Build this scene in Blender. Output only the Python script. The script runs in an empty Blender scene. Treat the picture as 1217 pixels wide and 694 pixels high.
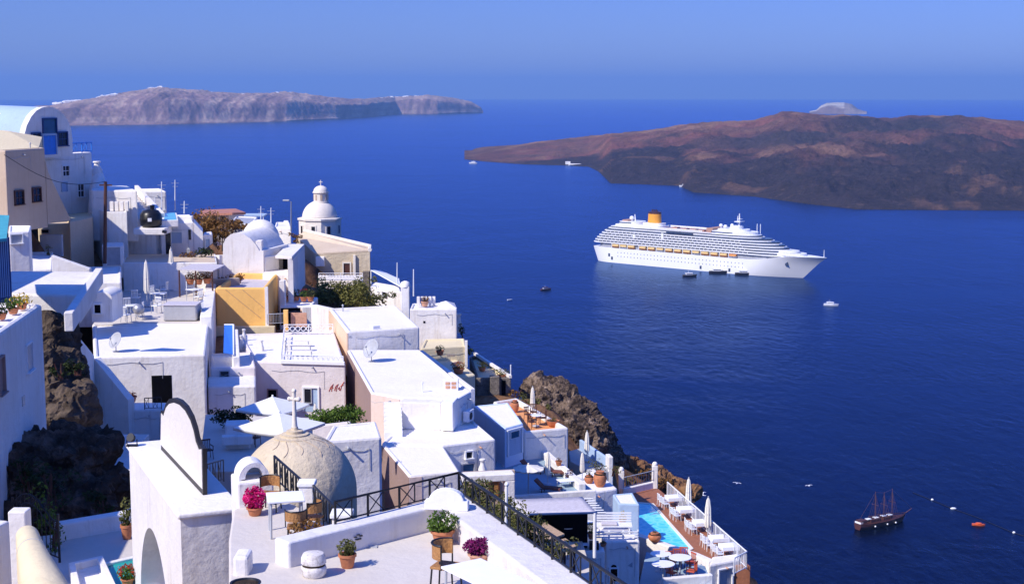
import bpy, bmesh, math, random
from mathutils import Vector, Matrix
from mathutils import noise as mnoise
R = math.radians
rnd = random.Random(7)
sc = bpy.context.scene
COL = sc.collection
CAMZ = 190.0                      # the photographer stands about 190 m above the sea
FPX, CU, CV = 1800.0, 608.5, 347.0
PITCH = R(7.69)
SP, CP = math.sin(PITCH), math.cos(PITCH)

def ray(u, v):
    x = (u - CU) / FPX; y = (CV - v) / FPX
    dy = CP + y * SP; dz = -SP + y * CP
    return x / dy, dz / dy
def PY(u, v, Y):
    a, b = ray(u, v); return Vector((a * Y, Y, CAMZ + b * Y))
def PZ(u, v, z):
    a, b = ray(u, v); Y = (z - CAMZ) / b
    return Vector((a * Y, Y, z))
def ZA(u, v, Y):
    return PY(u, v, Y).z
def PP(u, v, p0, p1):
    """point of the vertical plane through p0 and p1"""
    a, b = ray(u, v)
    n = Vector((p1.y - p0.y, -(p1.x - p0.x)))
    Y = (n.x * p0.x + n.y * p0.y) / (n.x * a + n.y)
    return Vector((a * Y, Y, CAMZ + b * Y))

# ------------------------------------------------------------------ objects
ORG = {}
def origin(o):
    while o is not None and o.parent is not None: o = o.parent
    return ORG.get(o.name, Vector()) if o is not None else Vector()
def tag(o, label=None, cat=None, group=None, kind=None):
    if label: o['label'] = label
    if cat: o['category'] = cat
    if group: o['group'] = group
    if kind: o['kind'] = kind
    return o
def thing(name, label, cat, loc=(0, 0, 0), group=None, rz=0.0):
    o = bpy.data.objects.new(name, None); COL.objects.link(o)
    o.empty_display_size = .2
    o.location = loc; o.rotation_euler = (0, 0, rz)
    ORG[o.name] = Vector(loc)
    return tag(o, label, cat, group)
def kids(o): return [c for c in bpy.data.objects if c.parent == o]
def copy_tree(o, parent=None):
    c = o.copy(); COL.objects.link(c)
    if parent is not None: c.parent = parent
    for ch in kids(o):
        if ch is not c: copy_tree(ch, c)
    return c
def place(proto, used, loc, rz=0.0, label=None, group=None, scale=None):
    """first use moves the prototype itself, later uses copy it with its parts"""
    o = proto if not used.get(proto.name) else copy_tree(proto)
    used[proto.name] = True
    o.location = loc; o.rotation_euler = (0, 0, rz)
    if scale: o.scale = (scale, scale, scale)
    if label: o['label'] = label
    if group: o['group'] = group
    return o
USED = {}

class MB:
    def __init__(s): s.v = []; s.f = []
    def add(s, vs, fs):
        b = len(s.v); s.v += [Vector(p) for p in vs]; s.f += [tuple(b + i for i in f) for f in fs]; return s
    def box(s, c, d, rz=0.0, m=None):
        x, y, z = d[0] / 2, d[1] / 2, d[2] / 2
        ca, sa = math.cos(rz), math.sin(rz)
        vs = []
        for dx, dy, dz in ((-x, -y, -z), (x, -y, -z), (x, y, -z), (-x, y, -z), (-x, -y, z), (x, -y, z), (x, y, z), (-x, y, z)):
            p = Vector((dx * ca - dy * sa, dx * sa + dy * ca, dz))
            if m is not None: p = m @ Vector((dx, dy, dz))
            vs.append(p + Vector(c))
        return s.add(vs, [(0, 3, 2, 1), (4, 5, 6, 7), (0, 1, 5, 4), (1, 2, 6, 5), (2, 3, 7, 6), (3, 0, 4, 7)])
    def slab(s, p0, p1, thick, z0, z1, side=0):
        """upright wall slab along p0-p1; side 0 centred, +1 to the left of p0->p1, -1 to the right"""
        p0 = Vector((p0[0], p0[1])); p1 = Vector((p1[0], p1[1]))
        d = (p1 - p0).normalized(); n = Vector((-d.y, d.x))
        a = n * thick * (.5 if side == 0 else (1 if side > 0 else 0)); b = n * thick * (-.5 if side == 0 else (0 if side > 0 else -1))
        z0 = z0 if isinstance(z0, tuple) else (z0, z0); z1 = z1 if isinstance(z1, tuple) else (z1, z1)
        q = [p0 + b, p1 + b, p1 + a, p0 + a]; k = (0, 1, 1, 0)
        vs = [(q[i].x, q[i].y, z0[k[i]]) for i in range(4)] + [(q[i].x, q[i].y, z1[k[i]]) for i in range(4)]
        return s.add(vs, [(0, 3, 2, 1), (4, 5, 6, 7), (0, 1, 5, 4), (1, 2, 6, 5), (2, 3, 7, 6), (3, 0, 4, 7)])
    def prism(s, poly, z0, z1):
        poly = ccw(poly); n = len(poly)
        zt = z1 if isinstance(z1, (list, tuple)) else [z1] * n
        vs = [(p[0], p[1], z0) for p in poly] + [(p[0], p[1], z) for p, z in zip(poly, zt)]
        fs = [tuple(reversed(range(n))), tuple(range(n, 2 * n))] + [(i, (i + 1) % n, n + (i + 1) % n, n + i) for i in range(n)]
        return s.add(vs, fs)
    def tube(s, pts, r, n=8, caps=True):
        pts = [Vector(p) for p in pts]; rs = r if isinstance(r, (list, tuple)) else [r] * len(pts)
        b = len(s.v); prev = None
        for i, p in enumerate(pts):
            t = (pts[min(i + 1, len(pts) - 1)] - pts[max(i - 1, 0)])
            if t.length < 1e-9: t = Vector((0, 0, 1))
            t.normalize()
            if prev is None:
                a = t.cross(Vector((0, 0, 1)))
                if a.length < .01: a = t.cross(Vector((1, 0, 0)))
            else:
                a = prev - t * prev.dot(t)
            a.normalize(); prev = a; c = t.cross(a)
            for k in range(n):
                an = 2 * math.pi * k / n
                s.v.append(p + (a * math.cos(an) + c * math.sin(an)) * rs[i])
        for i in range(len(pts) - 1):
            for k in range(n):
                s.f.append((b + i * n + k, b + i * n + (k + 1) % n, b + (i + 1) * n + (k + 1) % n, b + (i + 1) * n + k))
        if caps:
            s.f.append(tuple(b + k for k in reversed(range(n)))); e = b + (len(pts) - 1) * n
            s.f.append(tuple(e + k for k in range(n)))
        return s
    def lathe(s, prof, c=(0, 0, 0), n=16, a0=0.0, sx=1.0, sy=1.0, fn=None):
        """prof: (r, z) from bottom to top"""
        b = len(s.v); c = Vector(c)
        for r, z in prof:
            for k in range(n):
                an = a0 + 2 * math.pi * k / n
                rr = r * (fn(an, z) if fn else 1.0)
                s.v.append(c + Vector((rr * math.cos(an) * sx, rr * math.sin(an) * sy, z)))
        m = len(prof)
        for i in range(m - 1):
            for k in range(n):
                s.f.append((b + i * n + k, b + i * n + (k + 1) % n, b + (i + 1) * n + (k + 1) % n, b + (i + 1) * n + k))
        s.f.append(tuple(b + k for k in reversed(range(n)))); e = b + (m - 1) * n
        s.f.append(tuple(e + k for k in range(n)))
        return s
    def blob(s, c, r, seg=10, rings=7, sx=1, sy=1, sz=1):
        prof = [(max(.001, math.cos(t)) * r, math.sin(t) * r * sz) for t in [(-math.pi / 2 + math.pi * i / rings) for i in range(rings + 1)]]
        return s.lathe(prof, c, seg, sx=sx, sy=sy)
    def quad(s, a, b, c, d): return s.add([a, b, c, d], [(0, 1, 2, 3)])
    def leaves(s, c, rad, n, size, rg=rnd, flat=0.0, up=.25):
        """n small leaf faces spread through an ellipsoid round c"""
        c = Vector(c)
        for _ in range(n):
            while True:
                q = Vector((rg.uniform(-1, 1), rg.uniform(-1, 1), rg.uniform(-1, 1)))
                if .25 < q.length <= 1: break
            p = c + Vector((q.x * rad[0], q.y * rad[1], q.z * rad[2]))
            nn = (q * .7 + Vector((rg.uniform(-1, 1), rg.uniform(-1, 1), rg.uniform(-.6, 1) + up))).normalized()
            t = nn.cross(Vector((rg.uniform(-1, 1), rg.uniform(-1, 1), rg.uniform(-1, 1))))
            if t.length < .05: continue
            t.normalize(); w = nn.cross(t)
            L = size * rg.uniform(.6, 1.4); ww = L * rg.uniform(.35, .6)
            s.add([p - t * L * .5, p + w * ww * .5 - nn * L * .08, p + t * L * .5, p - w * ww * .5 - nn * L * .08], [(0, 1, 2, 3)])
        return s
    def build(s, name, mat, parent=None, bevel=0.0, smooth=False, seg=2, angle=50):
        me = bpy.data.meshes.new(name)
        og = origin(parent) if parent is not None else Vector()
        me.from_pydata([tuple(p - og) for p in s.v], [], s.f)
        bm = bmesh.new(); bm.from_mesh(me)
        bmesh.ops.recalc_face_normals(bm, faces=bm.faces)
        bm.to_mesh(me); bm.free()
        me.materials.append(mat)
        if smooth:
            for p in me.polygons: p.use_smooth = True
            if angle < 180: me.set_sharp_from_angle(angle=R(angle))
        o = bpy.data.objects.new(name, me); COL.objects.link(o)
        if parent is not None: o.parent = parent
        if bevel > 0:
            b = o.modifiers.new('bevel', 'BEVEL'); b.width = bevel; b.segments = seg; b.limit_method = 'ANGLE'; b.angle_limit = R(40)
        return o

def area2(poly):
    n = len(poly)
    return sum(poly[i][0] * poly[(i + 1) % n][1] - poly[(i + 1) % n][0] * poly[i][1] for i in range(n))
def ccw(poly):
    return list(poly) if area2(poly) > 0 else list(reversed(poly))
def inset(poly, w):
    n = len(poly); out = []
    for i in range(n):
        a, b, c = poly[i - 1], poly[i], poly[(i + 1) % n]
        d1 = Vector((b[0] - a[0], b[1] - a[1])).normalized(); d2 = Vector((c[0] - b[0], c[1] - b[1])).normalized()
        n1 = Vector((-d1.y, d1.x)); n2 = Vector((-d2.y, d2.x))
        k = n1 + n2
        k = k / max(.25, k.dot(n1)) if k.length > .01 else n1
        out.append((b[0] + k.x * w, b[1] + k.y * w))
    return out
def mid(*ps):
    q = Vector()
    for p in ps: q += Vector(p)
    return q / len(ps)

# ------------------------------------------------------------------ materials
def nodes_of(name):
    m = bpy.data.materials.new(name); m.use_nodes = True
    nt = m.node_tree; b = nt.nodes.get('Principled BSDF')
    return m, nt, b
def coords(nt, scale=(1, 1, 1), kind='Object'):
    tc = nt.nodes.new('ShaderNodeTexCoord'); mp = nt.nodes.new('ShaderNodeMapping')
    mp.inputs['Scale'].default_value = scale
    nt.links.new(tc.outputs[kind], mp.inputs['Vector']); return mp.outputs['Vector']
def noise_n(nt, vec, scale, detail=4, rough=.55, dist=0.0):
    n = nt.nodes.new('ShaderNodeTexNoise'); n.inputs['Scale'].default_value = scale
    n.inputs['Detail'].default_value = detail; n.inputs['Roughness'].default_value = rough; n.inputs['Distortion'].default_value = dist
    nt.links.new(vec, n.inputs['Vector']); return n.outputs['Fac']
def ramp_n(nt, fac, stops):
    r = nt.nodes.new('ShaderNodeValToRGB'); e = r.color_ramp.elements
    e[0].position, e[0].color = stops[0][0], (*stops[0][1], 1); e[1].position, e[1].color = stops[-1][0], (*stops[-1][1], 1)
    for p, c in stops[1:-1]:
        k = e.new(p); k.color = (*c, 1)
    nt.links.new(fac, r.inputs['Fac']); return r.outputs['Color']
def mix_n(nt, fac, a, b, mode='MIX'):
    m = nt.nodes.new('ShaderNodeMix'); m.data_type = 'RGBA'; m.blend_type = mode
    for sock, val in ((m.inputs[0], fac), (m.inputs[6], a), (m.inputs[7], b)):
        if hasattr(val, 'is_output'): nt.links.new(val, sock)
        elif isinstance(val, (int, float)): sock.default_value = val
        else: sock.default_value = (*val, 1)
    return m.outputs[2]
def bump_n(nt, b, h, strength, dist):
    k = nt.nodes.new('ShaderNodeBump'); k.inputs['Strength'].default_value = strength; k.inputs['Distance'].default_value = dist
    nt.links.new(h, k.inputs['Height']); nt.links.new(k.outputs['Normal'], b.inputs['Normal'])
def sh(c, k): return tuple(max(0, min(1, x * k)) for x in c)
def plaster(name, col, dirt=(.62, .55, .45), amt=.22, bump=.35, rough=.9, streak=.25):
    m, nt, b = nodes_of(name)
    v = coords(nt)
    big = noise_n(nt, v, .35, 5, .6); fine = noise_n(nt, v, 5.0, 6, .65)
    st = noise_n(nt, coords(nt, (2.2, 2.2, .22)), 1.6, 6, .7)
    c = mix_n(nt, ramp_n(nt, big, [(.38, (0, 0, 0)), (.72, (amt, amt, amt))]), col, tuple(a * d for a, d in zip(col, dirt)))
    c = mix_n(nt, ramp_n(nt, st, [(.52, (0, 0, 0)), (.74, (streak, streak, streak))]), c, tuple(a * d * .92 for a, d in zip(col, dirt)))
    c = mix_n(nt, ramp_n(nt, fine, [(.4, (0, 0, 0)), (.75, (amt * .5,) * 3)]), c, sh(col, .72))
    nt.links.new(c, b.inputs['Base Color']); b.inputs['Roughness'].default_value = rough
    b.inputs['Specular IOR Level'].default_value = .25
    hb = nt.nodes.new('ShaderNodeMath'); hb.operation = 'ADD'
    nt.links.new(noise_n(nt, v, 2.2, 3), hb.inputs[0]); nt.links.new(fine, hb.inputs[1])
    bump_n(nt, b, hb.outputs[0], bump, .07)
    return m
def simple(name, col, rough=.6, var=.2, scale=3.0, metal=0.0, bump=0.0, spec=.4, col2=None):
    m, nt, b = nodes_of(name)
    n = noise_n(nt, coords(nt), scale, 5, .6)
    c = ramp_n(nt, n, [(.3, col2 or sh(col, 1 - var)), (.7, sh(col, 1 + var * .5))])
    nt.links.new(c, b.inputs['Base Color']); b.inputs['Roughness'].default_value = rough; b.inputs['Metallic'].default_value = metal
    b.inputs['Specular IOR Level'].default_value = spec
    if bump: bump_n(nt, b, n, bump, .05)
    return m
def leafy(name, dark, light, scale=2.5):
    m, nt, b = nodes_of(name)
    n = noise_n(nt, coords(nt), scale, 4, .7)
    g = nt.nodes.new('ShaderNodeObjectInfo')
    c = ramp_n(nt, n, [(.33, dark), (.68, light)])
    nt.links.new(c, b.inputs['Base Color']); b.inputs['Roughness'].default_value = .6; b.inputs['Specular IOR Level'].default_value = .2
    tr = nt.nodes.new('ShaderNodeBsdfTranslucent'); nt.links.new(c, tr.inputs['Color'])
    mx = nt.nodes.new('ShaderNodeMixShader'); mx.inputs[0].default_value = .25
    out = nt.nodes.get('Material Output')
    nt.links.new(b.outputs[0], mx.inputs[1]); nt.links.new(tr.outputs[0], mx.inputs[2]); nt.links.new(mx.outputs[0], out.inputs['Surface'])
    return m
def rocky(name, stops, scale=.5, bump=.9, rough=.95, bdist=.4):
    m, nt, b = nodes_of(name)
    v = coords(nt)
    n = noise_n(nt, v, scale, 8, .68, .6); n2 = noise_n(nt, v, scale * 6, 6, .7)
    f = mix_n(nt, .35, n, n2)
    c = ramp_n(nt, f, stops)
    nt.links.new(c, b.inputs['Base Color']); b.inputs['Roughness'].default_value = rough; b.inputs['Specular IOR Level'].default_value = .1
    bump_n(nt, b, f, bump, bdist)
    return m

M = {}
M['white'] = plaster('white_plaster', (.86, .825, .78), amt=.42, streak=.55)
M['gatewhite'] = plaster('gate_white_plaster', (.75, .725, .71), amt=.35, streak=.45)
M['crestcream'] = plaster('cream_crest_plaster', (.70, .655, .59), amt=.2, streak=.2)
M['shadewhite'] = plaster('blue_shade_white_plaster', (.60, .72, .88), amt=.2, streak=.2)  # white wall with its blue shade mixed into the colour
M['white_clean'] = plaster('fresh_white_plaster', (.85, .84, .82), amt=.08, streak=.1, bump=.2)
M['roofwhite'] = plaster('white_roof_plaster', (.86, .82, .76), dirt=(.80, .74, .66), amt=.3, streak=.1)
M['floor'] = plaster('terrace_cement', (.64, .585, .51), dirt=(.72, .66, .58), amt=.35, streak=0.0, bump=.25)
M['pinkwhite'] = plaster('pinkish_white_plaster', (.76, .69, .66), amt=.25)
M['cream'] = plaster('cream_plaster', (.76, .64, .40), amt=.2)
M['peach'] = plaster('peach_plaster', (.80, .58, .40), amt=.25)
M['paleyellow'] = plaster('pale_yellow_plaster', (.74, .63, .40), amt=.25)
M['orange'] = plaster('ochre_orange_plaster', (.92, .53, .16), amt=.2, dirt=(.7, .7, .7))
M['tan'] = plaster('tan_plaster', (.55, .43, .32), amt=.3)
M['beige'] = plaster('beige_plaster', (.66, .53, .38), amt=.3)
M['stonebeige'] = plaster('weathered_beige_plaster', (.66, .55, .38), dirt=(.6, .56, .5), amt=.5, streak=.45, bump=.8)
M['domestone'] = plaster('church_cream_plaster', (.82, .75, .64), amt=.3)
M['greyroof'] = plaster('grey_plaster', (.42, .42, .43), amt=.3)
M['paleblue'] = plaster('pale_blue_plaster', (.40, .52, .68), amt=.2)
M['greyblue'] = plaster('grey_blue_floor_paint', (.30, .40, .46), amt=.25, streak=0)
M['terracottafloor'] = simple('terracotta_floor_tile', (.76, .33, .12), .8, .25, 4, bump=.1)
M['rooftile'] = simple('red_roof_tile', (.46, .2, .14), .8, .3, 5, bump=.3)
M['stone'] = rocky('dark_rubble_stone', [(.3, (.06, .05, .045)), (.5, (.2, .17, .14)), (.7, (.36, .31, .26))], 1.6, 1.0, bdist=.2)
M['rock'] = rocky('volcanic_rock', [(.3, (.02, .016, .014)), (.45, (.07, .052, .04)), (.58, (.14, .105, .08)), (.72, (.24, .18, .14))], .45, 1.0)
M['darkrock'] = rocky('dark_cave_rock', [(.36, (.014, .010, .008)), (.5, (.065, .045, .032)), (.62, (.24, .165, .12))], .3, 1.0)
M['iron'] = simple('black_wrought_iron', (.012, .012, .014), .45, .3, 8)
M['darkframe'] = simple('black_painted_edge', (.02, .018, .018), .5, .2, 4)
M['glassdark'] = simple('dark_window_glass', (.012, .015, .022), .12, .3, 1.2, spec=.6)
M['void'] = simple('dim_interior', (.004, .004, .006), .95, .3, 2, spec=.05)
M['blueglass'] = simple('blue_shuttered_glass', (.02, .10, .20), .2, .3, 1.5, spec=.6)
M['bluepaint'] = simple('blue_paint', (.035, .22, .70), .5, .2, 4)
M['navy'] = simple('navy_paint', (.015, .05, .17), .5, .2, 4)
M['teal'] = simple('teal_paint', (.08, .42, .45), .5, .2, 4)
M['whitepaint'] = simple('white_paint', (.82, .82, .82), .45, .06, 3)
M['greypaint'] = simple('grey_paint', (.42, .43, .45), .5, .15, 3)
M['steel'] = simple('grey_steel', (.45, .45, .46), .4, .15, 6, metal=.6)
M['terracotta'] = simple('terracotta', (.52, .19, .085), .8, .3, 6, bump=.15)
M['paleterracotta'] = simple('pale_terracotta', (.60, .32, .20), .8, .25, 6)
M['browncane'] = simple('woven_cane', (.42, .20, .065), .7, .35, 22, bump=.5)
M['wood'] = simple('dark_red_wood', (.085, .03, .02), .6, .3, 9)
M['lightwood'] = simple('sunlit_timber', (.50, .34, .2), .7, .3, 7)
M['deckwood'] = simple('reddish_deck_boards', (.33, .125, .06), .7, .25, 5)
M['canvas'] = simple('cream_canvas', (.78, .73, .62), .9, .06, 6)
M['whitecanvas'] = simple('white_canvas', (.82, .82, .78), .9, .05, 4)
M['greycanvas'] = simple('grey_lilac_canvas', (.56, .52, .54), .9, .15, 5)
M['cloth'] = simple('white_tablecloth', (.84, .84, .85), .85, .04, 4)
M['brown'] = simple('brown_sunbed_cushion', (.20, .07, .045), .9, .3, 6)
M['bluefabric'] = simple('bright_blue_fabric', (.035, .17, .60), .85, .1, 4)
M['blackplastic'] = simple('black_plastic', (.012, .012, .014), .35, .3, 3)
M['pool'] = None
M['green'] = leafy('fresh_green_leaves', (.025, .06, .008), (.16, .25, .03))
M['olive'] = leafy('olive_leaves', (.035, .045, .012), (.21, .20, .055))
M['hedge'] = leafy('sunny_hedge_leaves', (.05, .065, .012), (.30, .27, .07))
M['darkgreen'] = leafy('dark_green_leaves', (.008, .018, .006), (.05, .075, .018))
M['dryleaf'] = leafy('dry_orange_scrub', (.10, .04, .01), (.36, .19, .05))
M['magenta'] = leafy('magenta_petals', (.50, .005, .11), (.88, .03, .26))
M['purple'] = leafy('purple_petals', (.10, .006, .06), (.32, .02, .16))
M['redflower'] = leafy('red_petals', (.30, .02, .01), (.6, .08, .03))
M['yellowflower'] = leafy('yellow_leaves', (.4, .25, .02), (.7, .5, .05))
# ------------------------------------------------------------------ camera, light, sky
cd = bpy.data.cameras.new('camera'); cam = bpy.data.objects.new('camera', cd); COL.objects.link(cam)
cd.sensor_width = 36.0; cd.sensor_fit = 'HORIZONTAL'; cd.lens = 36.0 * FPX / 1217.0
cd.clip_start = .5; cd.clip_end = 300000.0
cam.location = (0, 0, CAMZ); cam.rotation_euler = (R(90) - PITCH, 0, 0)
sc.camera = cam

SUN_EL = R(43); SUN_AZ = math.atan2(-.785, -.62)         # azimuth from +Y towards +X
SUNV = sd = Vector((math.sin(SUN_AZ) * math.cos(SUN_EL), math.cos(SUN_AZ) * math.cos(SUN_EL), math.sin(SUN_EL)))
sl = bpy.data.lights.new('sun', 'SUN'); sl.energy = 4.7; sl.angle = R(.53); sl.color = (1.0, .93, .84)
so = bpy.data.objects.new('sun', sl); COL.objects.link(so); so.location = (-200, -200, 600)
so.rotation_euler = sd.to_track_quat('Z', 'Y').to_euler()

w = bpy.data.worlds.new('World'); sc.world = w; w.use_nodes = True
nt = w.node_tree; bg = nt.nodes['Background']
sky = nt.nodes.new('ShaderNodeTexSky'); sky.sky_type = 'NISHITA'; sky.sun_disc = False
sky.sun_elevation = SUN_EL; sky.sun_rotation = SUN_AZ; sky.altitude = 200; sky.air_density = 1.0; sky.dust_density = .3; sky.ozone_density = 3.0
hs = nt.nodes.new('ShaderNodeMix'); hs.data_type = 'RGBA'; hs.blend_type = 'MULTIPLY'; hs.inputs[0].default_value = 1.0
hs.inputs[7].default_value = SKYTINT if 'SKYTINT' in globals() else (.31, .43, 1.06, 1)
tcw = nt.nodes.new('ShaderNodeTexCoord'); sxyz = nt.nodes.new('ShaderNodeSeparateXYZ'); nt.links.new(tcw.outputs['Generated'], sxyz.inputs[0])
zr_ = nt.nodes.new('ShaderNodeValToRGB'); zr_.color_ramp.elements[0].position = .10; zr_.color_ramp.elements[0].color = (.5, .5, .5, 1)
zr_.color_ramp.elements[1].position = .62; zr_.color_ramp.elements[1].color = (.62, .95, 1.0, 1)        # deeper, fuller blue overhead
nt.links.new(sxyz.outputs[2], zr_.inputs[0])
hz2 = nt.nodes.new('ShaderNodeMix'); hz2.data_type = 'RGBA'; hz2.blend_type = 'MULTIPLY'; hz2.inputs[0].default_value = 1.0
hz3 = nt.nodes.new('ShaderNodeVectorMath'); hz3.operation = 'SCALE'; hz3.inputs['Scale'].default_value = 2.0
nt.links.new(zr_.outputs[0], hz3.inputs[0]); nt.links.new(hs.outputs[2], hz2.inputs[6]); nt.links.new(hz3.outputs[0], hz2.inputs[7])
nt.links.new(sky.outputs[0], hs.inputs[6]); nt.links.new(hz2.outputs[2], bg.inputs['Color']); bg.inputs['Strength'].default_value = .111
sc.view_settings.view_transform = 'Standard'; sc.view_settings.look = 'None'; sc.view_settings.gamma = 1.0
sc.view_settings.use_curve_mapping = False
sc.view_settings.exposure = .20
cy = sc.cycles
cy.max_bounces = 6; cy.diffuse_bounces = 5; cy.glossy_bounces = 3; cy.transmission_bounces = 4; cy.volume_bounces = 0
cy.use_denoising = True; cy.sample_clamp_indirect = 4.0; cy.caustics_reflective = False; cy.caustics_refractive = False

# ------------------------------------------------------------------ sea
m, nt, b = nodes_of('sea_water')
geo = nt.nodes.new('ShaderNodeNewGeometry')
def seavec(s):
    mp = nt.nodes.new('ShaderNodeMapping'); mp.inputs['Scale'].default_value = s; mp.inputs['Rotation'].default_value = (0, 0, R(20))
    nt.links.new(geo.outputs['Position'], mp.inputs['Vector']); return mp.outputs['Vector']
n1 = noise_n(nt, seavec((1 / 6, 1 / 13, 1)), 1.0, 6, .65, .4)
n2 = noise_n(nt, seavec((1 / 60, 1 / 150, 1)), 1.0, 4, .6, .3)
n3 = noise_n(nt, seavec((1 / 420, 1 / 900, 1)), 1.0, 3, .55, .6)
ad = nt.nodes.new('ShaderNodeMath'); ad.operation = 'MULTIPLY_ADD'; ad.inputs[1].default_value = 2.5
nt.links.new(n2, ad.inputs[0]); nt.links.new(n1, ad.inputs[2])
bump_n(nt, b, ad.outputs[0], .55, 1.5)
lane = noise_n(nt, seavec((1 / 900, 1 / 160, 1)), 1.0, 4, .6, .8)
mr = nt.nodes.new('ShaderNodeMapRange'); mr.inputs[1].default_value = .38; mr.inputs[2].default_value = .66; mr.inputs[3].default_value = .25; mr.inputs[4].default_value = .85
nt.links.new(lane, mr.inputs[0]); nt.links.new(mr.outputs[0], [n for n in nt.nodes if n.type == 'BUMP'][0].inputs['Strength'])
c = ramp_n(nt, n3, [(.3, (.0001, .0006, .006)), (.7, (.0002, .0010, .010))])
c = mix_n(nt, ramp_n(nt, n2, [(.45, (0, 0, 0)), (.75, (.6, .6, .6))]), c, (.0004, .003, .028))
nt.links.new(c, b.inputs['Base Color']); b.inputs['Roughness'].default_value = .22; b.inputs['IOR'].default_value = 1.33
b.inputs['Specular IOR Level'].default_value = .13; b.inputs['Specular Tint'].default_value = (.22, .5, 1, 1)
b.inputs['Specular IOR Level'].default_value = 0.0
gs = nt.nodes.new('ShaderNodeBsdfGlossy'); gs.inputs['Color'].default_value = (.34, .52, .92, 1); gs.inputs['Roughness'].default_value = .2
fz = nt.nodes.new('ShaderNodeFresnel'); fz.inputs['IOR'].default_value = 1.16
bn = [n for n in nt.nodes if n.type == 'BUMP'][0]
nt.links.new(bn.outputs[0], gs.inputs['Normal']); nt.links.new(bn.outputs[0], fz.inputs['Normal'])
mxs = nt.nodes.new('ShaderNodeMixShader'); nt.links.new(fz.outputs[0], mxs.inputs[0]); nt.links.new(b.outputs[0], mxs.inputs[1]); nt.links.new(gs.outputs[0], mxs.inputs[2])
nt.links.new(mxs.outputs[0], nt.nodes['Material Output'].inputs['Surface'])
M['sea'] = m
SEA = 54000.0
mb = MB(); ring = [0] + [300 * (SEA / 300) ** (k / 44) for k in range(45)]; NS = 96
mb.v.append(Vector((0, 0, 0)))
for r in ring[1:]:
    for k in range(NS):
        a = 2 * math.pi * k / NS; mb.v.append(Vector((r * math.cos(a), r * math.sin(a), -r * r / 12.9e6)))   # the sea follows the curve of the earth
for k in range(NS): mb.f.append((0, 1 + k, 1 + (k + 1) % NS))
for i in range(len(ring) - 2):
    o0, o1 = 1 + i * NS, 1 + (i + 1) * NS
    for k in range(NS): mb.f.append((o0 + k, o1 + k, o1 + (k + 1) % NS, o0 + (k + 1) % NS))
tag(mb.build('sea', M['sea']), kind='structure')

# ------------------------------------------------------------------ air
m = bpy.data.materials.new('haze_air'); m.use_nodes = True; nt = m.node_tree
nt.nodes.remove(nt.nodes['Principled BSDF'])
pv = nt.nodes.new('ShaderNodeVolumePrincipled'); pv.inputs['Color'].default_value = (.27, .50, .90, 1)
pv.inputs['Density'].default_value = 5.2e-5; pv.inputs['Anisotropy'].default_value = 0.0
nt.links.new(pv.outputs[0], nt.nodes['Material Output'].inputs['Volume'])
hz = MB().box((0, 0, 145), (2 * SEA + 4000, 2 * SEA + 4000, 750)).build('haze', m)
tag(hz, kind='stuff')

# ------------------------------------------------------------------ islands
def interp(tab, x):
    if x <= tab[0][0]: return tab[0][1]
    for (a, p), (b_, q) in zip(tab, tab[1:]):
        if x <= b_: return p + (q - p) * (x - a) / (b_ - a)
    return tab[-1][1]
def fbm(x, y, z=0.0, o=6): return mnoise.fractal(Vector((x, y, z)), 1.0, 2.1, o)
def smooth(t): t = max(0, min(1, t)); return t * t * (3 - 2 * t)
def color_attr(o, cols):
    ca = o.data.color_attributes.new('rockcol', 'FLOAT_COLOR', 'POINT')
    flat = []
    for c in cols: flat += [c[0], c[1], c[2], 1.0]
    ca.data.foreach_set('color', flat)
def attr_rock(name, nscale, amt=.5, bump=.9, bd=8.0):
    m, nt, b = nodes_of(name)
    at = nt.nodes.new('ShaderNodeAttribute'); at.attribute_name = 'rockcol'
    v = coords(nt); n = noise_n(nt, v, nscale, 8, .7, .4); n2 = noise_n(nt, v, nscale * 7, 5, .7)
    f = mix_n(nt, .5, n, n2)
    c = mix_n(nt, ramp_n(nt, f, [(.38, (amt,) * 3), (.58, (0, 0, 0))]), at.outputs['Color'], (.012, .010, .010))
    c = mix_n(nt, ramp_n(nt, noise_n(nt, v, nscale * 3.1, 7, .75), [(.56, (0, 0, 0)), (.7, (.25,) * 3)]), c, (.34, .22, .15))
    nt.links.new(c, b.inputs['Base Color']); b.inputs['Roughness'].default_value = .95; b.inputs['Specular IOR Level'].default_value = .05
    bump_n(nt, b, f, bump, bd)
    return m
M['lavafield'] = attr_rock('lava_field', .016, .6, 1.0, 14.0)
M['cliffband'] = attr_rock('banded_cliff', .005, .45, .6, 20)

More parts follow.
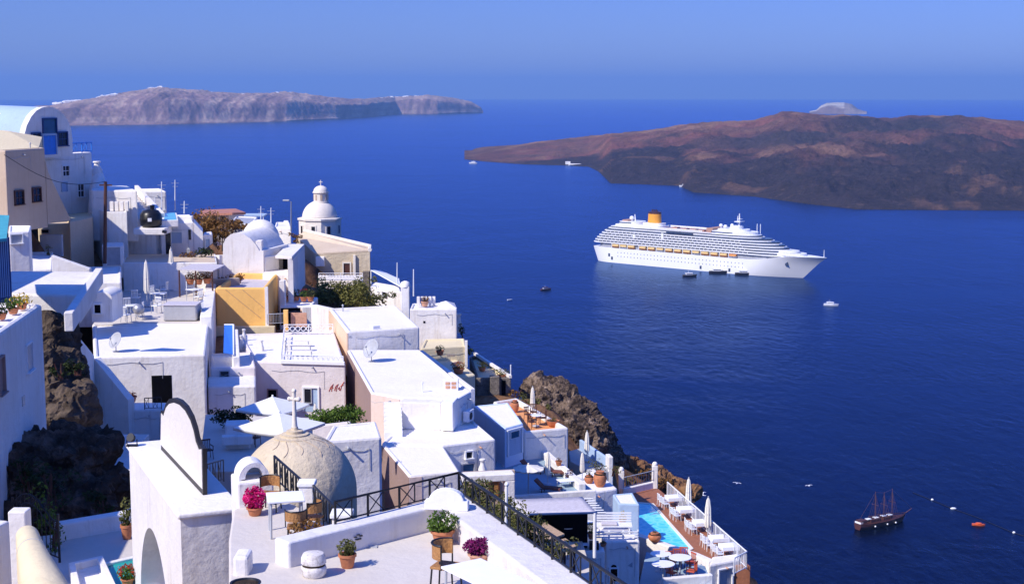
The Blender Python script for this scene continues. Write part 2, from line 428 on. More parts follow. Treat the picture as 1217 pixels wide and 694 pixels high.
def lerp3(a, b_, t): return tuple(x + (y - x) * t for x, y in zip(a, b_))
def island(name, ulist, shore, top, depth_fn, rows, mat, colfn, prof, nz=0.0, back=900.0, nsc=.004):
    mb = MB(); cols = []
    us = ulist; nr = rows
    for u in us:
        Ys = PZ(u, interp(shore, u), 0).y; Yt = Ys + depth_fn(u)
        a, _ = ray(u, interp(top, u))
        zt = max(.5, PY(u, interp(top, u), Yt).z)
        a0, _ = ray(u, interp(shore, u))
        for j in range(nr + 1):
            t = j / nr
            if t <= .8:
                s = t / .8; Y = Ys + (Yt - Ys) * s; h = zt * prof(s)
                aa = a0 + (a - a0) * s
            else:
                s = (t - .8) / .2; Y = Yt + back * s; h = zt * (1 - smooth(s)) - 4 * s; aa = a
                s = 1.0
            x = aa * Y
            n = fbm(x * nsc, Y * nsc, 3.1)
            ridge = 1 - abs(fbm(x * nsc * 2.7, Y * nsc * 2.7, 9.7))
            env = smooth(min(1, t / .08)) * (1 - smooth((t - .8) / .2) if t > .8 else 1)
            hh = h + nz * zt * (n * .8 + (ridge - .8) * .5) * env * (0.4 if s > .9 else 1)
            hh += (fbm(x * nsc * 6, Y * nsc * 4, 1.7, 5) + .7 * abs(fbm(x * nsc * 14, Y * nsc * 9, 6.1, 4))) * zt * .055 * env * (.5 if s > .92 else 1)
            if j == 0: hh = -12
            mb.v.append(Vector((x, Y, hh))); cols.append(colfn(u, s, x, Y, hh, n, ridge))
    for i in range(len(us) - 1):
        for j in range(nr):
            p = i * (nr + 1) + j
            mb.f.append((p, p + nr + 1, p + nr + 2, p + 1))
    o = mb.build(name, mat, smooth=True, angle=180)
    color_attr(o, cols)
    return tag(o, kind='structure')

# the low lava island in the bay
K_SH = [(552, 189), (575, 191.5), (623, 195), (676, 196.5), (700, 198), (712, 204), (726, 218), (760, 219), (807, 221), (824, 229), (896, 234), (960, 243), (1018, 249.5), (1217, 251), (1500, 252)]
K_TP = [(552, 188.2), (575, 182), (604, 177), (640, 169.5), (690, 164), (729, 159), (770, 155), (807, 149.5), (860, 146), (896, 143), (930, 135), (950, 136.5), (974, 138), (1013, 138.5), (1050, 139.5), (1080, 137), (1110, 138), (1135, 139), (1180, 143), (1217, 147), (1300, 146), (1500, 160)]
def k_depth(u): return interp([(552, 150), (640, 700), (729, 1150), (896, 1600), (1080, 1750), (1500, 1700)], u)
def k_prof(s): return .12 * smooth(s / .07) + .88 * (.45 * s + .55 * smooth(s)) * 1.0
def k_col(u, s, x, Y, h, n, ridge):
    lava = (.050, .037, .038); brown = (.20, .105, .075); red = (.26, .105, .078); pale = (.33, .20, .12)
    p = fbm(x * .0022, Y * .0016, 1.3, 5)
    q = fbm(x * .009, Y * .006, 5.2, 7)
    bnd = interp([(552, .0), (640, .0), (700, .05), (760, .38), (860, .42), (960, .40), (1217, .46)], u)
    t = smooth((s - bnd + .26 * p + .22 * q) / .30)
    c = lerp3(lava, lerp3(brown, red, smooth(.5 + 1.2 * q)), t)
    if t > .5: c = lerp3(c, pale, .6 * smooth((q + .9 * p - .42) / .3))
    hill = smooth(1.4 - math.hypot((u - 1062) / 105, (s - .8) / .20) + .25 * q)      # the dark cone
    hill2 = smooth(1.3 - math.hypot((u - 930) / 110, (s - .60) / .14) + .25 * q)
    c = lerp3(c, (.045, .042, .046), max(hill, hill2) * .9)
    rim = smooth((s - .9) / .08) * smooth((q + .15) / .2)
    if not (1030 < u < 1105): c = lerp3(c, (.40, .24, .14), rim * .6)
    if s < .45: c = lerp3(c, (.26, .14, .08), .45 * smooth((q - .40) / .2))
    if u < 700: c = lerp3(c, (.11, .06, .05), .5 * smooth((640 - u) / 60))
    return c
us = [552 + 948 * i / 430 for i in range(431)]
island('lava_island', us, K_SH, K_TP, k_depth, 120, M['lavafield'], k_col, k_prof, .22, 900, .0045)

# the high far island
T_SH = [(20, 149), (85, 148.5), (200, 147), (340, 143.5), (400, 141), (430, 139), (470, 135), (520, 134.5), (573, 133)]
T_TP = [(20, 128), (60, 126), (69, 123.5), (95, 119.5), (118, 116.5), (153, 109.5), (189, 104.5), (220, 107), (246, 109), (270, 111), (308, 111.5), (348, 110), (390, 115.5), (415, 117.5), (435, 118), (450, 115.5), (480, 115), (508, 113), (535, 116), (561, 121.5), (572, 128), (574, 132.5)]
def t_depth(u): return interp([(20, 500), (190, 700), (420, 600), (470, 450), (550, 350), (574, 60)], u)
def t_prof(s): return .62 * smooth(s / .3) + .38 * smooth(s)
def t_col(u, s, x, Y, h, n, ridge):
    base = (.33, .21, .18); pale = (.62, .46, .33); dark = (.13, .09, .085); field = (.50, .36, .27)
    st = fbm(x * .016, h * .004, 2.0, 7); ly = fbm(x * .0008, h * .05, 7.0, 4)
    c = lerp3(base, pale, smooth((st + .5 * ly) / .45) * .6)
    c = lerp3(c, dark, smooth((-st - .1) / .35) * .7)
    if s > .45: c = lerp3(c, field, .7 * smooth(.5 + 1.5 * n))
    return c
us = [20 + 554 * i / 460 for i in range(461)]
island('far_island', us, T_SH, T_TP, t_depth, 90, M['cliffband'], t_col, t_prof, .07, 900, .0022)
# the white islet on the horizon
A_SH = [(962, 134), (1030, 134)]; A_TP = [(962, 132.5), (970, 131), (976, 125.5), (983, 122.8), (1002, 122.2), (1012, 124), (1020, 130), (1030, 133)]
def a_col(u, s, x, Y, h, n, ridge):
    return lerp3((.62, .56, .46), (.25, .17, .13), smooth((.42 - s + .3 * n) / .2) if u < 1004 else .75)
island('pale_islet', [962 + 68 * i / 50 for i in range(51)], A_SH, A_TP, lambda u: 500, 24, M['cliffband'], a_col, t_prof, .1, 400, .003)

# hilltop villages of the far island: one little white house after another
def hamlet(spots, label, group, size, mat, jitter=0.0):
    proto = None
    for (u, v, Y) in spots:
        p = PY(u, v, Y)
        if proto is None:
            proto = thing('white_house', label, 'house', (0, 0, 0), group)
            hb = MB().box((0, 0, 0), (1, 1, 1)).add([(-.5, -.5, .5), (.5, -.5, .5), (.5, .5, .5), (-.5, .5, .5), (-.1, 0, .75), (.1, 0, .75)], [(0, 1, 5, 4), (2, 3, 4, 5), (1, 2, 5), (3, 0, 4)])
            hb.build('house_wall', mat, proto)
        s = size * rnd.uniform(.7, 1.5)
        o = place(proto, USED, (p.x, p.y, p.z - size * .1), rnd.uniform(-.4, .4))
        o.scale = (s * rnd.uniform(1.0, 2.2), s, s * rnd.uniform(.5, .8))
M['farwhite'] = simple('far_white_wall', (.85, .83, .80), .8, .05, .2)
sp = []
for (ua, va, ub, vb, n) in ((66, 123, 95, 120, 16), (80, 124, 112, 121.5, 14), (116, 116, 140, 112.5, 14), (124, 118, 154, 115.5, 16), (154, 111.5, 174, 108.5, 12), (158, 114, 186, 112, 12), (178, 105.5, 192, 104.5, 6), (240, 109.5, 252, 110, 7), (286, 112.5, 308, 112.8, 8), (320, 112, 350, 111, 8), (450, 116.5, 474, 116, 14), (476, 115.8, 512, 114, 12)):
    for k in range(n):
        t = (k + rnd.uniform(0, .8)) / n
        u = ua + (ub - ua) * t; v = va + (vb - va) * t + rnd.uniform(-.6, .6)
        Ys = PZ(u, interp(T_SH, u), 0).y
        sp.append((u, v + .4, Ys + t_depth(u) * rnd.uniform(.86, .95)))
hamlet(sp, 'tiny white house of the village strung along the far island\'s crest', 'white houses on the far island', 15, M['farwhite'])
# ------------------------------------------------------------------ cruise ship
def local_build(mb, name, mat, parent, **k):
    """mesh given in the parent thing's own axes"""
    og = ORG.get(parent.name if parent.parent is None else '', None)
    r = parent
    while r.parent is not None: r = r.parent
    if r.name == 'cruise_ship':                     # tall hull: everything above the waterline sits higher
        for p in mb.v: p.z += 4.2 * max(0.0, min(1.0, p.z / 12.0)) - .10 * max(0.0, p.z - 17)
    for i, p in enumerate(mb.v): mb.v[i] = p + ORG[r.name]
    return mb.build(name, mat, parent, **k)
M['shipwhite'] = simple('ship_white_paint', (.84, .84, .83), .4, .05, .05)
M['shipglass'] = simple('ship_window_band', (.055, .075, .12), .25, .4, .3)
M['shiporange'] = simple('funnel_orange', (.85, .36, .02), .5, .06, .2)
M['shipblack'] = simple('funnel_dark_top', (.06, .02, .02), .5, .2, .2)
M['boatorange'] = simple('lifeboat_orange', (.80, .33, .07), .5, .1, 1)
M['boatyellow'] = simple('lifeboat_canopy', (.82, .58, .22), .5, .1, 1)
M['shipdeck'] = simple('ship_deck_brown', (.45, .26, .17), .8, .2, .2)
M['recess'] = simple('shaded_promenade', (.33, .34, .37), .7, .2, .2)

pst, pbw = PZ(720, 308.5, 0), PZ(963, 331, 0)
hd = pbw - pst; SL = hd.length; SCL = SL / 262.0
ship = thing('cruise_ship', 'large white cruise ship with a yellow orange funnel anchored in the bay', 'cruise ship', tuple(pst - hd.normalized() * 10 * SCL), rz=math.atan2(hd.y, hd.x))
ship.scale = (SCL,) * 3
def halfw(x, z):
    """half breadth of the hull at x along it and height z"""
    xs = 8 - .55 * min(z, 14)                    # raked stern
    xb = 264 + 1.45 * z                          # raked flared bow
    t = (x - xs) / (xb - xs)
    if t <= 0: return 11.5 if t > -.001 else .0
    w_ = 17.5
    if t < .08: w_ *= .70 + .30 * math.sin(t / .08 * math.pi / 2)
    e = .72 + .0035 * z
    if t > e: w_ *= max(0.0, 1 - ((t - e) / (1 - e)) ** (1.7 + .03 * z))
    return w_
def sheer(x): return 12.0 + 6.5 * smooth((x - 205) / 60)
def hull_mesh(z0f, z1f, nx=60, x0=None):
    mb = MB(); zs = 7; rows = []
    for j in range(zs + 1):
        row = []
        for i in range(nx + 1):
            s = i / nx; zt = j / zs
            xx = s * 290
            for _ in range(3):
                z = z0f(xx) + (z1f(xx) - z0f(xx)) * zt
                xs = 8 - .55 * min(z, 14); xb = 264 + 1.45 * z
                xx = xs + (xb - xs) * s
            row.append((xx, halfw(xx, z), z))
        rows.append(row)
    idx = {}
    for sgn in (1, -1):
        for j, row in enumerate(rows):
            for i, (x, h, z) in enumerate(row):
                idx[(sgn, j, i)] = len(mb.v); mb.v.append(Vector((x, sgn * h, z)))
    for sgn in (1, -1):
        for j in range(zs):
            for i in range(nx):
                mb.f.append((idx[(sgn, j, i)], idx[(sgn, j, i + 1)], idx[(sgn, j + 1, i + 1)], idx[(sgn, j + 1, i)]))
    for j in (0, zs):
        for i in range(nx): mb.f.append((idx[(1, j, i)], idx[(1, j, i + 1)], idx[(-1, j, i + 1)], idx[(-1, j, i)]))
    for j in range(zs):
        mb.f.append((idx[(1, j, 0)], idx[(1, j + 1, 0)], idx[(-1, j + 1, 0)], idx[(-1, j, 0)]))
    return mb
local_build(hull_mesh(lambda x: -2.0, sheer), 'hull', M['shipwhite'], ship, smooth=True, angle=35)
def deck_poly(x0, x1, wd, nose=26, tail=6):
    pts = []
    for k in range(9):
        t = k / 8; pts.append((x1 - nose * (1 - math.sin(t * math.pi / 2)), -wd * math.cos(t * math.pi / 2) if k < 8 else 0.0))
    q = [(x0, -wd * .82), (x0 + tail, -wd)] + pts
    return q + [(x, -y) for x, y in reversed(q) if abs(y) > .01]
white, glass, gap = MB(), MB(), MB()
gap.prism(deck_poly(12, 250, 15.6, 40), 11.9, 17.2)                      # set-back promenade behind the lifeboats
decks = [(17.0, 4, 256, 17.6, 46), (20.0, 6, 252, 17.6, 44), (23.0, 8.5, 248, 17.6, 42), (26.0, 11.5, 243, 17.6, 40), (29.0, 15, 237, 17.4, 38), (32.0, 19, 228, 17.2, 34), (35.2, 24, 216, 16.6, 30)]
for k, (z, x0, x1, wd, ns) in enumerate(decks):
    white.prism(deck_poly(x0, x1, wd, ns), z, z + 1.25)
    glass.prism(deck_poly(x0 + 2.2, x1 - 2.2, wd - 1.3, ns), z + 1.25, z + 3.0 if k < 6 else z + 2.6)
    if k < 5:
        x = x0 + 9
        while x < x1 - ns:
            for sg in (1, -1): white.box((x, sg * (wd - .65), z + 2.1), (.4, 1.3, 1.75))
            x += 5.4
white.prism(deck_poly(27, 212, 16.4, 28), 37.8, 38.5)
white.prism([(258, -9), (276, -5), (289, 0), (276, 5), (258, 9), (250, 12), (250, -12)], 18.2, 18.7)
for k, (xa, xb, z) in enumerate(((248, 266, 18.7), (246, 258, 21.4))):   # stepped fore deck
    white.prism(deck_poly(xa - 14, xb, 12 - 2 * k, 16), z, z + 2.3)
local_build(white, 'deck_rail', M['shipwhite'], ship)
local_build(glass, 'balcony_band', M['shipglass'], ship)
local_build(gap, 'promenade', M['recess'], ship)
sv = MB()                                                                 # upper works
sv.prism(deck_poly(32, 92, 14, 10), 38.5, 41.0); sv.prism(deck_poly(36, 62, 11.5, 8), 41, 44.5)
sv.prism(deck_poly(160, 208, 15, 24), 38.5, 41.5); sv.prism(deck_poly(166, 198, 12.5, 20), 41.5, 44.0); sv.prism(deck_poly(178, 190, 6, 6), 44, 47.5)
sv.prism(deck_poly(66, 90, 8, 6), 41, 44.2)
for s_ in (1, -1):
    sv.box((115, s_ * 15.6, 40.2), (70, .5, 1.2)); sv.box((115, s_ * 15.9, 39), (90, 1.2, .4))
    sv.box((100, s_ * 17.7, 31), (3, .4, 7)); sv.box((62, s_ * 17.75, 28), (3.2, .4, 5))
local_build(sv, 'superstructure', M['shipwhite'], ship)
sg_ = MB(); sg_.prism(deck_poly(159, 206, 15.2, 24), 39.4, 40.7); sg_.prism(deck_poly(35.5, 61, 11.6, 8), 42.2, 43.6)
for s_ in (1, -1): sg_.box((122, s_ * 17.3, 36.2), (34, 1.4, 2.6))
local_build(sg_, 'window_strip', M['shipglass'], ship)
pd = MB(); pd.box((124, 0, 38.65), (66, 27, .3))
for x in (104, 118, 130, 144): pd.box((x, rnd.uniform(-6, 6), 39.6), (7, 6, 1.8))
pd.box((156, 0, 41.2), (8, 22, 5.0)); pd.box((42, 0, 45.3), (8, 14, 1.6))
local_build(pd, 'lido_deck', M['shipdeck'], ship)
fu = MB().lathe([(8.2, 41), (7.6, 45), (7.2, 55.2)], (77, 0, 0), 20, sx=1.05, sy=.85)
fu_o = local_build(fu, 'funnel', M['shiporange'], ship, smooth=True)
ft = MB().lathe([(7.2, 55.2), (7.3, 57.2), (5.5, 57.8)], (77, 0, 0), 20, sx=1.05, sy=.85)
for a_ in (-2.8, 0, 2.8): ft.tube([(77 + a_, 0, 57), (76.4 + a_, 0, 60.4)], .9, 8)
local_build(ft, 'funnel_cap', M['shipblack'], fu_o, smooth=True)
ms = MB()
ms.tube([(186, 0, 47), (186, 0, 62)], [1.1, .5], 8); ms.box((186, 0, 52.6), (7, 9, .8)); ms.box((187, 0, 55.5), (3, 5, .5)); ms.tube([(183.5, 0, 50), (184, 0, 59)], .35, 6)
for x in (206, 210): ms.tube([(x, 3, 40), (x, 3, 51)], .35, 6)
ms.tube([(51, 0, 44), (50, 0, 53)], [.8, .4], 8); ms.tube([(287, 0, 18), (287, 0, 27)], [.4, .25], 6)
local_build(ms, 'mast', M['shipwhite'], ship)
for (x, y, z, r) in ((46, 0, 48, 2.7), (160, 5, 46, 2.1), (172, -5, 46.2, 2.2), (174, 5, 47, 2)):
    q = MB().blob((x, y, z), r, 12, 8); q.tube([(x, y, z - r - 2.5), (x, y, z - r * .8)], .8, 8)
    local_build(q, 'radar_dome', M['shipwhite'], ship, smooth=True)
xs_ = [37 + 10.7 * k for k in range(3)] + [74 + 11.6 * k for k in range(11)]
for s_ in (-1, 1):
    for k, x in enumerate(xs_):
        q = MB()
        sec = [(-4.6, .9, .55), (-3.9, 1.5, .1), (0, 1.7, 0), (3.9, 1.5, .1), (4.6, .9, .55)]
        for (a_, wd, dz) in sec: q.v += [Vector((x + a_, s_ * 17.3 - wd, 14.1)), Vector((x + a_, s_ * 17.3, 12.3 + dz)), Vector((x + a_, s_ * 17.3 + wd, 14.1))]
        for i in range(4):
            b0 = i * 3; q.f += [(b0, b0 + 1, b0 + 4, b0 + 3), (b0 + 1, b0 + 2, b0 + 5, b0 + 4), (b0, b0 + 3, b0 + 5, b0 + 2)]
        q.f += [(0, 1, 2), (12, 13, 14)]
        lb = local_build(q, 'lifeboat', M['shipwhite'] if k % 4 == 1 else M['boatorange'], ship)
        cv = MB().box((x, s_ * 17.3, 15.1), (8.6, 2.9, 2.1))
        local_build(cv, 'canopy', M['boatyellow'] if k < 13 else M['boatorange'], lb, bevel=.5)
        if s_ == -1:
            dv = MB(); dv.box((x - 5.3, -16.9, 14.6), (.6, 1.6, 5)); local_build(dv, 'davit', M['shipwhite'], ship)
dr = MB()
for x, z in ((32, 3.5), (28, 6), (150, 2.6), (186, 2.6)): dr.box((x, -17.45, z), (2.4, .5, 2.6))
local_build(dr, 'shell_door', M['shipglass'], ship)
pl = MB()
for row, z in enumerate((5.5, 8.6)):
    x = 40
    while x < 205:
        if rnd.random() < .85: pl.lathe([(.35, -.1), (.35, .1)], (x, 0, z), 6)
        x += 4.5
for i, p in enumerate(pl.v): pass
ph = MB()
for z in (5.5, 8.6):
    x = 40
    while x < 205: ph.box((x, -17.48, z), (.75, .3, .75)); x += 4.5
local_build(ph, 'porthole_row', M['shipglass'], ship)
an = MB().box((251, -11.8, 11), (3.2, 1, 3)); local_build(an, 'anchor', M['shipglass'], ship)
nm = MB()                                                                 # faint lettering band by the bow
for k in range(7): nm.box((213 + k * 2.2, -17.1 + .02 * k, 13.6), (1.3, .5, 1.4))
em = MB().box((232, -15.6, 13.6), (4.5, .8, 2.6), R(12)); local_build(em, 'emblem', M['shipglass'], ship)

# ------------------------------------------------------------------ small craft
M['hullwhite'] = simple('boat_white_gelcoat', (.85, .85, .86), .3, .05, 2)
M['hulldark'] = simple('boat_dark_hull', (.03, .025, .03), .4, .2, 2)
M['hullred'] = simple('boat_dark_red_hull', (.09, .02, .015), .5, .3, 2)
M['buoyorange'] = simple('orange_tender_hull', (.75, .13, .03), .5, .15, 2)
def boat(px, py, length, heading, label, hullmat, name='motor_boat', cabin=True, cat='motor boat', group=None, roof=None):
    p = PZ(px, py, 0)
    t = thing(name, label, cat, tuple(p), group, heading)
    hb = MB(); n = 12; L = length; wd = L * .16; hgt = L * .11
    for j, (k, z) in enumerate(((.72, -.3), (1.0, hgt))):
        for sg in (1, -1):
            for i in range(n + 1):
                s = i / n; x = -L / 2 + L * s * (1 if j else .94)
                w_ = wd * k * (1 - max(0, (s - .55) / .45) ** 2.2) * (.85 + .15 * min(1, s / .15))
                hb.v.append(Vector((x, sg * max(.01, w_), z + (hgt * .45 * max(0, s - .5) if j else 0))))
    def ix(j, sg, i): return j * 2 * (n + 1) + (0 if sg > 0 else n + 1) + i
    for sg in (1, -1):
        for i in range(n): hb.f.append((ix(0, sg, i), ix(0, sg, i + 1), ix(1, sg, i + 1), ix(1, sg, i)))
    for j in (0, 1):
        for i in range(n): hb.f.append((ix(j, 1, i), ix(j, 1, i + 1), ix(j, -1, i + 1), ix(j, -1, i)))
    hb.f.append((ix(0, 1, 0), ix(1, 1, 0), ix(1, -1, 0), ix(0, -1, 0)))
    local_build(hb, 'hull', hullmat, t)
    if cabin:
        cb = MB().box((-L * .06, 0, hgt + L * .05), (L * .46, wd * 1.35, L * .1))
        local_build(cb, 'cabin', M['hullwhite'], t, bevel=L * .015)
        local_build(MB().box((-L * .05, 0, hgt + L * .062), (L * .40, wd * 1.39, L * .04)), 'cabin_window', M['shipglass'], t)
        local_build(MB().box((-L * .08, 0, hgt + L * .115), (L * .5, wd * 1.45, L * .025)), 'cabin_roof', roof or M['hullwhite'], t)
        local_build(MB().tube([(-L * .1, 0, hgt + L * .12), (-L * .12, 0, hgt + L * .3)], L * .008, 6), 'mast', M['hullwhite'], t)
    return t
boat(820, 328.5, 15, R(8), 'white launch with a dark hull off the middle of the cruise ship', M['hulldark'])
boat(853.5, 324.5, 19, R(-8), 'dark tender boat lying alongside the cruise ship, nearer the stern', M['hulldark'], 'tender_boat', cat='tender')
boat(884.5, 326.5, 19, R(-8), 'dark tender boat lying alongside the cruise ship, nearer the bow', M['hulldark'], 'tender_boat', cat='tender')
boat(649, 344.5, 11, R(25), 'small dark red and white boat alone on open water left of the cruise ship', M['hullred'], roof=M['hullred'])
boat(606, 356.5, 5, R(20), 'tiny white boat farthest left on the open water', M['hullwhite'], 'dinghy', False, 'dinghy')
boat(988, 363, 13, R(-20), 'white motor boat off the bow of the cruise ship', M['hullwhite'])
boat(813, 222, 20, R(170), 'white excursion boat moored against the lava island shore', M['hullwhite'], 'excursion_boat', cat='excursion boat')
boat(562, 194.5, 22, R(160), 'white boat with a wake off the tip of the lava island', M['hullwhite'], 'excursion_boat', cat='excursion boat')
# landing on the lava island
q = PZ(676, 196.2, 0); q2 = PZ(706, 196.5, 0)
jt = thing('jetty', 'white jetty along the shore of the lava island', 'jetty', tuple(q))
jb = MB(); jb.slab((q.x, q.y), (q2.x, q2.y), 10, -1, 3.2); jb.box((q.x - 2, q.y + 10, 4.5), (12, 12, 7))
jb.build('quay', M['farwhite'], jt)
# orange mooring tender and buoys
t = boat(1163, 624, 5.6, R(-15), 'round orange workboat moored off the sailing ship', M['buoyorange'], 'workboat', False, 'workboat')
local_build(MB().lathe([(.8, .5), (1.0, 1.1), (.3, 1.3)], (0, 0, 0), 10, sx=1.4), 'cover', M['buoyorange'], t)
for (u, v, lb) in ((1108, 594, 'white mooring buoy nearest the sailing ship on a long line'), (1133, 604.5, 'long white mooring float in the middle of the line'), (1205, 633, 'white mooring buoy at the far right end of the line')):
    p = PZ(u, v, 0); t = thing('mooring_buoy', lb, 'buoy', tuple(p), 'buoys on the mooring line')
    local_build(MB().blob((0, 0, .2), .55, 10, 6, sx=2.6 if u == 1133 else 1.2), 'float', M['hullwhite'], t, smooth=True)
ln = MB(); ln.tube([PZ(1085, 585, .05), PZ(1108, 594.3, .05), PZ(1133, 604.5, .05), PZ(1160, 614, .05), PZ(1205, 633, .05), PZ(1240, 643, .05)], .13, 5)
tag(ln.build('mooring_line', M['iron']), 'dark floating line between the mooring buoys right of the sailing ship', 'rope')

# three masted wooden sailing ship
sp0, sp1 = PZ(1019, 629, 0), PZ(1076, 618, 0)
dv_ = sp1 - sp0; L = dv_.length
t = thing('sailing_ship', 'dark red wooden sailing ship with three bare masts', 'sailing ship', tuple(mid(sp0, sp1)), rz=math.atan2(dv_.y, dv_.x))
M['shipred'] = simple('old_red_brown_hull', (.085, .026, .02), .6, .4, .8)
M['mastbrown'] = simple('mast_wood', (.14, .06, .05), .7, .2, 1)
hb = MB(); n = 16
for j, (k, z) in enumerate(((.55, -.4), (.95, 1.2), (1.0, 2.3))):
    for sg in (1, -1):
        for i in range(n + 1):
            s = i / n; x = -L / 2 + L * s * (.93 if j == 0 else (.97 if j == 1 else 1))
            w_ = 3.0 * k * (1 - max(0, (s - .5) / .5) ** 2.4) * (.72 + .28 * min(1, s / .2))
            hb.v.append(Vector((x, sg * max(.02, w_), z + (0, .5, 1)[j] * (1.5 * max(0, s - .55) + 1.3 * max(0, .25 - s)))))
def ix(j, sg, i): return j * 2 * (n + 1) + (0 if sg > 0 else n + 1) + i
for sg in (1, -1):
    for j in (0, 1):
        for i in range(n): hb.f.append((ix(j, sg, i), ix(j, sg, i + 1), ix(j + 1, sg, i + 1), ix(j + 1, sg, i)))
for i in range(n): hb.f.append((ix(2, 1, i), ix(2, 1, i + 1), ix(2, -1, i + 1), ix(2, -1, i)))
for j in (0, 1): hb.f.append((ix(j, 1, 0), ix(j + 1, 1, 0), ix(j + 1, -1, 0), ix(j, -1, 0)))
local_build(hb, 'hull', M['shipred'], t)
rail = MB()
for sg in (1, -1): rail.tube([(-L / 2 + L * i / n, sg * max(.02, 3.0 * (1 - max(0, (i / n - .5) / .5) ** 2.4) * (.72 + .28 * min(1, i / n / .2))), 2.9 + 1.5 * max(0, i / n - .55) + 1.3 * max(0, .25 - i / n)) for i in range(n + 1)], .13, 6)
local_build(rail, 'gunwale', M['shipred'], t)
for (x, d) in ((-5, (6, 3.4, 1.6)), (2, (4.5, 3, 1.3)), (-L * .42, (3.4, 3.4, 2.0))):
    local_build(MB().box((x, 0, 3.0), d), 'deckhouse', M['wood'], t, bevel=.1)
for (x, y) in ((-3.6, 0), (1.2, .4), (4.6, .2), (-8.2, -.2)):
    local_build(MB().box((x, y, 3.95), (2.2, 2.0, .3)), 'awning', M['whitecanvas'], t, bevel=.08)
local_build(MB().box((-L * .47, 0, 3.0), (1.6, 3.6, .7)), 'stern_rail', M['hullwhite'], t, bevel=.08)
local_build(MB().tube([(L * .46, 0, 3), (L * .63, 0, 5.0)], [.22, .12], 6), 'bowsprit', M['mastbrown'], t)
for (x, h) in ((-3.9, 15.5), (1.2, 14.5), (6.0, 15.5)):
    mbx = MB().tube([(x, 0, 2), (x - .3, 0, h)], [.2, .11], 7); mbx.tube([(x - .1, -.0, h * .62), (x - .25, 2.2, h * .62)], .07, 5); mbx.tube([(x - .1, 0, h * .62), (x - .25, -2.2, h * .62)], .07, 5)
    mo = local_build(mbx, 'mast', M['mastbrown'], t)
    rg = MB()
    for sg in (1, -1):
        for dx in (-1.6, .0, 1.6): rg.tube([(x + dx, sg * 2.7, 2.6), (x - .3, 0, h * .93)], .035, 4)
    local_build(rg, 'shroud', M['mastbrown'], mo)
    local_build(MB().tube([(x - .2, 0, 4.6), (x - 4.0, 0, 5.0)], .16, 6), 'boom', M['mastbrown'], mo)
fs = MB().tube([(L * .62, 0, 5.0), (5.7, 0, 15.2)], .04, 4).tube([(5.7, 0, 15.3), (.9, 0, 14.3), (-4.2, 0, 15.3)], .035, 4).tube([(-4.2, 0, 15.3), (-L * .48, 0, 3.6)], .04, 4)
local_build(fs, 'stay', M['mastbrown'], t)
for x in (-6.5, .6, 5.5): local_build(MB().blob((x, -2.95, 1.0), .42, 8, 6), 'fender', M['hullwhite'], t, smooth=True)

# gulls above the water
def gull(u, v, Y, rz, label, k):
    p = PY(u, v, Y); t = thing('seagull', label, 'seagull', tuple(p), 'white seagulls over the water', rz)
    b_ = MB().tube([(-.28, 0, 0), (-.1, 0, .01), (.1, 0, .02), (.22, 0, .04), (.30, 0, .04), (.36, 0, .03)], [.02, .075, .08, .05, .045, .008], 8)
    b_.quad((-.26, -.05, 0), (-.42, -.09, .0), (-.42, .09, 0), (-.26, .05, 0))
    for sg in (1, -1):
        for (z0, pts) in ((.015, None), (0, None)):
            a_ = [(.12, sg * .05, .03 + z0), (-.10, sg * .05, .02 + z0), (-.06, sg * .38, .16 * k + z0), (.14, sg * .36, .17 * k + z0), (-.14, sg * .82, .06 * k + z0), (.02, sg * .70, .12 * k + z0)]
            b_.add(a_, [(0, 1, 2, 3), (3, 2, 4, 5)])
    local_build(b_, 'body', M['hullwhite'], t)
gull(834, 588, 140, R(150), 'white seagull with raised wings gliding just off the pool railing', 1.1)
gull(876, 574, 260, R(60), 'small white seagull over the water right of the pool terrace', .7)
gull(961, 577, 290, R(110), 'small white seagull farthest right over the dark water', .9)
# ------------------------------------------------------------------ village helpers
GROUND = []          # (polygon, top z, depth): the terrain stays below these
def reg(poly, z, down): GROUND.append(([(p[0], p[1]) for p in poly], z, down))
def base_of(poly, z): 
    c = mid(*[Vector((p[0], p[1], 0)) for p in poly]); return (c.x, c.y, z)
def house(name, label, cat, px, Y, down, mat, roof=None, rim=(.28, .16), group=None, z=None, bev=.11, ai=0, world=None):
    """house thing with a wall part and a roof part; px are the corners of the roof edge, px[ai] at depth Y"""
    if world is None:
        if z is None: z = ZA(px[ai][0], px[ai][1], Y)
        poly = [PZ(u, v, z) for u, v in px]
    else:
        poly = [Vector((p[0], p[1], z)) for p in world]
    t = thing(name, label, cat, base_of(poly, z - down), group)
    t['_top'] = z
    block(t, poly, z, down, mat, roof, rim, bev)
    return t, poly, z
def block(t, poly, z, down, mat, roof=None, rim=(.28, .16), bev=.11, name='wall', rname='roof', ground=True):
    q = ccw([(p[0], p[1]) for p in poly])
    if ground: reg(q, z, down)
    mb = MB(); n = len(q)
    if rim:
        inn = inset(q, rim[0]); zf = z - rim[1]
        mb.v = [Vector((p[0], p[1], z - down)) for p in q] + [Vector((p[0], p[1], z)) for p in q] + [Vector((p[0], p[1], z)) for p in inn] + [Vector((p[0], p[1], zf - .05)) for p in inn]
        for i in range(n):
            j = (i + 1) % n
            mb.f += [(i, j, n + j, n + i), (n + i, n + j, 2 * n + j, 2 * n + i), (2 * n + i, 2 * n + j, 3 * n + j, 3 * n + i)]
        o = mb.build(name, mat, t, bevel=bev)
        r = MB(); r.prism(inn, zf - .2, zf); ro = r.build(rname, roof or M['roofwhite'], t)
    else:
        mb.prism(q, z - down, z); o = mb.build(name, mat, t, bevel=bev)
    if mat in (M['white'], M['pinkwhite'], M['tan'], M['paleyellow']) and ground: decorate(t, q, z, down)
    return o
DECO = random.Random(23)
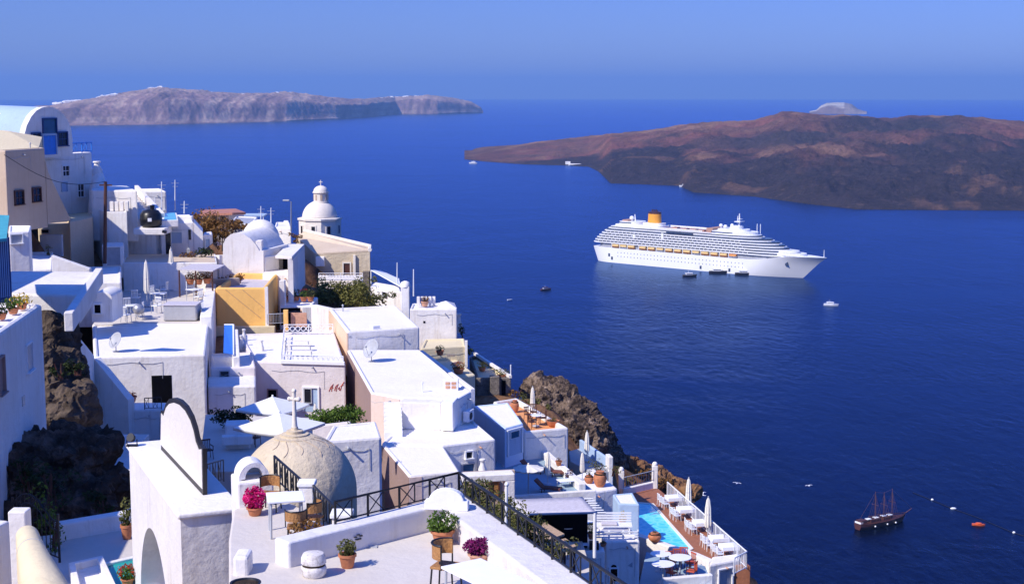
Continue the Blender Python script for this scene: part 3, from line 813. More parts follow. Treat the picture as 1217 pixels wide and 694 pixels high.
def decorate(t, poly, z, down):
    """rain spouts, a cable and a meter box on the walls that face the view"""
    q = ccw([(p[0], p[1]) for p in poly]); n = len(q)
    for i in range(n):
        a, b_ = Vector(q[i]), Vector(q[(i + 1) % n]); L = (b_ - a).length
        if L < 1.6 or down < 2: continue
        d = (b_ - a) / L; nn = Vector((d.y, -d.x)); m_ = (a + b_) / 2
        if nn.dot(-m_.normalized()) < .25: continue
        k = max(1, int(L / 3.2)); sp = MB()
        for j in range(k):
            p = a + d * (L * (j + DECO.uniform(.25, .75)) / k); p3 = Vector((p.x, p.y, z - DECO.uniform(.28, .36))); N = Vector((nn.x, nn.y, 0))
            sp = MB().tube([p3 - N * .05, p3 + N * .22 - Vector((0, 0, .03))], .045, 6); sp.build('rain_spout', M['paleterracotta' if DECO.random() < .4 else 'greypaint'], t)
        N = Vector((nn.x, nn.y, 0)) * .03; z1 = z - DECO.uniform(.4, .6); s0 = DECO.uniform(.0, .2); s1 = DECO.uniform(.6, 1.0); pts = []
        for j in range(7):
            s = s0 + (s1 - s0) * j / 6; p = a + d * L * s; pts.append(Vector((p.x, p.y, z1 - .06 * math.sin(j * 1.7))) + N)
        pts.append(pts[-1] - Vector((0, 0, min(down * .5, DECO.uniform(.8, 2.0)))))
        MB().tube(pts, .012, 4).build('cable', M['greypaint'], t)
        if DECO.random() < .55:
            p = pts[-1]; MB().box((p.x, p.y, p.z - .15), (.28, .28, .34), math.atan2(d.y, d.x)).build('meter_box', M['greypaint'], t, bevel=.02)
    if L_(q) > 4 and DECO.random() < .7:
        inn = inset(q, .9); p = Vector(inn[DECO.randrange(n)]); zf = z - .12
        MB().tube([(p.x, p.y, zf - .1), (p.x, p.y, zf + .42)], .045, 7).lathe([(.09, .40), (.03, .5)], (p.x, p.y, zf), 8).build('vent_pipe', M['greypaint'], t)
        p = Vector(inn[DECO.randrange(n)]).lerp(Vector(inn[DECO.randrange(n)]), .35)
        MB().box((p.x, p.y, zf + .12), (.55, .45, .3), DECO.uniform(0, 1)).build('roof_hatch', M['white_clean'], t, bevel=.03)
def L_(q): return min((Vector(q[i]) - Vector(q[(i + 1) % len(q)])).length for i in range(len(q)))
def facing(p0, p1):
    d = Vector((p1[0] - p0[0], p1[1] - p0[1])).normalized(); n = Vector((d.y, -d.x))
    m = mid(p0, p1)
    if n.x * (0 - m.x) + n.y * (0 - m.y) < 0: n = -n
    return d, n
def opening(t, p0, p1, u0, v0, u1, v1, frame=None, pane=None, name='window', sub='pane', fw=.09, proud=.11, sill=False, bars=0, back=.02):
    """window or door on the wall plane p0-p1, seen between the pixels (u0,v0) and (u1,v1)"""
    d, n = facing(p0, p1); uc, vc = (u0 + u1) / 2, (v0 + v1) / 2
    a, b_ = PP(u0, vc, p0, p1), PP(u1, vc, p0, p1)
    zt, zb = PP(uc, v0, p0, p1).z, PP(uc, v1, p0, p1).z
    if (b_ - a).x * d.x + (b_ - a).y * d.y < 0: d = -d
    wd = math.hypot(b_.x - a.x, b_.y - a.y); c = mid(a, b_)
    def bx(mb, s0, s1, z0, z1, o0, o1):
        cc = Vector((c.x, c.y, 0)); D = Vector((d.x, d.y, 0)); N = Vector((n.x, n.y, 0))
        vs = [cc + D * s + N * o + Vector((0, 0, z)) for z in (z0, z1) for s, o in ((s0, o0), (s1, o0), (s1, o1), (s0, o1))]
        mb.add(vs, [(0, 3, 2, 1), (4, 5, 6, 7), (0, 1, 5, 4), (1, 2, 6, 5), (2, 3, 7, 6), (3, 0, 4, 7)])
    h = wd / 2
    root = t
    fr = None
    sill = sill or name == 'window'
    if frame is not None:
        f = MB()
        bx(f, -h - fw, -h, zb, zt + fw, -.05, proud); bx(f, h, h + fw, zb, zt + fw, -.05, proud); bx(f, -h, h, zt, zt + fw, -.05, proud)
        if sill: bx(f, -h - fw * 1.4, h + fw * 1.4, zb - fw * .8, zb, -.05, proud + .06)
        for k in range(bars):
            s = -h + wd * (k + 1) / (bars + 1); bx(f, s - .025, s + .025, zb, zt, 0, .045)
        if bars: bx(f, -h, h, (zb + zt) / 2 - .025, (zb + zt) / 2 + .025, 0, .04)
        fr = f.build(name, frame, t); root = fr
    g = MB(); bx(g, -h, h, zb, zt, -.05, back); g.build(sub if fr is not None else name, pane or M['glassdark'], root)
    return fr
def wallbox(t, p0, p1, u0, v0, u1, v1, depth, mat, name, bevel=.03):
    """a solid piece standing out of the wall plane p0-p1"""
    d, n = facing(p0, p1); uc, vc = (u0 + u1) / 2, (v0 + v1) / 2
    a, b_ = PP(u0, vc, p0, p1), PP(u1, vc, p0, p1); zt, zb = PP(uc, v0, p0, p1).z, PP(uc, v1, p0, p1).z
    N = Vector((n.x, n.y, 0)) * depth; q = [a - N * .2, b_ - N * .2, b_ + N, a + N]
    return MB().prism([(p.x, p.y) for p in q], zb, zt).build(name, mat, t, bevel=bevel)
def wall_thing(label, pts, thick, z1, z0, mat, name='garden_wall', cat='wall', side=0, group=None, bev=.05):
    """free standing wall along pts (world points); z1/z0 numbers or one per point"""
    n = len(pts); zt = z1 if isinstance(z1, (list, tuple)) else [z1] * n; zb = z0 if isinstance(z0, (list, tuple)) else [z0] * n
    t = MB()
    L, Rr = [], []
    for i in range(n):
        a = Vector(pts[max(i - 1, 0)][:2]); b_ = Vector(pts[min(i + 1, n - 1)][:2]); d = (b_ - a).normalized(); nn = Vector((-d.y, d.x))
        k = 1.0
        if 0 < i < n - 1:
            d1 = (Vector(pts[i][:2]) - a).normalized(); k = 1 / max(.5, nn.dot(Vector((-d1.y, d1.x))))
        p = Vector(pts[i][:2]); o0 = {0: -.5, 1: 0, -1: -1}[side] * thick * k; o1 = {0: .5, 1: 1, -1: 0}[side] * thick * k
        L.append(p + nn * o1); Rr.append(p + nn * o0)
    for i in range(n):
        t.v += [Vector((Rr[i].x, Rr[i].y, zb[i])), Vector((L[i].x, L[i].y, zb[i])), Vector((L[i].x, L[i].y, zt[i])), Vector((Rr[i].x, Rr[i].y, zt[i]))]
    for i in range(n - 1):
        b0, b1 = 4 * i, 4 * i + 4
        for k in range(4): t.f.append((b0 + k, b0 + (k + 1) % 4, b1 + (k + 1) % 4, b1 + k))
    t.f += [(0, 1, 2, 3), (4 * n - 4, 4 * n - 1, 4 * n - 2, 4 * n - 3)]
    o = t.build(name, mat, None, bevel=bev)
    return tag(o, label, cat, group)

def plant_pot(name, label, loc, r, h, plant_h, plant_r, leaf, n=160, pot='terracotta', flower=None, size=.09, cat='potted plant', group=None, shape='round'):
    t = thing(name, label, cat, loc, group)
    x, y, z = loc
    prof = {'round': [(r * .62, 0), (r * .72, h * .1), (r * .95, h * .8), (r * 1.08, h * .82), (r * 1.08, h), (r * .92, h), (r * .88, h * .86)],
            'bowl': [(r * .5, 0), (r * .8, h * .35), (r, h * .9), (r * 1.05, h), (r * .9, h), (r * .8, h * .7)],
            'urn': [(r * .5, 0), (r * .8, h * .2), (r * 1.0, h * .55), (r * .85, h * .8), (r * .5, h * .92), (r * .62, h), (r * .45, h)]}[shape]
    MB().lathe(prof, loc, 18).build('pot', M[pot], t, smooth=True)
    MB().lathe([(r * .86, h * .80), (r * .86, h * .88)], loc, 14).build('soil', M['darkrock'], t)
    if n:
        f = MB(); c = Vector((x, y, z + h + plant_h * .42))
        f.leaves(c, (plant_r, plant_r, plant_h * .6), n, size)
        for _ in range(7):
            a = rnd.uniform(0, 6.28); rr = plant_r * rnd.uniform(.1, .6)
            f.tube([(x, y, z + h * .85), (x + rr * math.cos(a), y + rr * math.sin(a), z + h + plant_h * rnd.uniform(.4, .8))], [.012, .006], 5)
        f.build('foliage', M[leaf], t)
        if flower:
            g = MB()
            for _ in range(max(10, n // 4)):
                a = rnd.uniform(0, 6.28); e = rnd.uniform(-.1, 1.4)
                p = c + Vector((math.cos(a) * math.cos(e) * plant_r, math.sin(a) * math.cos(e) * plant_r, math.sin(e) * plant_h * .62)) * rnd.uniform(.85, 1.1)
                g.leaves(p, (.045, .045, .045), 6, .06)
            g.build('blossom', M[flower], t)
    return t
def shrub(name, label, pts, n, size, mat, cat='shrub', trunk=True, group=None, rg=None):
    """pts: list of (centre, (rx, ry, rz)) leaf clumps"""
    rg = rg or random.Random(int(sum(p[0][0] * 13 + p[0][1] * 7 for p in pts)) & 0xffff)
    lo = min(p[0][2] - p[1][2] for p in pts); c0 = pts[0][0]
    t = thing(name, label, cat, (c0[0], c0[1], lo), group)
    f = MB(); tot = sum(p[1][0] * p[1][1] + p[1][0] * p[1][2] for p in pts)
    for c, rad in pts:
        k = int(n * (rad[0] * rad[1] + rad[0] * rad[2]) / tot)
        sub = max(3, k // 40)
        for _ in range(sub):                     # several uneven tufts inside every clump
            q = Vector((rg.gauss(0, .5), rg.gauss(0, .5), rg.gauss(0, .45)))
            cc = Vector(c) + Vector((q.x * rad[0], q.y * rad[1], q.z * rad[2]))
            s = rg.uniform(.3, .62)
            f.leaves(cc, (rad[0] * s, rad[1] * s, rad[2] * s), max(4, k // sub), size, rg)
    f.build('foliage', M[mat], t)
    if trunk:
        b_ = MB()
        for c, rad in pts:
            for _ in range(3):
                b_.tube([(c[0] + rg.uniform(-.2, .2) * rad[0], c[1], lo), (c[0] + rg.uniform(-.4, .4) * rad[0], c[1] + rg.uniform(-.3, .3) * rad[1], c[2] + rad[2] * .3)], [.05, .015], 5)
        b_.build('stem', M['wood'], t)
    return t

# ---------------- prototypes, made at the origin
def mk_closed_parasol(h=2.4):
    t = thing('closed_parasol', '-', 'parasol', (0, 0, 0))
    MB().tube([(0, 0, 0), (0, 0, h)], .03, 8).build('pole', M['greypaint'], t)
    MB().lathe([(.26, 0), (.26, .06), (.06, .1)], (0, 0, 0), 14).build('foot', M['greypaint'], t)
    f = MB().lathe([(.13, h * .28), (.19, h * .36), (.17, h * .55), (.15, h * .75), (.09, h * .94), (.02, h)], (0, 0, 0), 16, fn=lambda a, z: 1 + .16 * math.cos(8 * a))
    f.build('folded_canopy', M['canvas'], t, smooth=True)
    MB().lathe([(.155, h * .58), (.165, h * .6), (.155, h * .62)], (0, 0, 0), 14).build('strap', M['greycanvas'], t)
    MB().blob((0, 0, h + .03), .045, 8, 6).build('finial', M['greypaint'], t)
    return t
def mk_open_parasol(w, h, sides=4, mat='whitecanvas', drop=.55, a0=None, valance=.12):
    t = thing('open_parasol', '-', 'parasol', (0, 0, 0))
    MB().tube([(0, 0, 0), (0, 0, h - .02)], .035, 8).build('pole', M['greypaint'], t)
    MB().lathe([(.3, 0), (.3, .07), (.06, .11)], (0, 0, 0), 14).build('foot', M['greypaint'], t)
    r = w / 2 / math.cos(math.pi / sides); f = MB(); a0 = math.pi / sides if a0 is None else a0
    n = sides * 4; rings = 6
    f.v.append(Vector((0, 0, h)))
    def edge(k):
        a = a0 + 2 * math.pi * k / n; i = k // 4; tt = (k % 4) / 4
        p = Vector((math.cos(a0 + 2 * math.pi * i / sides), math.sin(a0 + 2 * math.pi * i / sides), 0)) * r
        q = Vector((math.cos(a0 + 2 * math.pi * (i + 1) / sides), math.sin(a0 + 2 * math.pi * (i + 1) / sides), 0)) * r
        return p.lerp(q, tt), math.sin(tt * math.pi)
    for j in range(1, rings + 1):
        for k in range(n):
            p, sag = edge(k); s = j / rings
            f.v.append(Vector((p.x * s, p.y * s, h - drop * (s ** .92) - .05 * sag * s * s)))
    for k in range(n):
        p, sag = edge(k); f.v.append(Vector((p.x * 1.0, p.y * 1.0, h - drop - .05 * sag - valance)))
    for k in range(n): f.f.append((0, 1 + k, 1 + (k + 1) % n))
    for j in range(rings):
        for k in range(n):
            a = 1 + j * n; f.f.append((a + k, a + n + k, a + n + (k + 1) % n, a + (k + 1) % n))
    o = f.build('canopy', M[mat], t, smooth=True, angle=25)
    so_ = o.modifiers.new('thick', 'SOLIDIFY'); so_.thickness = .012
    MB().blob((0, 0, h + .03), .06, 8, 6).build('finial', M[mat], t)
    for i in range(sides):
        a = a0 + 2 * math.pi * i / sides
        MB().tube([(0, 0, h - .06), (math.cos(a) * r * .97, math.sin(a) * r * .97, h - drop - .05)], .014, 5).build('rib', M['greypaint'], t)
    return t
def mk_chair(mat='whitepaint', cush=None, s=1.0, round_back=False):
    t = thing('terrace_chair', '-', 'chair', (0, 0, 0))
    MB().box((0, 0, .44), (.44, .44, .05)).build('seat', M[cush or mat], t, bevel=.015)
    b_ = MB()
    if round_back:
        for k in range(9):
            a0_, a1_ = math.pi * (k / 9) - .05, math.pi * ((k + 1) / 9) - .05
            p = [(.24 * math.cos(a), -.02 + .24 * math.sin(a)) for a in (a0_, a1_)]; q = [(.265 * math.cos(a), -.02 + .265 * math.sin(a)) for a in (a0_, a1_)]
            b_.add([(p[0][0], p[0][1], .60), (p[1][0], p[1][1], .60), (q[1][0], q[1][1], .60), (q[0][0], q[0][1], .60)] + [(a, c, .86) for a, c in (p[0], p[1], q[1], q[0])], [(0, 3, 2, 1), (4, 5, 6, 7), (0, 1, 5, 4), (1, 2, 6, 5), (2, 3, 7, 6), (3, 0, 4, 7)])
        b_.build('backrest', M[cush or mat], t)
        for sx in (-1, 1): MB().tube([(sx * .26, -.02, .43), (sx * .265, -.02, .88)], .016, 6).build('back_post', M['iron'], t)
        MB().tube([(.27 * math.cos(math.pi * k / 10), -.02 + .27 * math.sin(math.pi * k / 10), .87) for k in range(11)], .018, 6).build('back_frame', M['iron'], t, smooth=True)
    else:
        for k in range(5): b_.box((-.18 + .09 * k, .215, .68), (.035, .03, .42))
        b_.box((0, .215, .9), (.44, .04, .07)); b_.build('backrest', M[cush or mat], t, bevel=.008)
        for sx in (-1, 1): MB().box((sx * .215, .0, .65), (.04, .42, .03)).box((sx * .215, -.19, .55), (.035, .035, .2)).build('armrest', M[mat], t)
    for sx in (-1, 1):
        for sy in (-1, 1):
            MB().tube([(sx * .19, sy * .19, .42), (sx * .21, sy * .22, 0)], .018, 6).build('leg', M['iron'] if round_back else M[mat], t)
    return t
def mk_table(w=.8, d=.8, h=.74, top='cloth', leg='iron', cloth=0.0):
    t = thing('terrace_table', '-', 'table', (0, 0, 0))
    MB().box((0, 0, h - .02), (w, d, .04)).build('tabletop', M[top], t, bevel=.01)
    for sx in (-1, 1):
        for sy in (-1, 1): MB().tube([(sx * (w / 2 - .06), sy * (d / 2 - .06), h - .04), (sx * (w / 2 - .05), sy * (d / 2 - .05), 0)], .022, 6).build('leg', M[leg], t)
    return t
def mk_round_table(r=.4, h=.72, top='whitepaint'):
    t = thing('round_table', '-', 'table', (0, 0, 0))
    MB().lathe([(r, h - .03), (r, h)], (0, 0, 0), 20).build('tabletop', M[top], t, bevel=.006)
    MB().tube([(0, 0, .02), (0, 0, h - .03)], .03, 8).build('pedestal', M['greypaint'], t)
    MB().lathe([(.24, 0), (.22, .03), (.03, .05)], (0, 0, 0), 14).build('foot', M['greypaint'], t)
    return t
def mk_lounger():
    t = thing('sun_lounger', '-', 'sun lounger', (0, 0, 0))
    fr = MB()
    for sx in (-.3, .3): fr.box((sx, -.2, .28), (.05, 1.5, .05))
    fr.build('frame', M['wood'], t)
    for sx in (-.3, .3):
        for y in (-.85, .4): MB().box((sx, y, .13), (.05, .05, .26)).build('leg', M['wood'], t)
    MB().box((0, -.25, .36), (.6, 1.3, .1)).build('mattress', M['brown'], t, bevel=.03)
    MB().box((0, 0, 0), (.6, .75, .1), m=Matrix.Rotation(R(42), 3, 'X')).build('backrest', M['brown'], t, bevel=.03).location = (0, .68, .6)
    return t
def iron_railing(label, pts, h, step, name='railing', cat='railing', mat='iron', pattern='cross', r=.018, group=None, posts_every=4):
    """railing of posts, two rails and crossed bars; pts are points of the base line"""
    t = thing(name, label, cat, tuple(pts[0]), group)
    tops = [Vector(p) + Vector((0, 0, h)) for p in pts]
    MB().tube(tops, r * 1.5, 6).build('top_rail', M[mat], t)
    MB().tube([Vector(p) + Vector((0, 0, h * .12)) for p in pts], r, 6).build('bottom_rail', M[mat], t)
    bars = MB(); k = 0
    for a, b_ in zip(pts, pts[1:]):
        a, b_ = Vector(a), Vector(b_); L = (b_ - a).length; n = max(1, round(L / step))
        for i in range(n):
            p, q = a.lerp(b_, i / n), a.lerp(b_, (i + 1) / n); up = Vector((0, 0, h)); lo = Vector((0, 0, h * .12))
            if i % posts_every == 0 or i == 0:
                MB().tube([p, p + up], r * 1.35, 6).build('post', M[mat], t)
            else: bars.tube([p + lo, p + up], r * .75, 5)
            if pattern == 'cross':
                if i % 2 == 0:
                    bars.tube([p + lo, q + up], r * .62, 5); bars.tube([p + up, q + lo], r * .62, 5)
            elif pattern == 'bars':
                for s in (.25, .5, .75): m_ = p.lerp(q, s); bars.tube([m_ + lo, m_ + up], r * .55, 5)
        MB().tube([b_, b_ + Vector((0, 0, h))], r * 1.35, 6).build('post', M[mat], t)
    bars.build('lattice', M[mat], t)
    return t
# ================================================================== the near terrace
ZT = CAMZ - 8.0
fl = [PZ(*p, ZT) for p in ((272, 800), (272, 640), (277, 606), (290, 598), (330, 590), (352, 600), (408, 636), (523, 618), (563, 628), (735, 800))]
def structure_slab(name, poly, z, th, mat, bev=.04):
    q = [(p[0], p[1]) for p in poly]; reg(q, z, th)
    return tag(MB().prism(q, z - th, z).build(name, mat, None, bevel=bev), kind='structure')
structure_slab('terrace_floor', fl, ZT, 4.5, M['floor'])
# parapet with the railing corner
HW = .44
cA = PZ(343, 675, ZT); cB = PZ(522, 628, ZT)
eR = PZ(640, 712, ZT); cR = cB + Vector((0.12, 0, 0))
o0_, o1_ = PZ(566, 602, ZT + .44), PZ(697, 694, ZT + .44)
dR = (o1_ - o0_).normalized()
pe = Vector((cB.x, cB.y, 0)) + dR * 9.5
dA = (cB - cA).normalized()
t = thing('terrace_parapet', 'low thick white parapet round the near terrace corner, black railing on its back edge', 'wall', (cB.x, cB.y, ZT))
TH = abs((Vector((cB.x, cB.y, 0)) - o0_).cross(Vector((dR.x, dR.y, 0))).z) + .09
wa = MB()
nA = Vector((-dA.y, dA.x)); nR = Vector((-dR.y, dR.x))
if nR.x < 0: nR = -nR
if nA.y < 0: nA = -nA
A0 = Vector((cA.x, cA.y)); B0 = Vector((cB.x, cB.y)); E0 = Vector((pe.x, pe.y))
# outer corner: intersection of both outer edges
def inter(p, d, q, e):
    k = d.x * e.y - d.y * e.x; s = ((q.x - p.x) * e.y - (q.y - p.y) * e.x) / k; return p + d * s
B1 = inter(A0 + nA * .42, Vector((dA.x, dA.y)), B0 + nR * TH, Vector((dR.x, dR.y)))
A1, E1 = A0 + nA * .42, E0 + nR * TH
for q in ([A0, B0, B1, A1], [B0, E0, E1, B1]):
    pass
zz = (ZT - 1.5, ZT + HW); ring6 = [A0, B0, E0, E1, B1, A1]
wa.v = [Vector((p.x, p.y, zz[0])) for p in ring6] + [Vector((p.x, p.y, zz[1])) for p in ring6]
wa.f = [(0, 1, 4, 5), (1, 2, 3, 4), (6, 7, 10, 11), (7, 8, 9, 10)] + [(i, (i + 1) % 6, 6 + (i + 1) % 6, 6 + i) for i in range(6)]
wa.build('wall', M['gatewhite'], t, bevel=.05, seg=3)
# curved sign-like crest standing on the corner
cs, ce = PZ(505.5, 604, ZT + HW), PZ(557, 606, ZT + HW)
cr = MB(); d = (ce - cs); L = d.length; d.normalize(); nn = Vector((-d.y, d.x, 0)) * .09
prof = [(0, 0), (1, 0), (1, .17)] + [(.93, .18)] + [(.5 + .40 * math.cos(math.pi * k / 14), .19 + .20 * math.sin(math.pi * k / 14)) for k in range(15)] + [(.07, .18), (0, .17)]
fr_ = [cs + d * (a * L) + Vector((0, 0, z * L * 1.25)) for a, z in prof]
k = len(fr_); cr.v = [p - nn for p in fr_] + [p + nn for p in fr_]
cr.f = [tuple(range(k)), tuple(range(2 * k - 1, k - 1, -1))] + [(i, (i + 1) % k, k + (i + 1) % k, k + i) for i in range(k)]
cr.build('crest', M['white_clean'], t, bevel=.015)
vt = MB(); q = PZ(428, 636, ZT + .2); vv = A0.lerp(B0, .44); vv = Vector((vv.x, vv.y, ZT + .25)) - Vector((nA.x, nA.y, 0)) * .012
for dx, dz in ((-.06, 0), (.0, .03), (.06, 0), (-.03, -.05), (.03, -.05)): vt.lathe([(.034, -.006), (.034, .006)], vv + Vector((dA.x * dx, dA.y * dx, dz)), 8)
vt.build('drain_grille', M['darkframe'], t)

zr = ZT + HW
pB = Vector((B1.x, B1.y, zr)) - Vector((nR.x, nR.y, 0)) * .09 - Vector((nA.x, nA.y, 0)) * .09
pA = Vector((A1.x, A1.y, zr)).lerp(pB, .30) - Vector((nA.x, nA.y, 0)) * .06; pE = Vector((E1.x, E1.y, zr)) - Vector((nR.x, nR.y, 0)) * .09
iron_railing('black wrought iron railing with crossed bars running round the near terrace corner', [pA, pB, pE], .40, .36, posts_every=2)
# stair side railings between the little white piers
def pier(label, u0, v0, u1, v1, h):
    a, b_ = PZ(u0, v1, ZT), PZ(u1, v1, ZT); c = mid(a, b_); w_ = (b_ - a).length; c.y += w_ * .5
    t = thing('stair_pier', label, 'pier', (c.x, c.y, ZT))
    MB().box((c.x, c.y, ZT + h / 2 - .5), (w_ * .88, w_ * .88, h + 1)).build('shaft', M['white'], t, bevel=.03)
    MB().box((c.x, c.y, ZT + h + .04), (w_ * 1.05, w_ * 1.05, .09)).build('cap', M['white_clean'], t, bevel=.02)
    return c
c1 = pier('white pier between the two stair railings beside the round stone dome', 354, 576, 374, 604, .42)
c2 = pier('white pier at the left end of the corner railing, below the dome', 393, 614, 418, 642, .40)
r0 = PY(327, 585, c1.y + 2.1)
iron_railing('short black iron railing on the stair, upper half behind the cafe table', [Vector((r0.x, r0.y, ZT - .05)), Vector((c1.x - .12, c1.y + .15, ZT - .05))], .52, .22)
iron_railing('short black iron railing on the stair, lower half between both piers', [Vector((c1.x + .12, c1.y - .1, ZT - .05)), Vector((c2.x - .1, c2.y + .2, ZT - .05))], .50, .2)

# cistern head with a round niche
a, b_ = PZ(283, 604, ZT), PZ(326, 600, ZT); dd = (b_ - a); wd = dd.length; dd.normalize(); nb = Vector((-dd.y, dd.x, 0))
t = thing('oven_niche', 'white arched niche block like an outdoor oven beside the stair railing', 'niche', tuple(mid(a, b_)))
hb_ = .5
MB().prism([tuple(a)[:2], tuple(b_)[:2], tuple(b_ + nb * .8)[:2], tuple(a + nb * .8)[:2]], ZT - .6, ZT + hb_).build('plinth', M['white'], t, bevel=.04)
ar = MB(); ns_ = 16; cc = mid(a, b_) + Vector((0, 0, hb_)) + nb * .14; rr = wd * .43
out_ = [(rr * math.cos(math.pi * k / ns_), rr * 1.12 * math.sin(math.pi * k / ns_)) for k in range(ns_ + 1)]
inn_ = [(rr * .58 * math.cos(math.pi * k / ns_), .03 + rr * .72 * math.sin(math.pi * k / ns_)) for k in range(ns_ + 1)]
for dep in (0, .55):
    for lst in (out_, inn_): ar.v += [cc + dd * x + Vector((0, 0, z)) + nb * dep for x, z in lst]
N1 = ns_ + 1
for k in range(ns_):
    ar.f += [(k, k + 1, N1 + k + 1, N1 + k), (k, k + 1, 2 * N1 + k + 1, 2 * N1 + k), (N1 + k, N1 + k + 1, 3 * N1 + k + 1, 3 * N1 + k), (2 * N1 + k, 2 * N1 + k + 1, 3 * N1 + k + 1, 3 * N1 + k)]
ar.build('arch', M['white'], t, smooth=True, angle=40)
MB().add([cc + dd * x + Vector((0, 0, z)) + nb * .4 for x, z in inn_] + [cc + dd * x + Vector((0, 0, z)) + nb * .46 for x, z in inn_], [tuple(range(N1)), tuple(range(N1, 2 * N1))]).build('niche_back', M['paleblue'], t)

# ---------------- furniture on the near terrace
def flt(o, u, v, z=ZT, rz=0.0, label=None, group=None, scale=None):
    return place(o, USED, tuple(PZ(u, v, z)), rz, label, group, scale)
tb = mk_table(.66, .66, .70, 'cloth', 'greypaint'); flt(tb, 340, 634, rz=R(12), label='square white cafe table on slim legs beside the pink flowers')
ch = mk_chair('whitepaint', 'browncane', round_back=True)
flt(ch, 322, 606, rz=R(-8), label='round backed cane chair behind the cafe table', group='cane chairs on the near terrace', scale=.74)
flt(ch, 352, 645, rz=R(186), label='tan cane chair tucked under the front of the cafe table', group='cane chairs on the near terrace', scale=.7)
flt(ch, 372, 634, rz=R(250), label='tan cane chair at the right side of the cafe table', group='cane chairs on the near terrace', scale=.7)
flt(ch, 530, 700, rz=R(70), label='round backed cane chair at the big table in the near corner', group='cane chairs on the near terrace', scale=.9)
ta_, tb_, tc_ = PZ(528, 674, ZT + .72), PZ(567, 661, ZT + .72), PZ(652, 700, ZT + .72)
tw_, tdp = (tb_ - ta_).length, (tc_ - tb_).length * .95; tb2 = mk_table(tdp, tw_, .72, 'cloth', 'greypaint')
td_ = (tc_ - tb_).normalized(); tcen = ta_.lerp(tb_, .5) + td_ * tdp * .5
place(tb2, USED, (tcen.x, tcen.y, ZT), math.atan2(td_.y, td_.x), label='large white table cut by the bottom edge of the picture')
def pp(u, v): return tuple(PZ(u, v, ZT))
plant_pot('flower_pot', 'pot of bright magenta bougainvillea below the oven niche', pp(303, 612), .15, .16, .4, .215, 'magenta', 460, 'terracotta', size=.09)
plant_pot('flower_pot', 'small ribbed terracotta pot with a bushy plant in front of the parapet', pp(413, 674), .145, .24, .26, .17, 'olive', 260, 'terracotta', None, size=.065)
plant_pot('flower_pot', 'wide terracotta pot with a light green leafy plant in the parapet corner', pp(526, 646), .2, .26, .34, .30, 'green', 380, 'terracotta', size=.085)
plant_pot('flower_pot', 'terracotta pot overflowing with deep purple flowers by the right parapet', pp(570, 670), .19, .2, .22, .25, 'purple', 320, 'paleterracotta', 'purple', size=.075)
plant_pot('planter', 'row of rusty brown dried plants behind the end of the parapet', tuple(PZ(366, 648, ZT)), .2, .16, .34, .34, 'dryleaf', 260, 'terracotta', size=.09)
bw = plant_pot('planter', 'black round bowl at the foot of the white gate', pp(292, 706), .24, .2, 0, 0, 'olive', 0, 'iron', shape='bowl')
M['drum'] = rocky('whitewashed_stone', [(.36, (.22, .18, .15)), (.47, (.62, .57, .52)), (.6, (.78, .74, .70))], 5, .8, bdist=.03)
# stone barrel
p = PZ(373, 684, ZT); t = thing('stone_drum', 'squat white stone drum with a dark band in front of the parapet', 'stone drum', tuple(p))
MB().lathe([(.17, 0), (.205, .05), (.215, .13), (.205, .175), (.19, .185)], tuple(p), 20).build('base', M['drum'], t, smooth=True)
MB().lathe([(.19, .185), (.185, .2), (.19, .215)], tuple(p), 20).build('band', M['darkrock'], t)
MB().lathe([(.19, .215), (.21, .23), (.205, .32), (.17, .39), (.08, .41)], tuple(p), 20).build('drum_block', M['drum'], t, smooth=True)
a = PZ(277, 684, ZT); b_ = PZ(295, 684, ZT)
wall_thing('low white step block between the white gate and the black bowl', [a, b_ + Vector((0, .0, 0))], .5, ZT + .32, ZT - .2, M['white'], 'step_block', 'step', 1)
p = PZ(443, 650, ZT); tag(MB().box((p.x, p.y, ZT + .012), (.16, .1, .02)).build('floor_drain', M['greypaint']), 'small grey drain cover on the terrace floor by the parapet', 'drain cover')

# ================================================================== the white gate with its crest
ZG = CAMZ - 8.5
g0, g1 = PZ(211, 611, ZG), PZ(149, 526, ZG); g2 = PZ(283, 596, ZG)
ld = (g1 - g0); LG = ld.length; ld.normalize(); wn = Vector((ld.y, -ld.x, 0))
if wn.x < 0: wn = -wn
TG = 1.34
t = thing('gate_arch', 'thick white gate with an arched passage and a tall black edged crest on top', 'gate', tuple(mid(g0, g1) - Vector((0, 0, 3.2))))
cap = [g0, g1, g1 + wn * TG, g0 + wn * TG]
MB().prism([tuple(q)[:2] for q in cap], ZG - .12, ZG).build('coping', M['roofwhite'], t, bevel=.045, seg=3)
body = MB(); ob = .07; sN = 24
P0 = g0 + ld * ob + wn * ob; Lb = LG - 2 * ob; Tb = TG - 2 * ob
def w3(s, z, o): return Vector((P0.x, P0.y, 0)) + Vector((ld.x, ld.y, 0)) * s + wn * o + Vector((0, 0, z))
aS, aE = PP(201, 680, P0, P0 + ld), PP(166.5, 680, P0, P0 + ld)
s0 = (aS - P0).dot(Vector((ld.x, ld.y, 0))); s1 = (aE - P0).dot(Vector((ld.x, ld.y, 0)))
zap = PP(178, 625, P0, P0 + ld).z; ra = (s1 - s0) / 2; zsp = zap - ra * 1.25; zb_, ztp = ZG - 4.6, ZG - .12
arc = [(s0 + ra - ra * math.cos(math.pi * k / sN), zsp + (zap - zsp) * math.sin(math.pi * k / sN)) for k in range(sN + 1)]
outer = [(0, zb_), (s0, zb_)] + arc + [(s1, zb_), (Lb, zb_), (Lb, ztp), (0, ztp)]
K = len(outer)
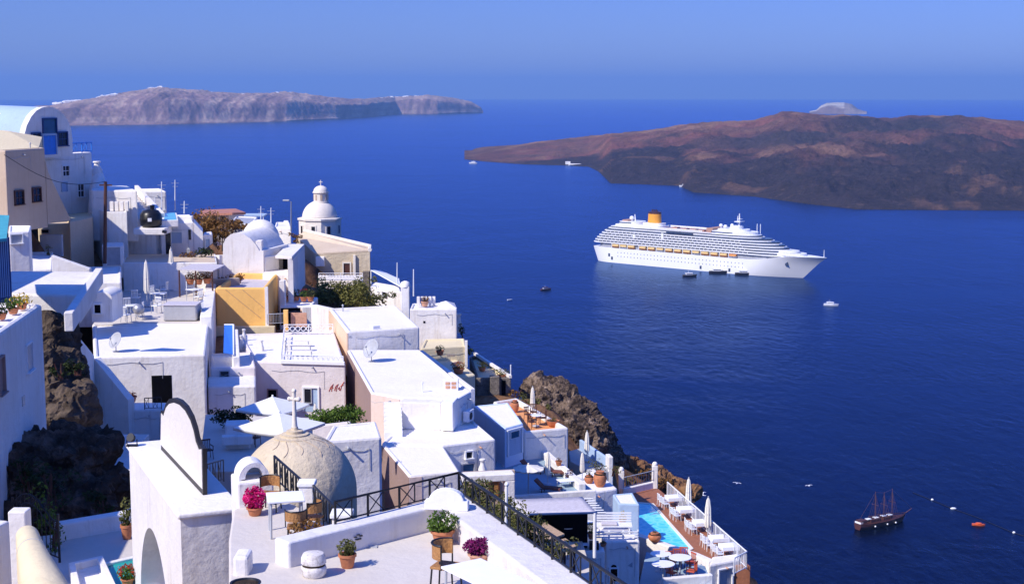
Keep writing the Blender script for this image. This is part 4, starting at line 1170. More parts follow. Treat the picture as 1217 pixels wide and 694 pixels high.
# faces as strips (left pier, over the arch, right pier)
def strip(o):
    f0 = len(body.v)
    cols = [(0, zb_, ztp)] + [(s0, zb_, ztp)]
    vs = [(0, zb_), (s0, zb_), (s0, zsp), (s0, ztp), (0, ztp)]
    body.add([w3(s, z, o) for s, z in vs], [(0, 1, 2, 3, 4)])
    vs = [(s1, zb_), (Lb, zb_), (Lb, ztp), (s1, ztp), (s1, zsp)]
    body.add([w3(s, z, o) for s, z in vs], [(0, 1, 2, 3, 4)])
    for k in range(sN):
        (sa, za), (sb, zb2) = arc[k], arc[k + 1]
        body.add([w3(sa, za, o), w3(sb, zb2, o), w3(sb, ztp, o), w3(sa, ztp, o)], [(0, 1, 2, 3)])
strip(0); strip(Tb)
soff = [(s0, zb_)] + arc + [(s1, zb_)]
for (sa, za), (sb, zb2) in zip(soff, soff[1:]): body.add([w3(sa, za, 0), w3(sb, zb2, 0), w3(sb, zb2, Tb), w3(sa, za, Tb)], [(0, 1, 2, 3)])
for s in (0, Lb): body.add([w3(s, zb_, 0), w3(s, ztp, 0), w3(s, ztp, Tb), w3(s, zb_, Tb)], [(0, 1, 2, 3)])
body.add([w3(0, ztp, 0), w3(Lb, ztp, 0), w3(Lb, ztp, Tb), w3(0, ztp, Tb)], [(0, 1, 2, 3)])
o = body.build('wall', M['gatewhite'], t)
bm = bmesh.new(); bm.from_mesh(o.data); bmesh.ops.remove_doubles(bm, verts=bm.verts, dist=.002); bmesh.ops.recalc_face_normals(bm, faces=bm.faces); bm.to_mesh(o.data); bm.free()
# the crest: bell shaped slab with a dark rim
q0, q1 = PZ(243, 588, ZG), PZ(193, 534, ZG)
cd_ = (q1 - q0); CL = cd_.length; cd_.normalize(); cn = Vector((cd_.y, -cd_.x, 0))
if cn.x < 0: cn = -cn
def zpix(u, v): return PP(u, v, q0, q1)
def sz(u, v):
    p = zpix(u, v); return ((p - q0).dot(cd_), p.z - ZG)
edge_px = [(243.0, 586), (243, 533), (238, 528), (235, 520), (232.5, 508), (228, 494), (221.5, 482), (214.5, 475), (208, 472.5), (202.5, 474), (198.5, 479), (196.3, 486), (195.8, 489), (192.4, 487.5), (192.8, 533)]
ep = [sz(*q) for q in edge_px]
ep[0] = (ep[0][0], 0.0); ep[-1] = (ep[-1][0], 0.0)
def crest(off0, off1, scale_in, name, mat, z0=0.0):
    mbx = MB(); c_ = (sum(q[0] for q in ep) / len(ep), .45)
    pr = []
    for i, (s, z) in enumerate(ep):
        a_, b2 = ep[i - 1], ep[(i + 1) % len(ep)]
        tx, tz = b2[0] - a_[0], b2[1] - a_[1]; ln_ = math.hypot(tx, tz) or 1
        pr.append((s + (-tz / ln_) * scale_in, max(z0, z + (tx / ln_) * scale_in)))
    fr2 = [Vector((q0.x, q0.y, ZG)) + cd_ * s + Vector((0, 0, z)) for s, z in pr]
    k_ = len(fr2); mbx.v = [p + cn * off0 for p in fr2] + [p + cn * off1 for p in fr2]
    mbx.f = [tuple(range(k_)), tuple(range(2 * k_ - 1, k_ - 1, -1))] + [(i, (i + 1) % k_, k_ + (i + 1) % k_, k_ + i) for i in range(k_)]
    return mbx.build(name, mat, t)
crs = crest(-.03, .06, 0.0, 'crest_edge', M['darkframe'])
crest(-.042, .072, -.11, 'crest_face', M['crestcream'], .13)
# flood lamp on the gate
lp = PZ(157, 530, ZG); t = thing('flood_lamp', 'black flood lamp on a bracket at the far end of the white gate', 'lamp', tuple(lp))
lp = Vector(lp)
MB().box((lp.x, lp.y, lp.z + .02), (.26, .12, .04)).tube([(lp.x - .12, lp.y, lp.z), (lp.x - .12, lp.y, lp.z + .17)], .014, 6).tube([(lp.x + .12, lp.y, lp.z), (lp.x + .12, lp.y, lp.z + .17)], .014, 6).build('bracket', M['iron'], t)
hd_ = MB().lathe([(.04, -.08), (.09, -.03), (.105, .05), (.105, .07), (.09, .07)], (0, 0, 0), 16)
rm = Matrix.Rotation(R(-62), 3, 'X') @ Matrix.Identity(3); rz_ = Matrix.Rotation(R(-25), 3, 'Z')
hd_.v = [rz_ @ (Matrix.Rotation(R(65), 3, 'X') @ p) + Vector(lp) + Vector((0, 0, .2)) for p in hd_.v]; hd_.build('lamp_head', M['iron'], t)
gl_ = MB().lathe([(.088, .062), (.088, .068)], (0, 0, 0), 16); gl_.v = [rz_ @ (Matrix.Rotation(R(65), 3, 'X') @ p) + Vector(lp) + Vector((0, 0, .2)) for p in gl_.v]; gl_.build('lens', M['greypaint'], t)

# ================================================================== bottom left: cream vault, iron gate, sunken court
vt_ = thing('vault_roof', 'cream rounded vault top sweeping down to the bottom left corner', 'vault', tuple(PY(60, 690, 24)))
sp_ = [(PY(32, 624, 27.5), .21), (PY(37, 640, 26.4), .25), (PY(46, 662, 25.2), .33), (PY(58, 690, 24.0), .44), (PY(80, 722, 22.8), .62), (PY(105, 765, 21.5), .8)]
mbx = MB(); ns_ = 18
for i, (p, r) in enumerate(sp_):
    a_ = sp_[max(0, i - 1)][0]; b2 = sp_[min(len(sp_) - 1, i + 1)][0]; dd2 = (b2 - a_); dd2.z = 0; dd2.normalize(); sd = Vector((dd2.y, -dd2.x, 0))
    for k in range(ns_ + 1):
        an = math.pi * k / ns_; mbx.v.append(p + sd * math.cos(an) * r + Vector((0, 0, math.sin(an) * r - r)))
    mbx.v.append(p - sd * r + Vector((0, 0, -r - 2.2))); mbx.v.append(p + sd * r + Vector((0, 0, -r - 2.2)))
NN = ns_ + 3
for i in range(len(sp_) - 1):
    for k in range(NN): mbx.f.append((i * NN + k, i * NN + (k + 1) % NN, (i + 1) * NN + (k + 1) % NN, (i + 1) * NN + k))
mbx.f += [tuple(range(NN)), tuple(range((len(sp_) - 1) * NN, len(sp_) * NN))]
mbx.build('vault_shell', M['cream'], vt_, smooth=True, angle=40)
sm = MB(); p, r = sp_[1]; 
dd2 = (sp_[2][0] - sp_[0][0]); dd2.z = 0; dd2.normalize(); sd = Vector((dd2.y, -dd2.x, 0))
sm.tube([p + sd * math.cos(math.pi * k / 12) * r * 1.004 + Vector((0, 0, math.sin(math.pi * k / 12) * r * 1.004 - r)) for k in range(13)], .008, 5)
sm.build('seam', M['greypaint'], vt_)
wp = [PY(-6, 622, 28), PY(16, 606, 28.6)]
wall_thing('white wall in the bottom left corner behind the cream vault', [PY(-60, 620, 26.5), PY(12, 618, 28.3)], .3, PY(12, 618, 28.3).z, CAMZ - 14, M['white'], side=1)
q = PY(23, 605, 29.5); t = thing('gate_pier', 'square white pier between the cream vault and the iron gate', 'pier', (q.x, q.y, q.z - 3))
MB().box((q.x, q.y, q.z - 1.5), (.36, .36, 3)).build('shaft', M['white'], t, bevel=.03)
# sunken court
ZC = CAMZ - 12.0
structure_slab('courtyard_floor', [PZ(*p, ZC) for p in ((20, 640), (160, 622), (235, 640), (235, 760), (20, 800))], ZC, 3, M['floor'])
a, b_ = PZ(70, 643, ZC), PZ(240, 613.5, ZC)
wall_thing('low white parapet in front of the dark rock hollow', [a, b_], .4, ZC + .45, ZC - 3, M['white'], 'garden_wall', 'wall', 1)
# basins
def basin(label, px, rimc, mat, z, hgt):
    poly = [PZ(u, v, z) for u, v in px]; t = thing('basin', label, 'basin', base_of(poly, z - .4)); q = ccw([(p.x, p.y) for p in poly]); o_ = inset(q, -.16)
    mbx = MB(); n = len(q)
    mbx.v = [Vector((*p, z - .5)) for p in o_] + [Vector((*p, z + hgt)) for p in o_] + [Vector((*p, z + hgt)) for p in q] + [Vector((*p, z - .3)) for p in q]
    for i in range(n):
        j = (i + 1) % n
        for r_ in range(3): mbx.f.append((r_ * n + i, r_ * n + j, (r_ + 1) * n + j, (r_ + 1) * n + i))
    mbx.build('rim', M['white'], t, bevel=.02)
    MB().prism(q, z - .3, z + .02 + hgt * .3).build('water' if mat == 'poolwater' else 'bottom', M[mat], t)
m, nt_, b = nodes_of('pool_water'); v = coords(nt_); n = noise_n(nt_, v, 1.3, 3, .5, 1.2); vo = nt_.nodes.new('ShaderNodeTexVoronoi'); vo.inputs['Scale'].default_value = 1.6; vo.feature = 'DISTANCE_TO_EDGE'; nt_.links.new(v, vo.inputs['Vector'])
c = ramp_n(nt_, vo.outputs['Distance'], [(.0, (.22, .78, .84)), (.22, (.09, .66, .76)), (1, (.06, .60, .72))]); nt_.links.new(c, b.inputs['Base Color']); b.inputs['Roughness'].default_value = .08; b.inputs['Specular IOR Level'].default_value = .5
bump_n(nt_, b, n, .25, .1); M['poolwater'] = m
m2 = simple('teal_basin_water', (.02, .36, .30), .15, .2, 1.0); M['tealwater'] = m2
basin('teal green water basin at the bottom edge left of the gate', ((122, 676), (175, 664), (175, 740), (150, 740)), 0, 'tealwater', ZC, .12)
basin('empty white basin in shade next to the teal water', ((90, 682), (116, 676), (146, 745), (108, 760)), 0, 'white', ZC, .28)
plant_pot('flower_pot', 'brown pot with a tall spiky plant standing against the low parapet', tuple(PZ(151, 640, ZC)), .16, .4, .75, .2, 'olive', 150, 'stonebeige' if False else 'terracotta', size=.13)
plant_pot('flower_pot', 'small pot of red flowers on the edge of the teal basin', tuple(PZ(152, 696, ZC)), .16, .2, .3, .24, 'green', 160, 'terracotta', 'redflower', size=.09)
p = PZ(128, 676, ZC + .12)
# iron gate
f0, f1 = PZ(18, 676, ZC), PZ(71, 668, ZC)
f0 = PY(18, 668, f1.y + 1.6); f0.z = ZC
t = thing('iron_gate', 'black wrought iron gate with an arched spiked top beside the cream vault', 'gate', tuple(mid(f0, f1)))
bars = MB(); nb_ = 11
def gtop(s): return 1.15 + .55 * math.sin(math.pi * min(1, s * 1.15)) * (1 - s * .45)
for i in range(nb_ + 1):
    s = i / nb_; p = f0.lerp(f1, s); hh = gtop(s)
    if i in (0, nb_): MB().tube([p, p + Vector((0, 0, hh + .12))], .032, 6).build('post', M['iron'], t)
    else: bars.tube([p + Vector((0, 0, .1)), p + Vector((0, 0, hh)), p + Vector((0, 0, hh + .14))], [.014, .014, .002], 5)
bars.build('bar', M['iron'], t)
MB().tube([f0.lerp(f1, i / 16) + Vector((0, 0, gtop(i / 16) - .08)) for i in range(17)], .022, 6).build('top_rail', M['iron'], t)
MB().tube([f0.lerp(f1, i / 16) + Vector((0, 0, gtop(i / 16) - .32)) for i in range(17)], .016, 6).build('arched_rail', M['iron'], t)
MB().tube([f0 + Vector((0, 0, .12)), f1 + Vector((0, 0, .12))], .02, 6).build('bottom_rail', M['iron'], t)
sc_ = MB()
for i in range(5):
    p = f0.lerp(f1, .15 + .17 * i); dd3 = (f1 - f0).normalized()
    sc_.tube([p + dd3 * (.1 * math.cos(a_ / 4) * (1 - a_ / 40)) + Vector((0, 0, gtop(.15 + .17 * i) - .2 + .1 * math.sin(a_ / 4) * (1 - a_ / 40))) for a_ in range(0, 30)], .01, 4)
sc_.build('scrollwork', M['iron'], t)
p = PZ(58, 658, ZC)
shrub('bush', 'yellow green leafy bush growing behind the iron gate', [((p.x, p.y + .3, ZC + .75), (.5, .4, .7)), ((p.x - .5, p.y + .4, ZC + .4), (.4, .4, .45))], 420, .13, 'green')

# ================================================================== domed chapel below the terrace
YD = 44.5
dc = PY(354, 583, YD); rD = 70 / FPX * YD * 1.02
t = thing('stone_dome', 'weathered beige chapel dome with a stone cross, just beyond the cafe table', 'chapel', (dc.x, dc.y, dc.z - 3))
MB().lathe([(rD * 1.0, -3.2), (rD * 1.0, -.05)] + [(rD * math.cos(a_), rD * 1.0 * math.sin(a_)) for a_ in [math.pi / 2 * k / 16 for k in range(16)]] + [(.02, rD)], tuple(dc), 44, fn=lambda a_, z: 1 + .006 * math.sin(5 * a_ + z)).build('dome', M['stonebeige'], t, smooth=True, angle=180)
tp = dc + Vector((-.06, 0, rD))
MB().lathe([(.62, -.16), (.62, -.09), (.42, -.07), (.42, .0), (.25, .02), (.25, .10), (.12, .12), (.1, .2)], tuple(tp), 24).build('finial_step', M['stonebeige'], t, smooth=True, angle=30)
crm = MB(); z0 = tp + Vector((0, 0, .12))
crm.tube([z0, z0 + Vector((0, 0, .3)), z0 + Vector((0, 0, .82))], [.10, .07, .06], 8)
crm.tube([z0 + Vector((0, 0, .8)), z0 + Vector((0, 0, 1.2))], [.06, .055], 8); crm.tube([z0 + Vector((-.13, .04, .93)), z0 + Vector((.13, -.04, .93))], .06, 8)
for dx, dz in ((-.14, .93), (.14, .93), (0, 1.18)): crm.blob(z0 + Vector((dx, -dx * .3, dz)), .075, 8, 6)
crm.build('cross', M['domestone'], t, smooth=True)
rb = MB()
for a_, L in ((-2.5, .55), (-2.05, .8), (-1.6, .7), (-1.1, .85), (-.6, .6), (-.25, .7)):
    pts = []
    for k in range(9):
        e = math.pi / 2 * (.80 - .34 * L * k / 8); aa = a_ + .35 * math.sin(k / 8 * 2.2)
        pts.append(dc + Vector((math.cos(aa) * math.cos(e), math.sin(aa) * math.cos(e), math.sin(e))) * (rD + .012))
    rb.tube(pts, .009, 5)
rb.build('crack_line', M['tan'], t)
reg([(dc.x + rD * math.cos(k), dc.y + rD * math.sin(k)) for k in (0, 1.05, 2.1, 3.14, 4.2, 5.24)], dc.z - 1.0, 2)
# ================================================================== middle of the village
# -- big white stepped house: upper storey, wide roof, stairs and lower rooms
U, upoly, zU = house('white_house', 'big stepped white house with peach side walls and a dish on its wide roof', 'house', [(412.5, 394), (498.5, 388.5), (470, 362.5), (391, 366.5)], 97, 3.0, M['white'], rim=(.3, .14))
zL = ZA(413, 415.8, 97)
lp = [PZ(u, v, zL) for u, v in ((441, 466), (475, 472), (544, 474), (560, 465), (499, 415.6), (412.6, 415.6))]
block(U, lp, zL, 3.6, M['white'], None, rim=(.22, .09), name='storey_wall', rname='storey_roof')
# mauve side wall and peach corner, each its own render coat
def coat(t, p0, p1, z0, z1, mat, name, off=.03):
    d, n = facing(p0, p1); N = Vector((n.x, n.y, 0)) * off
    q = [Vector(p0) - N * 2, Vector(p1) - N * 2, Vector(p1) + N, Vector(p0) + N]
    return MB().prism([(p.x, p.y) for p in q], z0, z1).build(name, mat, t)
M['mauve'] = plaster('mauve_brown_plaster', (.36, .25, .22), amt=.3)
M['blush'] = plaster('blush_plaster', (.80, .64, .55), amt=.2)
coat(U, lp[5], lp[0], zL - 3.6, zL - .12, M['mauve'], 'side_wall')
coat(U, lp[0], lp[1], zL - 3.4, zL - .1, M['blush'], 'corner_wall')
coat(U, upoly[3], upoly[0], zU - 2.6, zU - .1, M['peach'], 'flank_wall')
# rooms one step lower
zM = ZA(480, 502, 82.2)
m2 = [PZ(u, v, zM - .03) for u, v in ((453.5, 527), (486, 565), (546, 559.5), (527, 529.4))]
m1 = [PZ(u, v, zM) for u, v in ((453.5, 526.5), (527, 529), (589, 521.7), (561, 498), (480, 500))]
block(U, m2, zM - .03, 4.2, M['white'], None, rim=(.2, .07), name='annex_wall', rname='annex_roof')
block(U, m1, zM, 3.2, M['white'], None, rim=(.2, .07), name='front_room_wall', rname='front_room_roof')
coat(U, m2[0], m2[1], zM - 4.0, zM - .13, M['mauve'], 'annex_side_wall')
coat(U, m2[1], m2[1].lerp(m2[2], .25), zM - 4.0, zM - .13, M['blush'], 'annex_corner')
# solid box, pillar and the flight of stairs against the front of the wide roof
fz0, fz1 = lp[1], lp[2]
bxp = [PZ(475, 473, zL + .02), PZ(529, 473.5, zL + .02)]
wallbox(U, fz0, fz1, 479, 474, 528, 506, 1.0, M['white'], 'buttress_room', .06)
wallbox(U, fz0, fz1, 529.5, 473, 543.5, 506, 1.3, M['white_clean'], 'buttress_pillar', .05)
st = MB(); sa, sb = PZ(457, 474, zL), PZ(479, 500, zM)
nst = 8; d2 = Vector((sb.x - sa.x, sb.y - sa.y, 0))
sd2 = Vector((1, 0, 0))
for k in range(nst):
    z = zL - (zL - zM) * (k + 1) / (nst + 1)
    st.box((sa.x + .45 + .03 * k, sa.y - .15 - .3 * k, z - 1.0), (.95, .32, 2.0))
st.build('stair', M['white_clean'], U)
# windows of the front room
opening(U, m1[1], m1[2], 553.5, 536.5, 560.5, 544, M['white_clean'], M['glassdark'], fw=.07, bars=0)
opening(U, m1[1], m1[2], 549.5, 551, 562.5, 570, M['greypaint'], M['blueglass'], name='door', sub='door_leaf', fw=.06)
opening(U, upoly[0], upoly[1], 414.5, 399, 417.5, 401, None, M['greypaint'], name='vent')
def cone_pot(label, p, h, r, name='chimney', cat='chimney', mat='white'):
    t = thing(name, label, cat, tuple(p))
    MB().lathe([(r, -.2), (r, h * .3), (r * .55, h * .62), (r * .5, h * .85), (r * .75, h * .9), (r * .7, h), (r * .3, h)], tuple(p), 14).build('stack', M[mat], t, smooth=True, angle=60)
    return t
p = PP(570, 560, m1[1], m1[2]); d, n = facing(m1[1], m1[2]); p = p + Vector((n.x, n.y, 0)) * .35
cone_pot('small white conical chimney before the front room of the stepped house', p, .75, .22)
# things on the roof
def dish(label, p, r, az, el=35, mat='greypaint'):
    t = thing('satellite_dish', label, 'satellite dish', tuple(p))
    rm = Matrix.Rotation(az, 3, 'Z') @ Matrix.Rotation(R(90 - el), 3, 'X')
    c = Vector(p) + Vector((0, 0, r * 1.35))
    mbx = MB().lathe([(.02, -.16 * r), (.5 * r, -.11 * r), (.85 * r, .02 * r), (r, .1 * r)], (0, 0, 0), 22); mbx.f = mbx.f[:-1]
    mbx.v = [rm @ q + c for q in mbx.v]; o = mbx.build('reflector', M[mat], t, smooth=True, angle=180); s_ = o.modifiers.new('thick', 'SOLIDIFY'); s_.thickness = .02
    MB().tube([Vector(p) - Vector((0, 0, .05)), Vector(p) + Vector((0, 0, r * .9)), c + rm @ Vector((0, 0, -.16 * r))], .03, 7).lathe([(.2, 0), (.2, .04)], tuple(p), 10).build('mast', M['steel'], t)
    MB().tube([c + rm @ Vector((0, -r * .8, 0)), c + rm @ Vector((0, -r * .15, r * .75))], .015, 5).blob(c + rm @ Vector((0, -.1 * r, r * .78)), .07 * r + .03, 8, 6).build('feed_horn', M['steel'], t)
    return t
dish('large grey satellite dish on the wide roof of the stepped white house', PZ(441.5, 430, zL - .09), .62, R(-42), 28)
p = PZ(536, 463, zL - .09); t = thing('chimney', 'low white chimney block with brown clay vents on the roof edge', 'chimney', tuple(p))
MB().box((p.x, p.y, p.z + .3), (.85, .6, .6)).build('stack', M['white_clean'], t, bevel=.03)
for dx in (-.17, .17):
    for dz in (.2, .42): MB().box((p.x + dx, p.y - .3, p.z + dz), (.26, .04, .16)).build('clay_vent', M['paleterracotta'], t)
p = PZ(502, 466, zL - .09); tag(MB().tube([p, p + Vector((0, 0, .55))], .035, 7).lathe([(.07, .52), (.05, .6)], tuple(p), 8).build('vent_pipe', M['whitepaint']), 'thin white vent pipe on the wide roof of the stepped house', 'pipe')
# air conditioner
p = PP(551, 493, lp[2], lp[3]); d, n = facing(lp[2], lp[3]); N = Vector((n.x, n.y, 0)); zc = p.z
t = thing('air_conditioner', 'white air conditioner unit with a black fan under the roof edge', 'air conditioner', tuple(p))
ang = math.atan2(d.y, d.x)
pc = p + N * .3
MB().box(tuple(pc), (.85, .34, .6), ang).build('casing', M['whitepaint'], t, bevel=.02)
fan = MB().lathe([(.21, 0), (.21, .02)], (0, 0, 0), 18); rm = Matrix.Rotation(ang, 3, 'Z') @ Matrix.Rotation(R(90), 3, 'X')
sgn = 1 if (rm @ Vector((0, 0, 1))).dot(N) > 0 else -1
fan.v = [rm @ Vector((q.x - .12, q.y, q.z * sgn + sgn * .172)) + pc for q in fan.v]; fan.build('fan_grille', M['iron'], t)
# little portal below with the planted court
zp = ZA(560, 566, 66)
pa, pb = PZ(549, 566, zp), PZ(612, 563, zp)
t = thing('white_portal', 'white flat topped portal frame over a planted court behind the railing', 'portal', tuple(pa - Vector((0, 0, 3))))
mbx = MB(); mbx.slab(pa, pb, .75, zp - .32, zp, 1); mbx.build('beam', M['white'], t, bevel=.04)
pq = pa.lerp(pb, .82); mbx = MB(); mbx.slab(pq, pb, .7, zp - 3.2, zp - .32, 1); mbx.build('pillar', M['white'], t, bevel=.03)
pq0 = pa + Vector((0, 1.9, 0)); pq1 = pb + Vector((0, 1.9, 0)); mbx = MB(); mbx.slab(pq0, pq1, .2, zp - 3.2, zp - .32, 1); mbx.build('back_wall', M['tan'], t)
opening(t, pq0, pq1, 583, 572, 592, 592, M['wood'], M['browncane'], name='door', sub='door_leaf', fw=.06)
reg([(pa.x, pa.y), (pb.x, pb.y), (pb.x, pb.y + 3), (pa.x, pa.y + 3)], zp - 2.4, .8)
c = PY(575, 598, 58)
shrub('shrub', 'dense dark olive shrub filling the court behind the railing corner', [((c.x - .4, c.y + 3, c.z - .5), (.8, .8, .6)), ((c.x + .3, c.y + 1, c.z - .7), (1.0, 1, .6)), ((c.x + 1.1, c.y, c.z - 1.0), (.8, .8, .6))], 3600, .17, 'olive')
c = PY(610, 618, 52)
shrub('shrub', 'lower brownish shrub with dry twigs by the white flagpole', [((c.x, c.y, c.z), (.7, .7, .6)), ((c.x + .7, c.y + .5, c.z - .5), (.7, .6, .6)), ((c.x + 1.2, c.y + .3, c.z - 1.2), (.6, .6, .6))], 2200, .14, 'olive')
p = PY(600.5, 632, 50); top = PY(602.2, 575.5, 50)
t = thing('flagpole', 'bare white pole standing behind the black railing', 'pole', tuple(p - Vector((0, 0, 1))))
MB().tube([p - Vector((0, 0, 1)), top], [.055, .05], 10).build('shaft', M['whitepaint'], t); MB().blob(top, .08, 8, 6).build('knob', M['whitepaint'], t)
# wall that shades behind the dome
zZ = ZA(388, 523, 55)
zpoly = [PZ(u, v, zZ) for u, v in ((384, 524), (453.5, 519), (447, 500), (395, 505))]
Z = thing('white_house', 'plain white house front half hidden by the stone dome', 'house', base_of(zpoly, zZ - 6))
block(Z, zpoly, zZ, 6, M['white'], None, rim=(.2, .06))

# -- white house with door, blue shade put into its wall colour, right of the stepped house
zN = ZA(600, 509, 91)
npoly = [PZ(u, v, zN) for u, v in ((600, 509), (622, 503), (604, 478), (563, 482))]
Nn = thing('white_house', 'narrow white house with a pale framed door below the tiled terrace', 'house', base_of(npoly, zN - 3.5))
block(Nn, npoly, zN, 3.5, M['shadewhite'], None, rim=(.2, .06))
opening(Nn, npoly[0], npoly[1], 603.5, 511, 619, 540, M['white_clean'], M['paleblue'], name='door', sub='door_leaf', fw=.12)
opening(Nn, npoly[0], npoly[1], 606, 512, 616, 520, M['white_clean'], M['blueglass'], name='fanlight', sub='glass', fw=.05, back=.04)
# -- terrace with orange tiles
zO = ZA(623, 513, 93)
opoly = [PZ(u, v, zO) for u, v in ((623, 513), (675.7, 508), (614, 472.5), (586, 477))]
O = thing('tiled_terrace', 'white walled terrace with bright orange tiles and clay pots above the sea', 'terrace', base_of(opoly, zO - 3.4))
block(O, opoly, zO, 3.4, M['white'], M['terracottafloor'], rim=(.28, .34), rname='tiled_floor')
zof = zO - .34
def at(u, v, z): return tuple(PZ(u, v, z))
plant_pot('clay_urn', 'big terracotta urn at the far end of the orange tiled terrace', at(612, 490, zof), .28, .85, 0, 0, 'olive', 0, shape='urn', cat='urn')
plant_pot('flower_pot', 'wide low terracotta pot on the orange tiles near the sea side wall', at(657, 507, zof), .42, .42, .2, .25, 'olive', 50, shape='bowl', size=.08)
rt = mk_round_table(.4, .72, 'whitepaint'); ch2 = mk_chair('wood'); ch3 = mk_chair('whitepaint')
place(rt, USED, at(637, 506, zof), 0, 'white round table with red chairs on the orange tiled terrace')
for k, (u, v, a_) in enumerate(((628, 500, 40), (634, 497, 0), (632, 509, 130), (645, 504, 280))):
    place(ch2, USED, at(u, v, zof), R(a_), ('dark red chair at the left edge of the orange terrace', 'dark red chair behind the round table on orange tiles', 'dark red chair in front of the round table on orange tiles', 'dark red chair right of the round table on orange tiles')[k], 'chairs on the orange terrace')
cp = mk_closed_parasol(2.4)
place(cp, USED, at(633, 493, zof), 0, 'short folded cream parasol against the rock behind the orange terrace', 'folded parasols', .8)
# -- grey blue terrace with parasol and loungers
zG = ZA(640, 576, 87)
gpoly = [PZ(u, v, zG) for u, v in ((612, 591), (708, 584), (640, 531), (590, 545), (586, 566))]
structure_slab('painted_terrace', gpoly, zG, 3, M['greyblue'])
wall_thing('sloping white parapet on the sea side of the grey blue terrace', [PZ(636, 533, zG), PZ(692, 583, zG)], .45, zG + .42, zG - 2.5, M['white'])
wall_thing('white front parapet of the grey blue terrace above the sun awning', [PZ(611, 593, zG), PZ(708, 586, zG)], .3, zG + .22, zG - 3, M['white'])
op = mk_open_parasol(1.75, 1.85, 10, 'canvas', .22, valance=.06)
place(op, USED, at(628, 589, zG), 0, 'round cream open parasol on the grey blue terrace')
place(cp, USED, at(651, 575, zG), 0, 'tall folded cream parasol beside the round open parasol', 'folded parasols', .82)
lg = mk_lounger()
place(lg, USED, at(633, 561, zG), R(60), 'brown sun lounger at the back of the grey blue terrace', 'sun loungers', .8)
place(lg, USED, at(664, 566, zG), R(75), 'brown sun lounger in the middle by the low white table', 'sun loungers', .85)
place(lg, USED, at(652, 585, zG), R(70), 'brown sun lounger nearest the front parapet, beside the folded parasol', 'sun loungers', .85)
lt = mk_table(.9, .7, .4, 'cloth', 'greypaint')
place(lt, USED, at(672, 578, zG), R(20), 'low white table between the brown loungers')
place(ch2, USED, at(676, 572, zG), R(200), 'dark red chair near the sea side of the grey blue terrace', None, .8)
plant_pot('flower_pot', 'terracotta pot on the sloping parapet beside the loungers', at(664, 553, zG + .42), .2, .3, .2, .15, 'dryleaf', 40, size=.07)
# pots and folded parasols on the white ledge
zK = ZA(700, 577, 89)
kp = [PZ(u, v, zK) for u, v in ((690, 587), (734, 580), (706, 556), (680, 566))]
K = thing('white_ledge', 'white stepped ledge carrying big clay pots beside the sun awning', 'ledge', base_of(kp, zK - 4))
block(K, kp, zK, 4, M['white'], None, rim=None)
plant_pot('clay_urn', 'largest round terracotta urn, with a mottled belly, on the white ledge', at(713, 578, zK), .42, .95, 0, 0, 'olive', 0, shape='urn', cat='urn')
plant_pot('clay_urn', 'smaller orange terracotta pot left of the largest urn on the ledge', at(700, 574, zK), .3, .5, .3, .25, 'olive', 70, shape='urn', cat='urn', size=.09)
place(cp, USED, at(692, 570, zK), 0, 'folded cream parasol left of the clay pots on the white ledge', 'folded parasols', .72)
place(cp, USED, tuple(PY(697.5, 547, 97)), 0, 'folded cream parasol standing farthest back below the rock', 'folded parasols', .82)
zW = ZA(700, 545, 98)
structure_slab('rock_terrace', [PZ(u, v, zW) for u, v in ((678, 548), (706, 562), (724, 560), (690, 532), (676, 536))], zW, 3, M['greyroof'])
wall_thing('grey green low wall edging the small terrace under the rock', [PZ(690, 534, zW), PZ(722, 556, zW)], .2, zW + .7, zW - 2, M['paleblue'])
wall_thing('small white wall end beside the clay urns', [PZ(722, 556, zW), PZ(726, 560, zW)], .3, zW + .95, zW - 2, M['white'])
c = PZ(712, 560, zW); shrub('shrub', 'sparse green plants on the small terrace behind the clay urns', [((c.x, c.y, c.z + .3), (1.0, .5, .5)), ((c.x + .8, c.y - .4, c.z + .2), (.6, .5, .4))], 260, .13, 'olive')
c = PZ(640, 534, zG); shrub('shrub', 'small dark bush in the corner below the tiled terrace wall', [((c.x - .3, c.y, zG + .45), (.45, .4, .55))], 260, .12, 'darkgreen')

# -- awning restaurant
zP = ZA(627, 611, 74.5); zPf = zP - 2.35
t = thing('awning', 'pale lilac canvas awning stretched over a shady terrace', 'awning', tuple(PZ(660, 611, zP) - Vector((0, 0, 2.35))))
a1, a2, a3, a4 = PZ(627, 611, zP), PZ(709.5, 609, zP), PZ(692, 590, zP + .12), PZ(613, 593, zP + .12)
mbx = MB(); nx = 14
for j in range(5):
    for i in range(nx + 1):
        s, r_ = i / nx, j / 4; p = a1.lerp(a2, s).lerp(a4.lerp(a3, s), r_); mbx.v.append(p + Vector((0, 0, -.05 * math.sin(math.pi * r_) * (1 if i % 2 else .4))))
for j in range(4):
    for i in range(nx): q = j * (nx + 1) + i; mbx.f.append((q, q + 1, q + nx + 2, q + nx + 1))
o = mbx.build('canvas', M['greycanvas'], t, smooth=True, angle=180); o.modifiers.new('thick', 'SOLIDIFY').thickness = .03
M['awnwhite'] = M['greycanvas']
for s in (0.0, .97): MB().tube([a1.lerp(a2, s) - Vector((0, 0, 2.35)), a1.lerp(a2, s)], .09, 8).build('post', M['whitepaint'], t)
MB().tube([a1, a2], .06, 8).build('front_beam', M['navy'], t)
sl_ = MB()
for k in range(7):
    p = a2.lerp(a3, k / 7); q = p + (a2 - a1).normalized() * .45; sl_.tube([p, q], .04, 5)
sl_.build('slat', M['whitepaint'], t)
reg([(p.x, p.y) for p in (a1, a2, a3, a4)], zPf, 1.0)
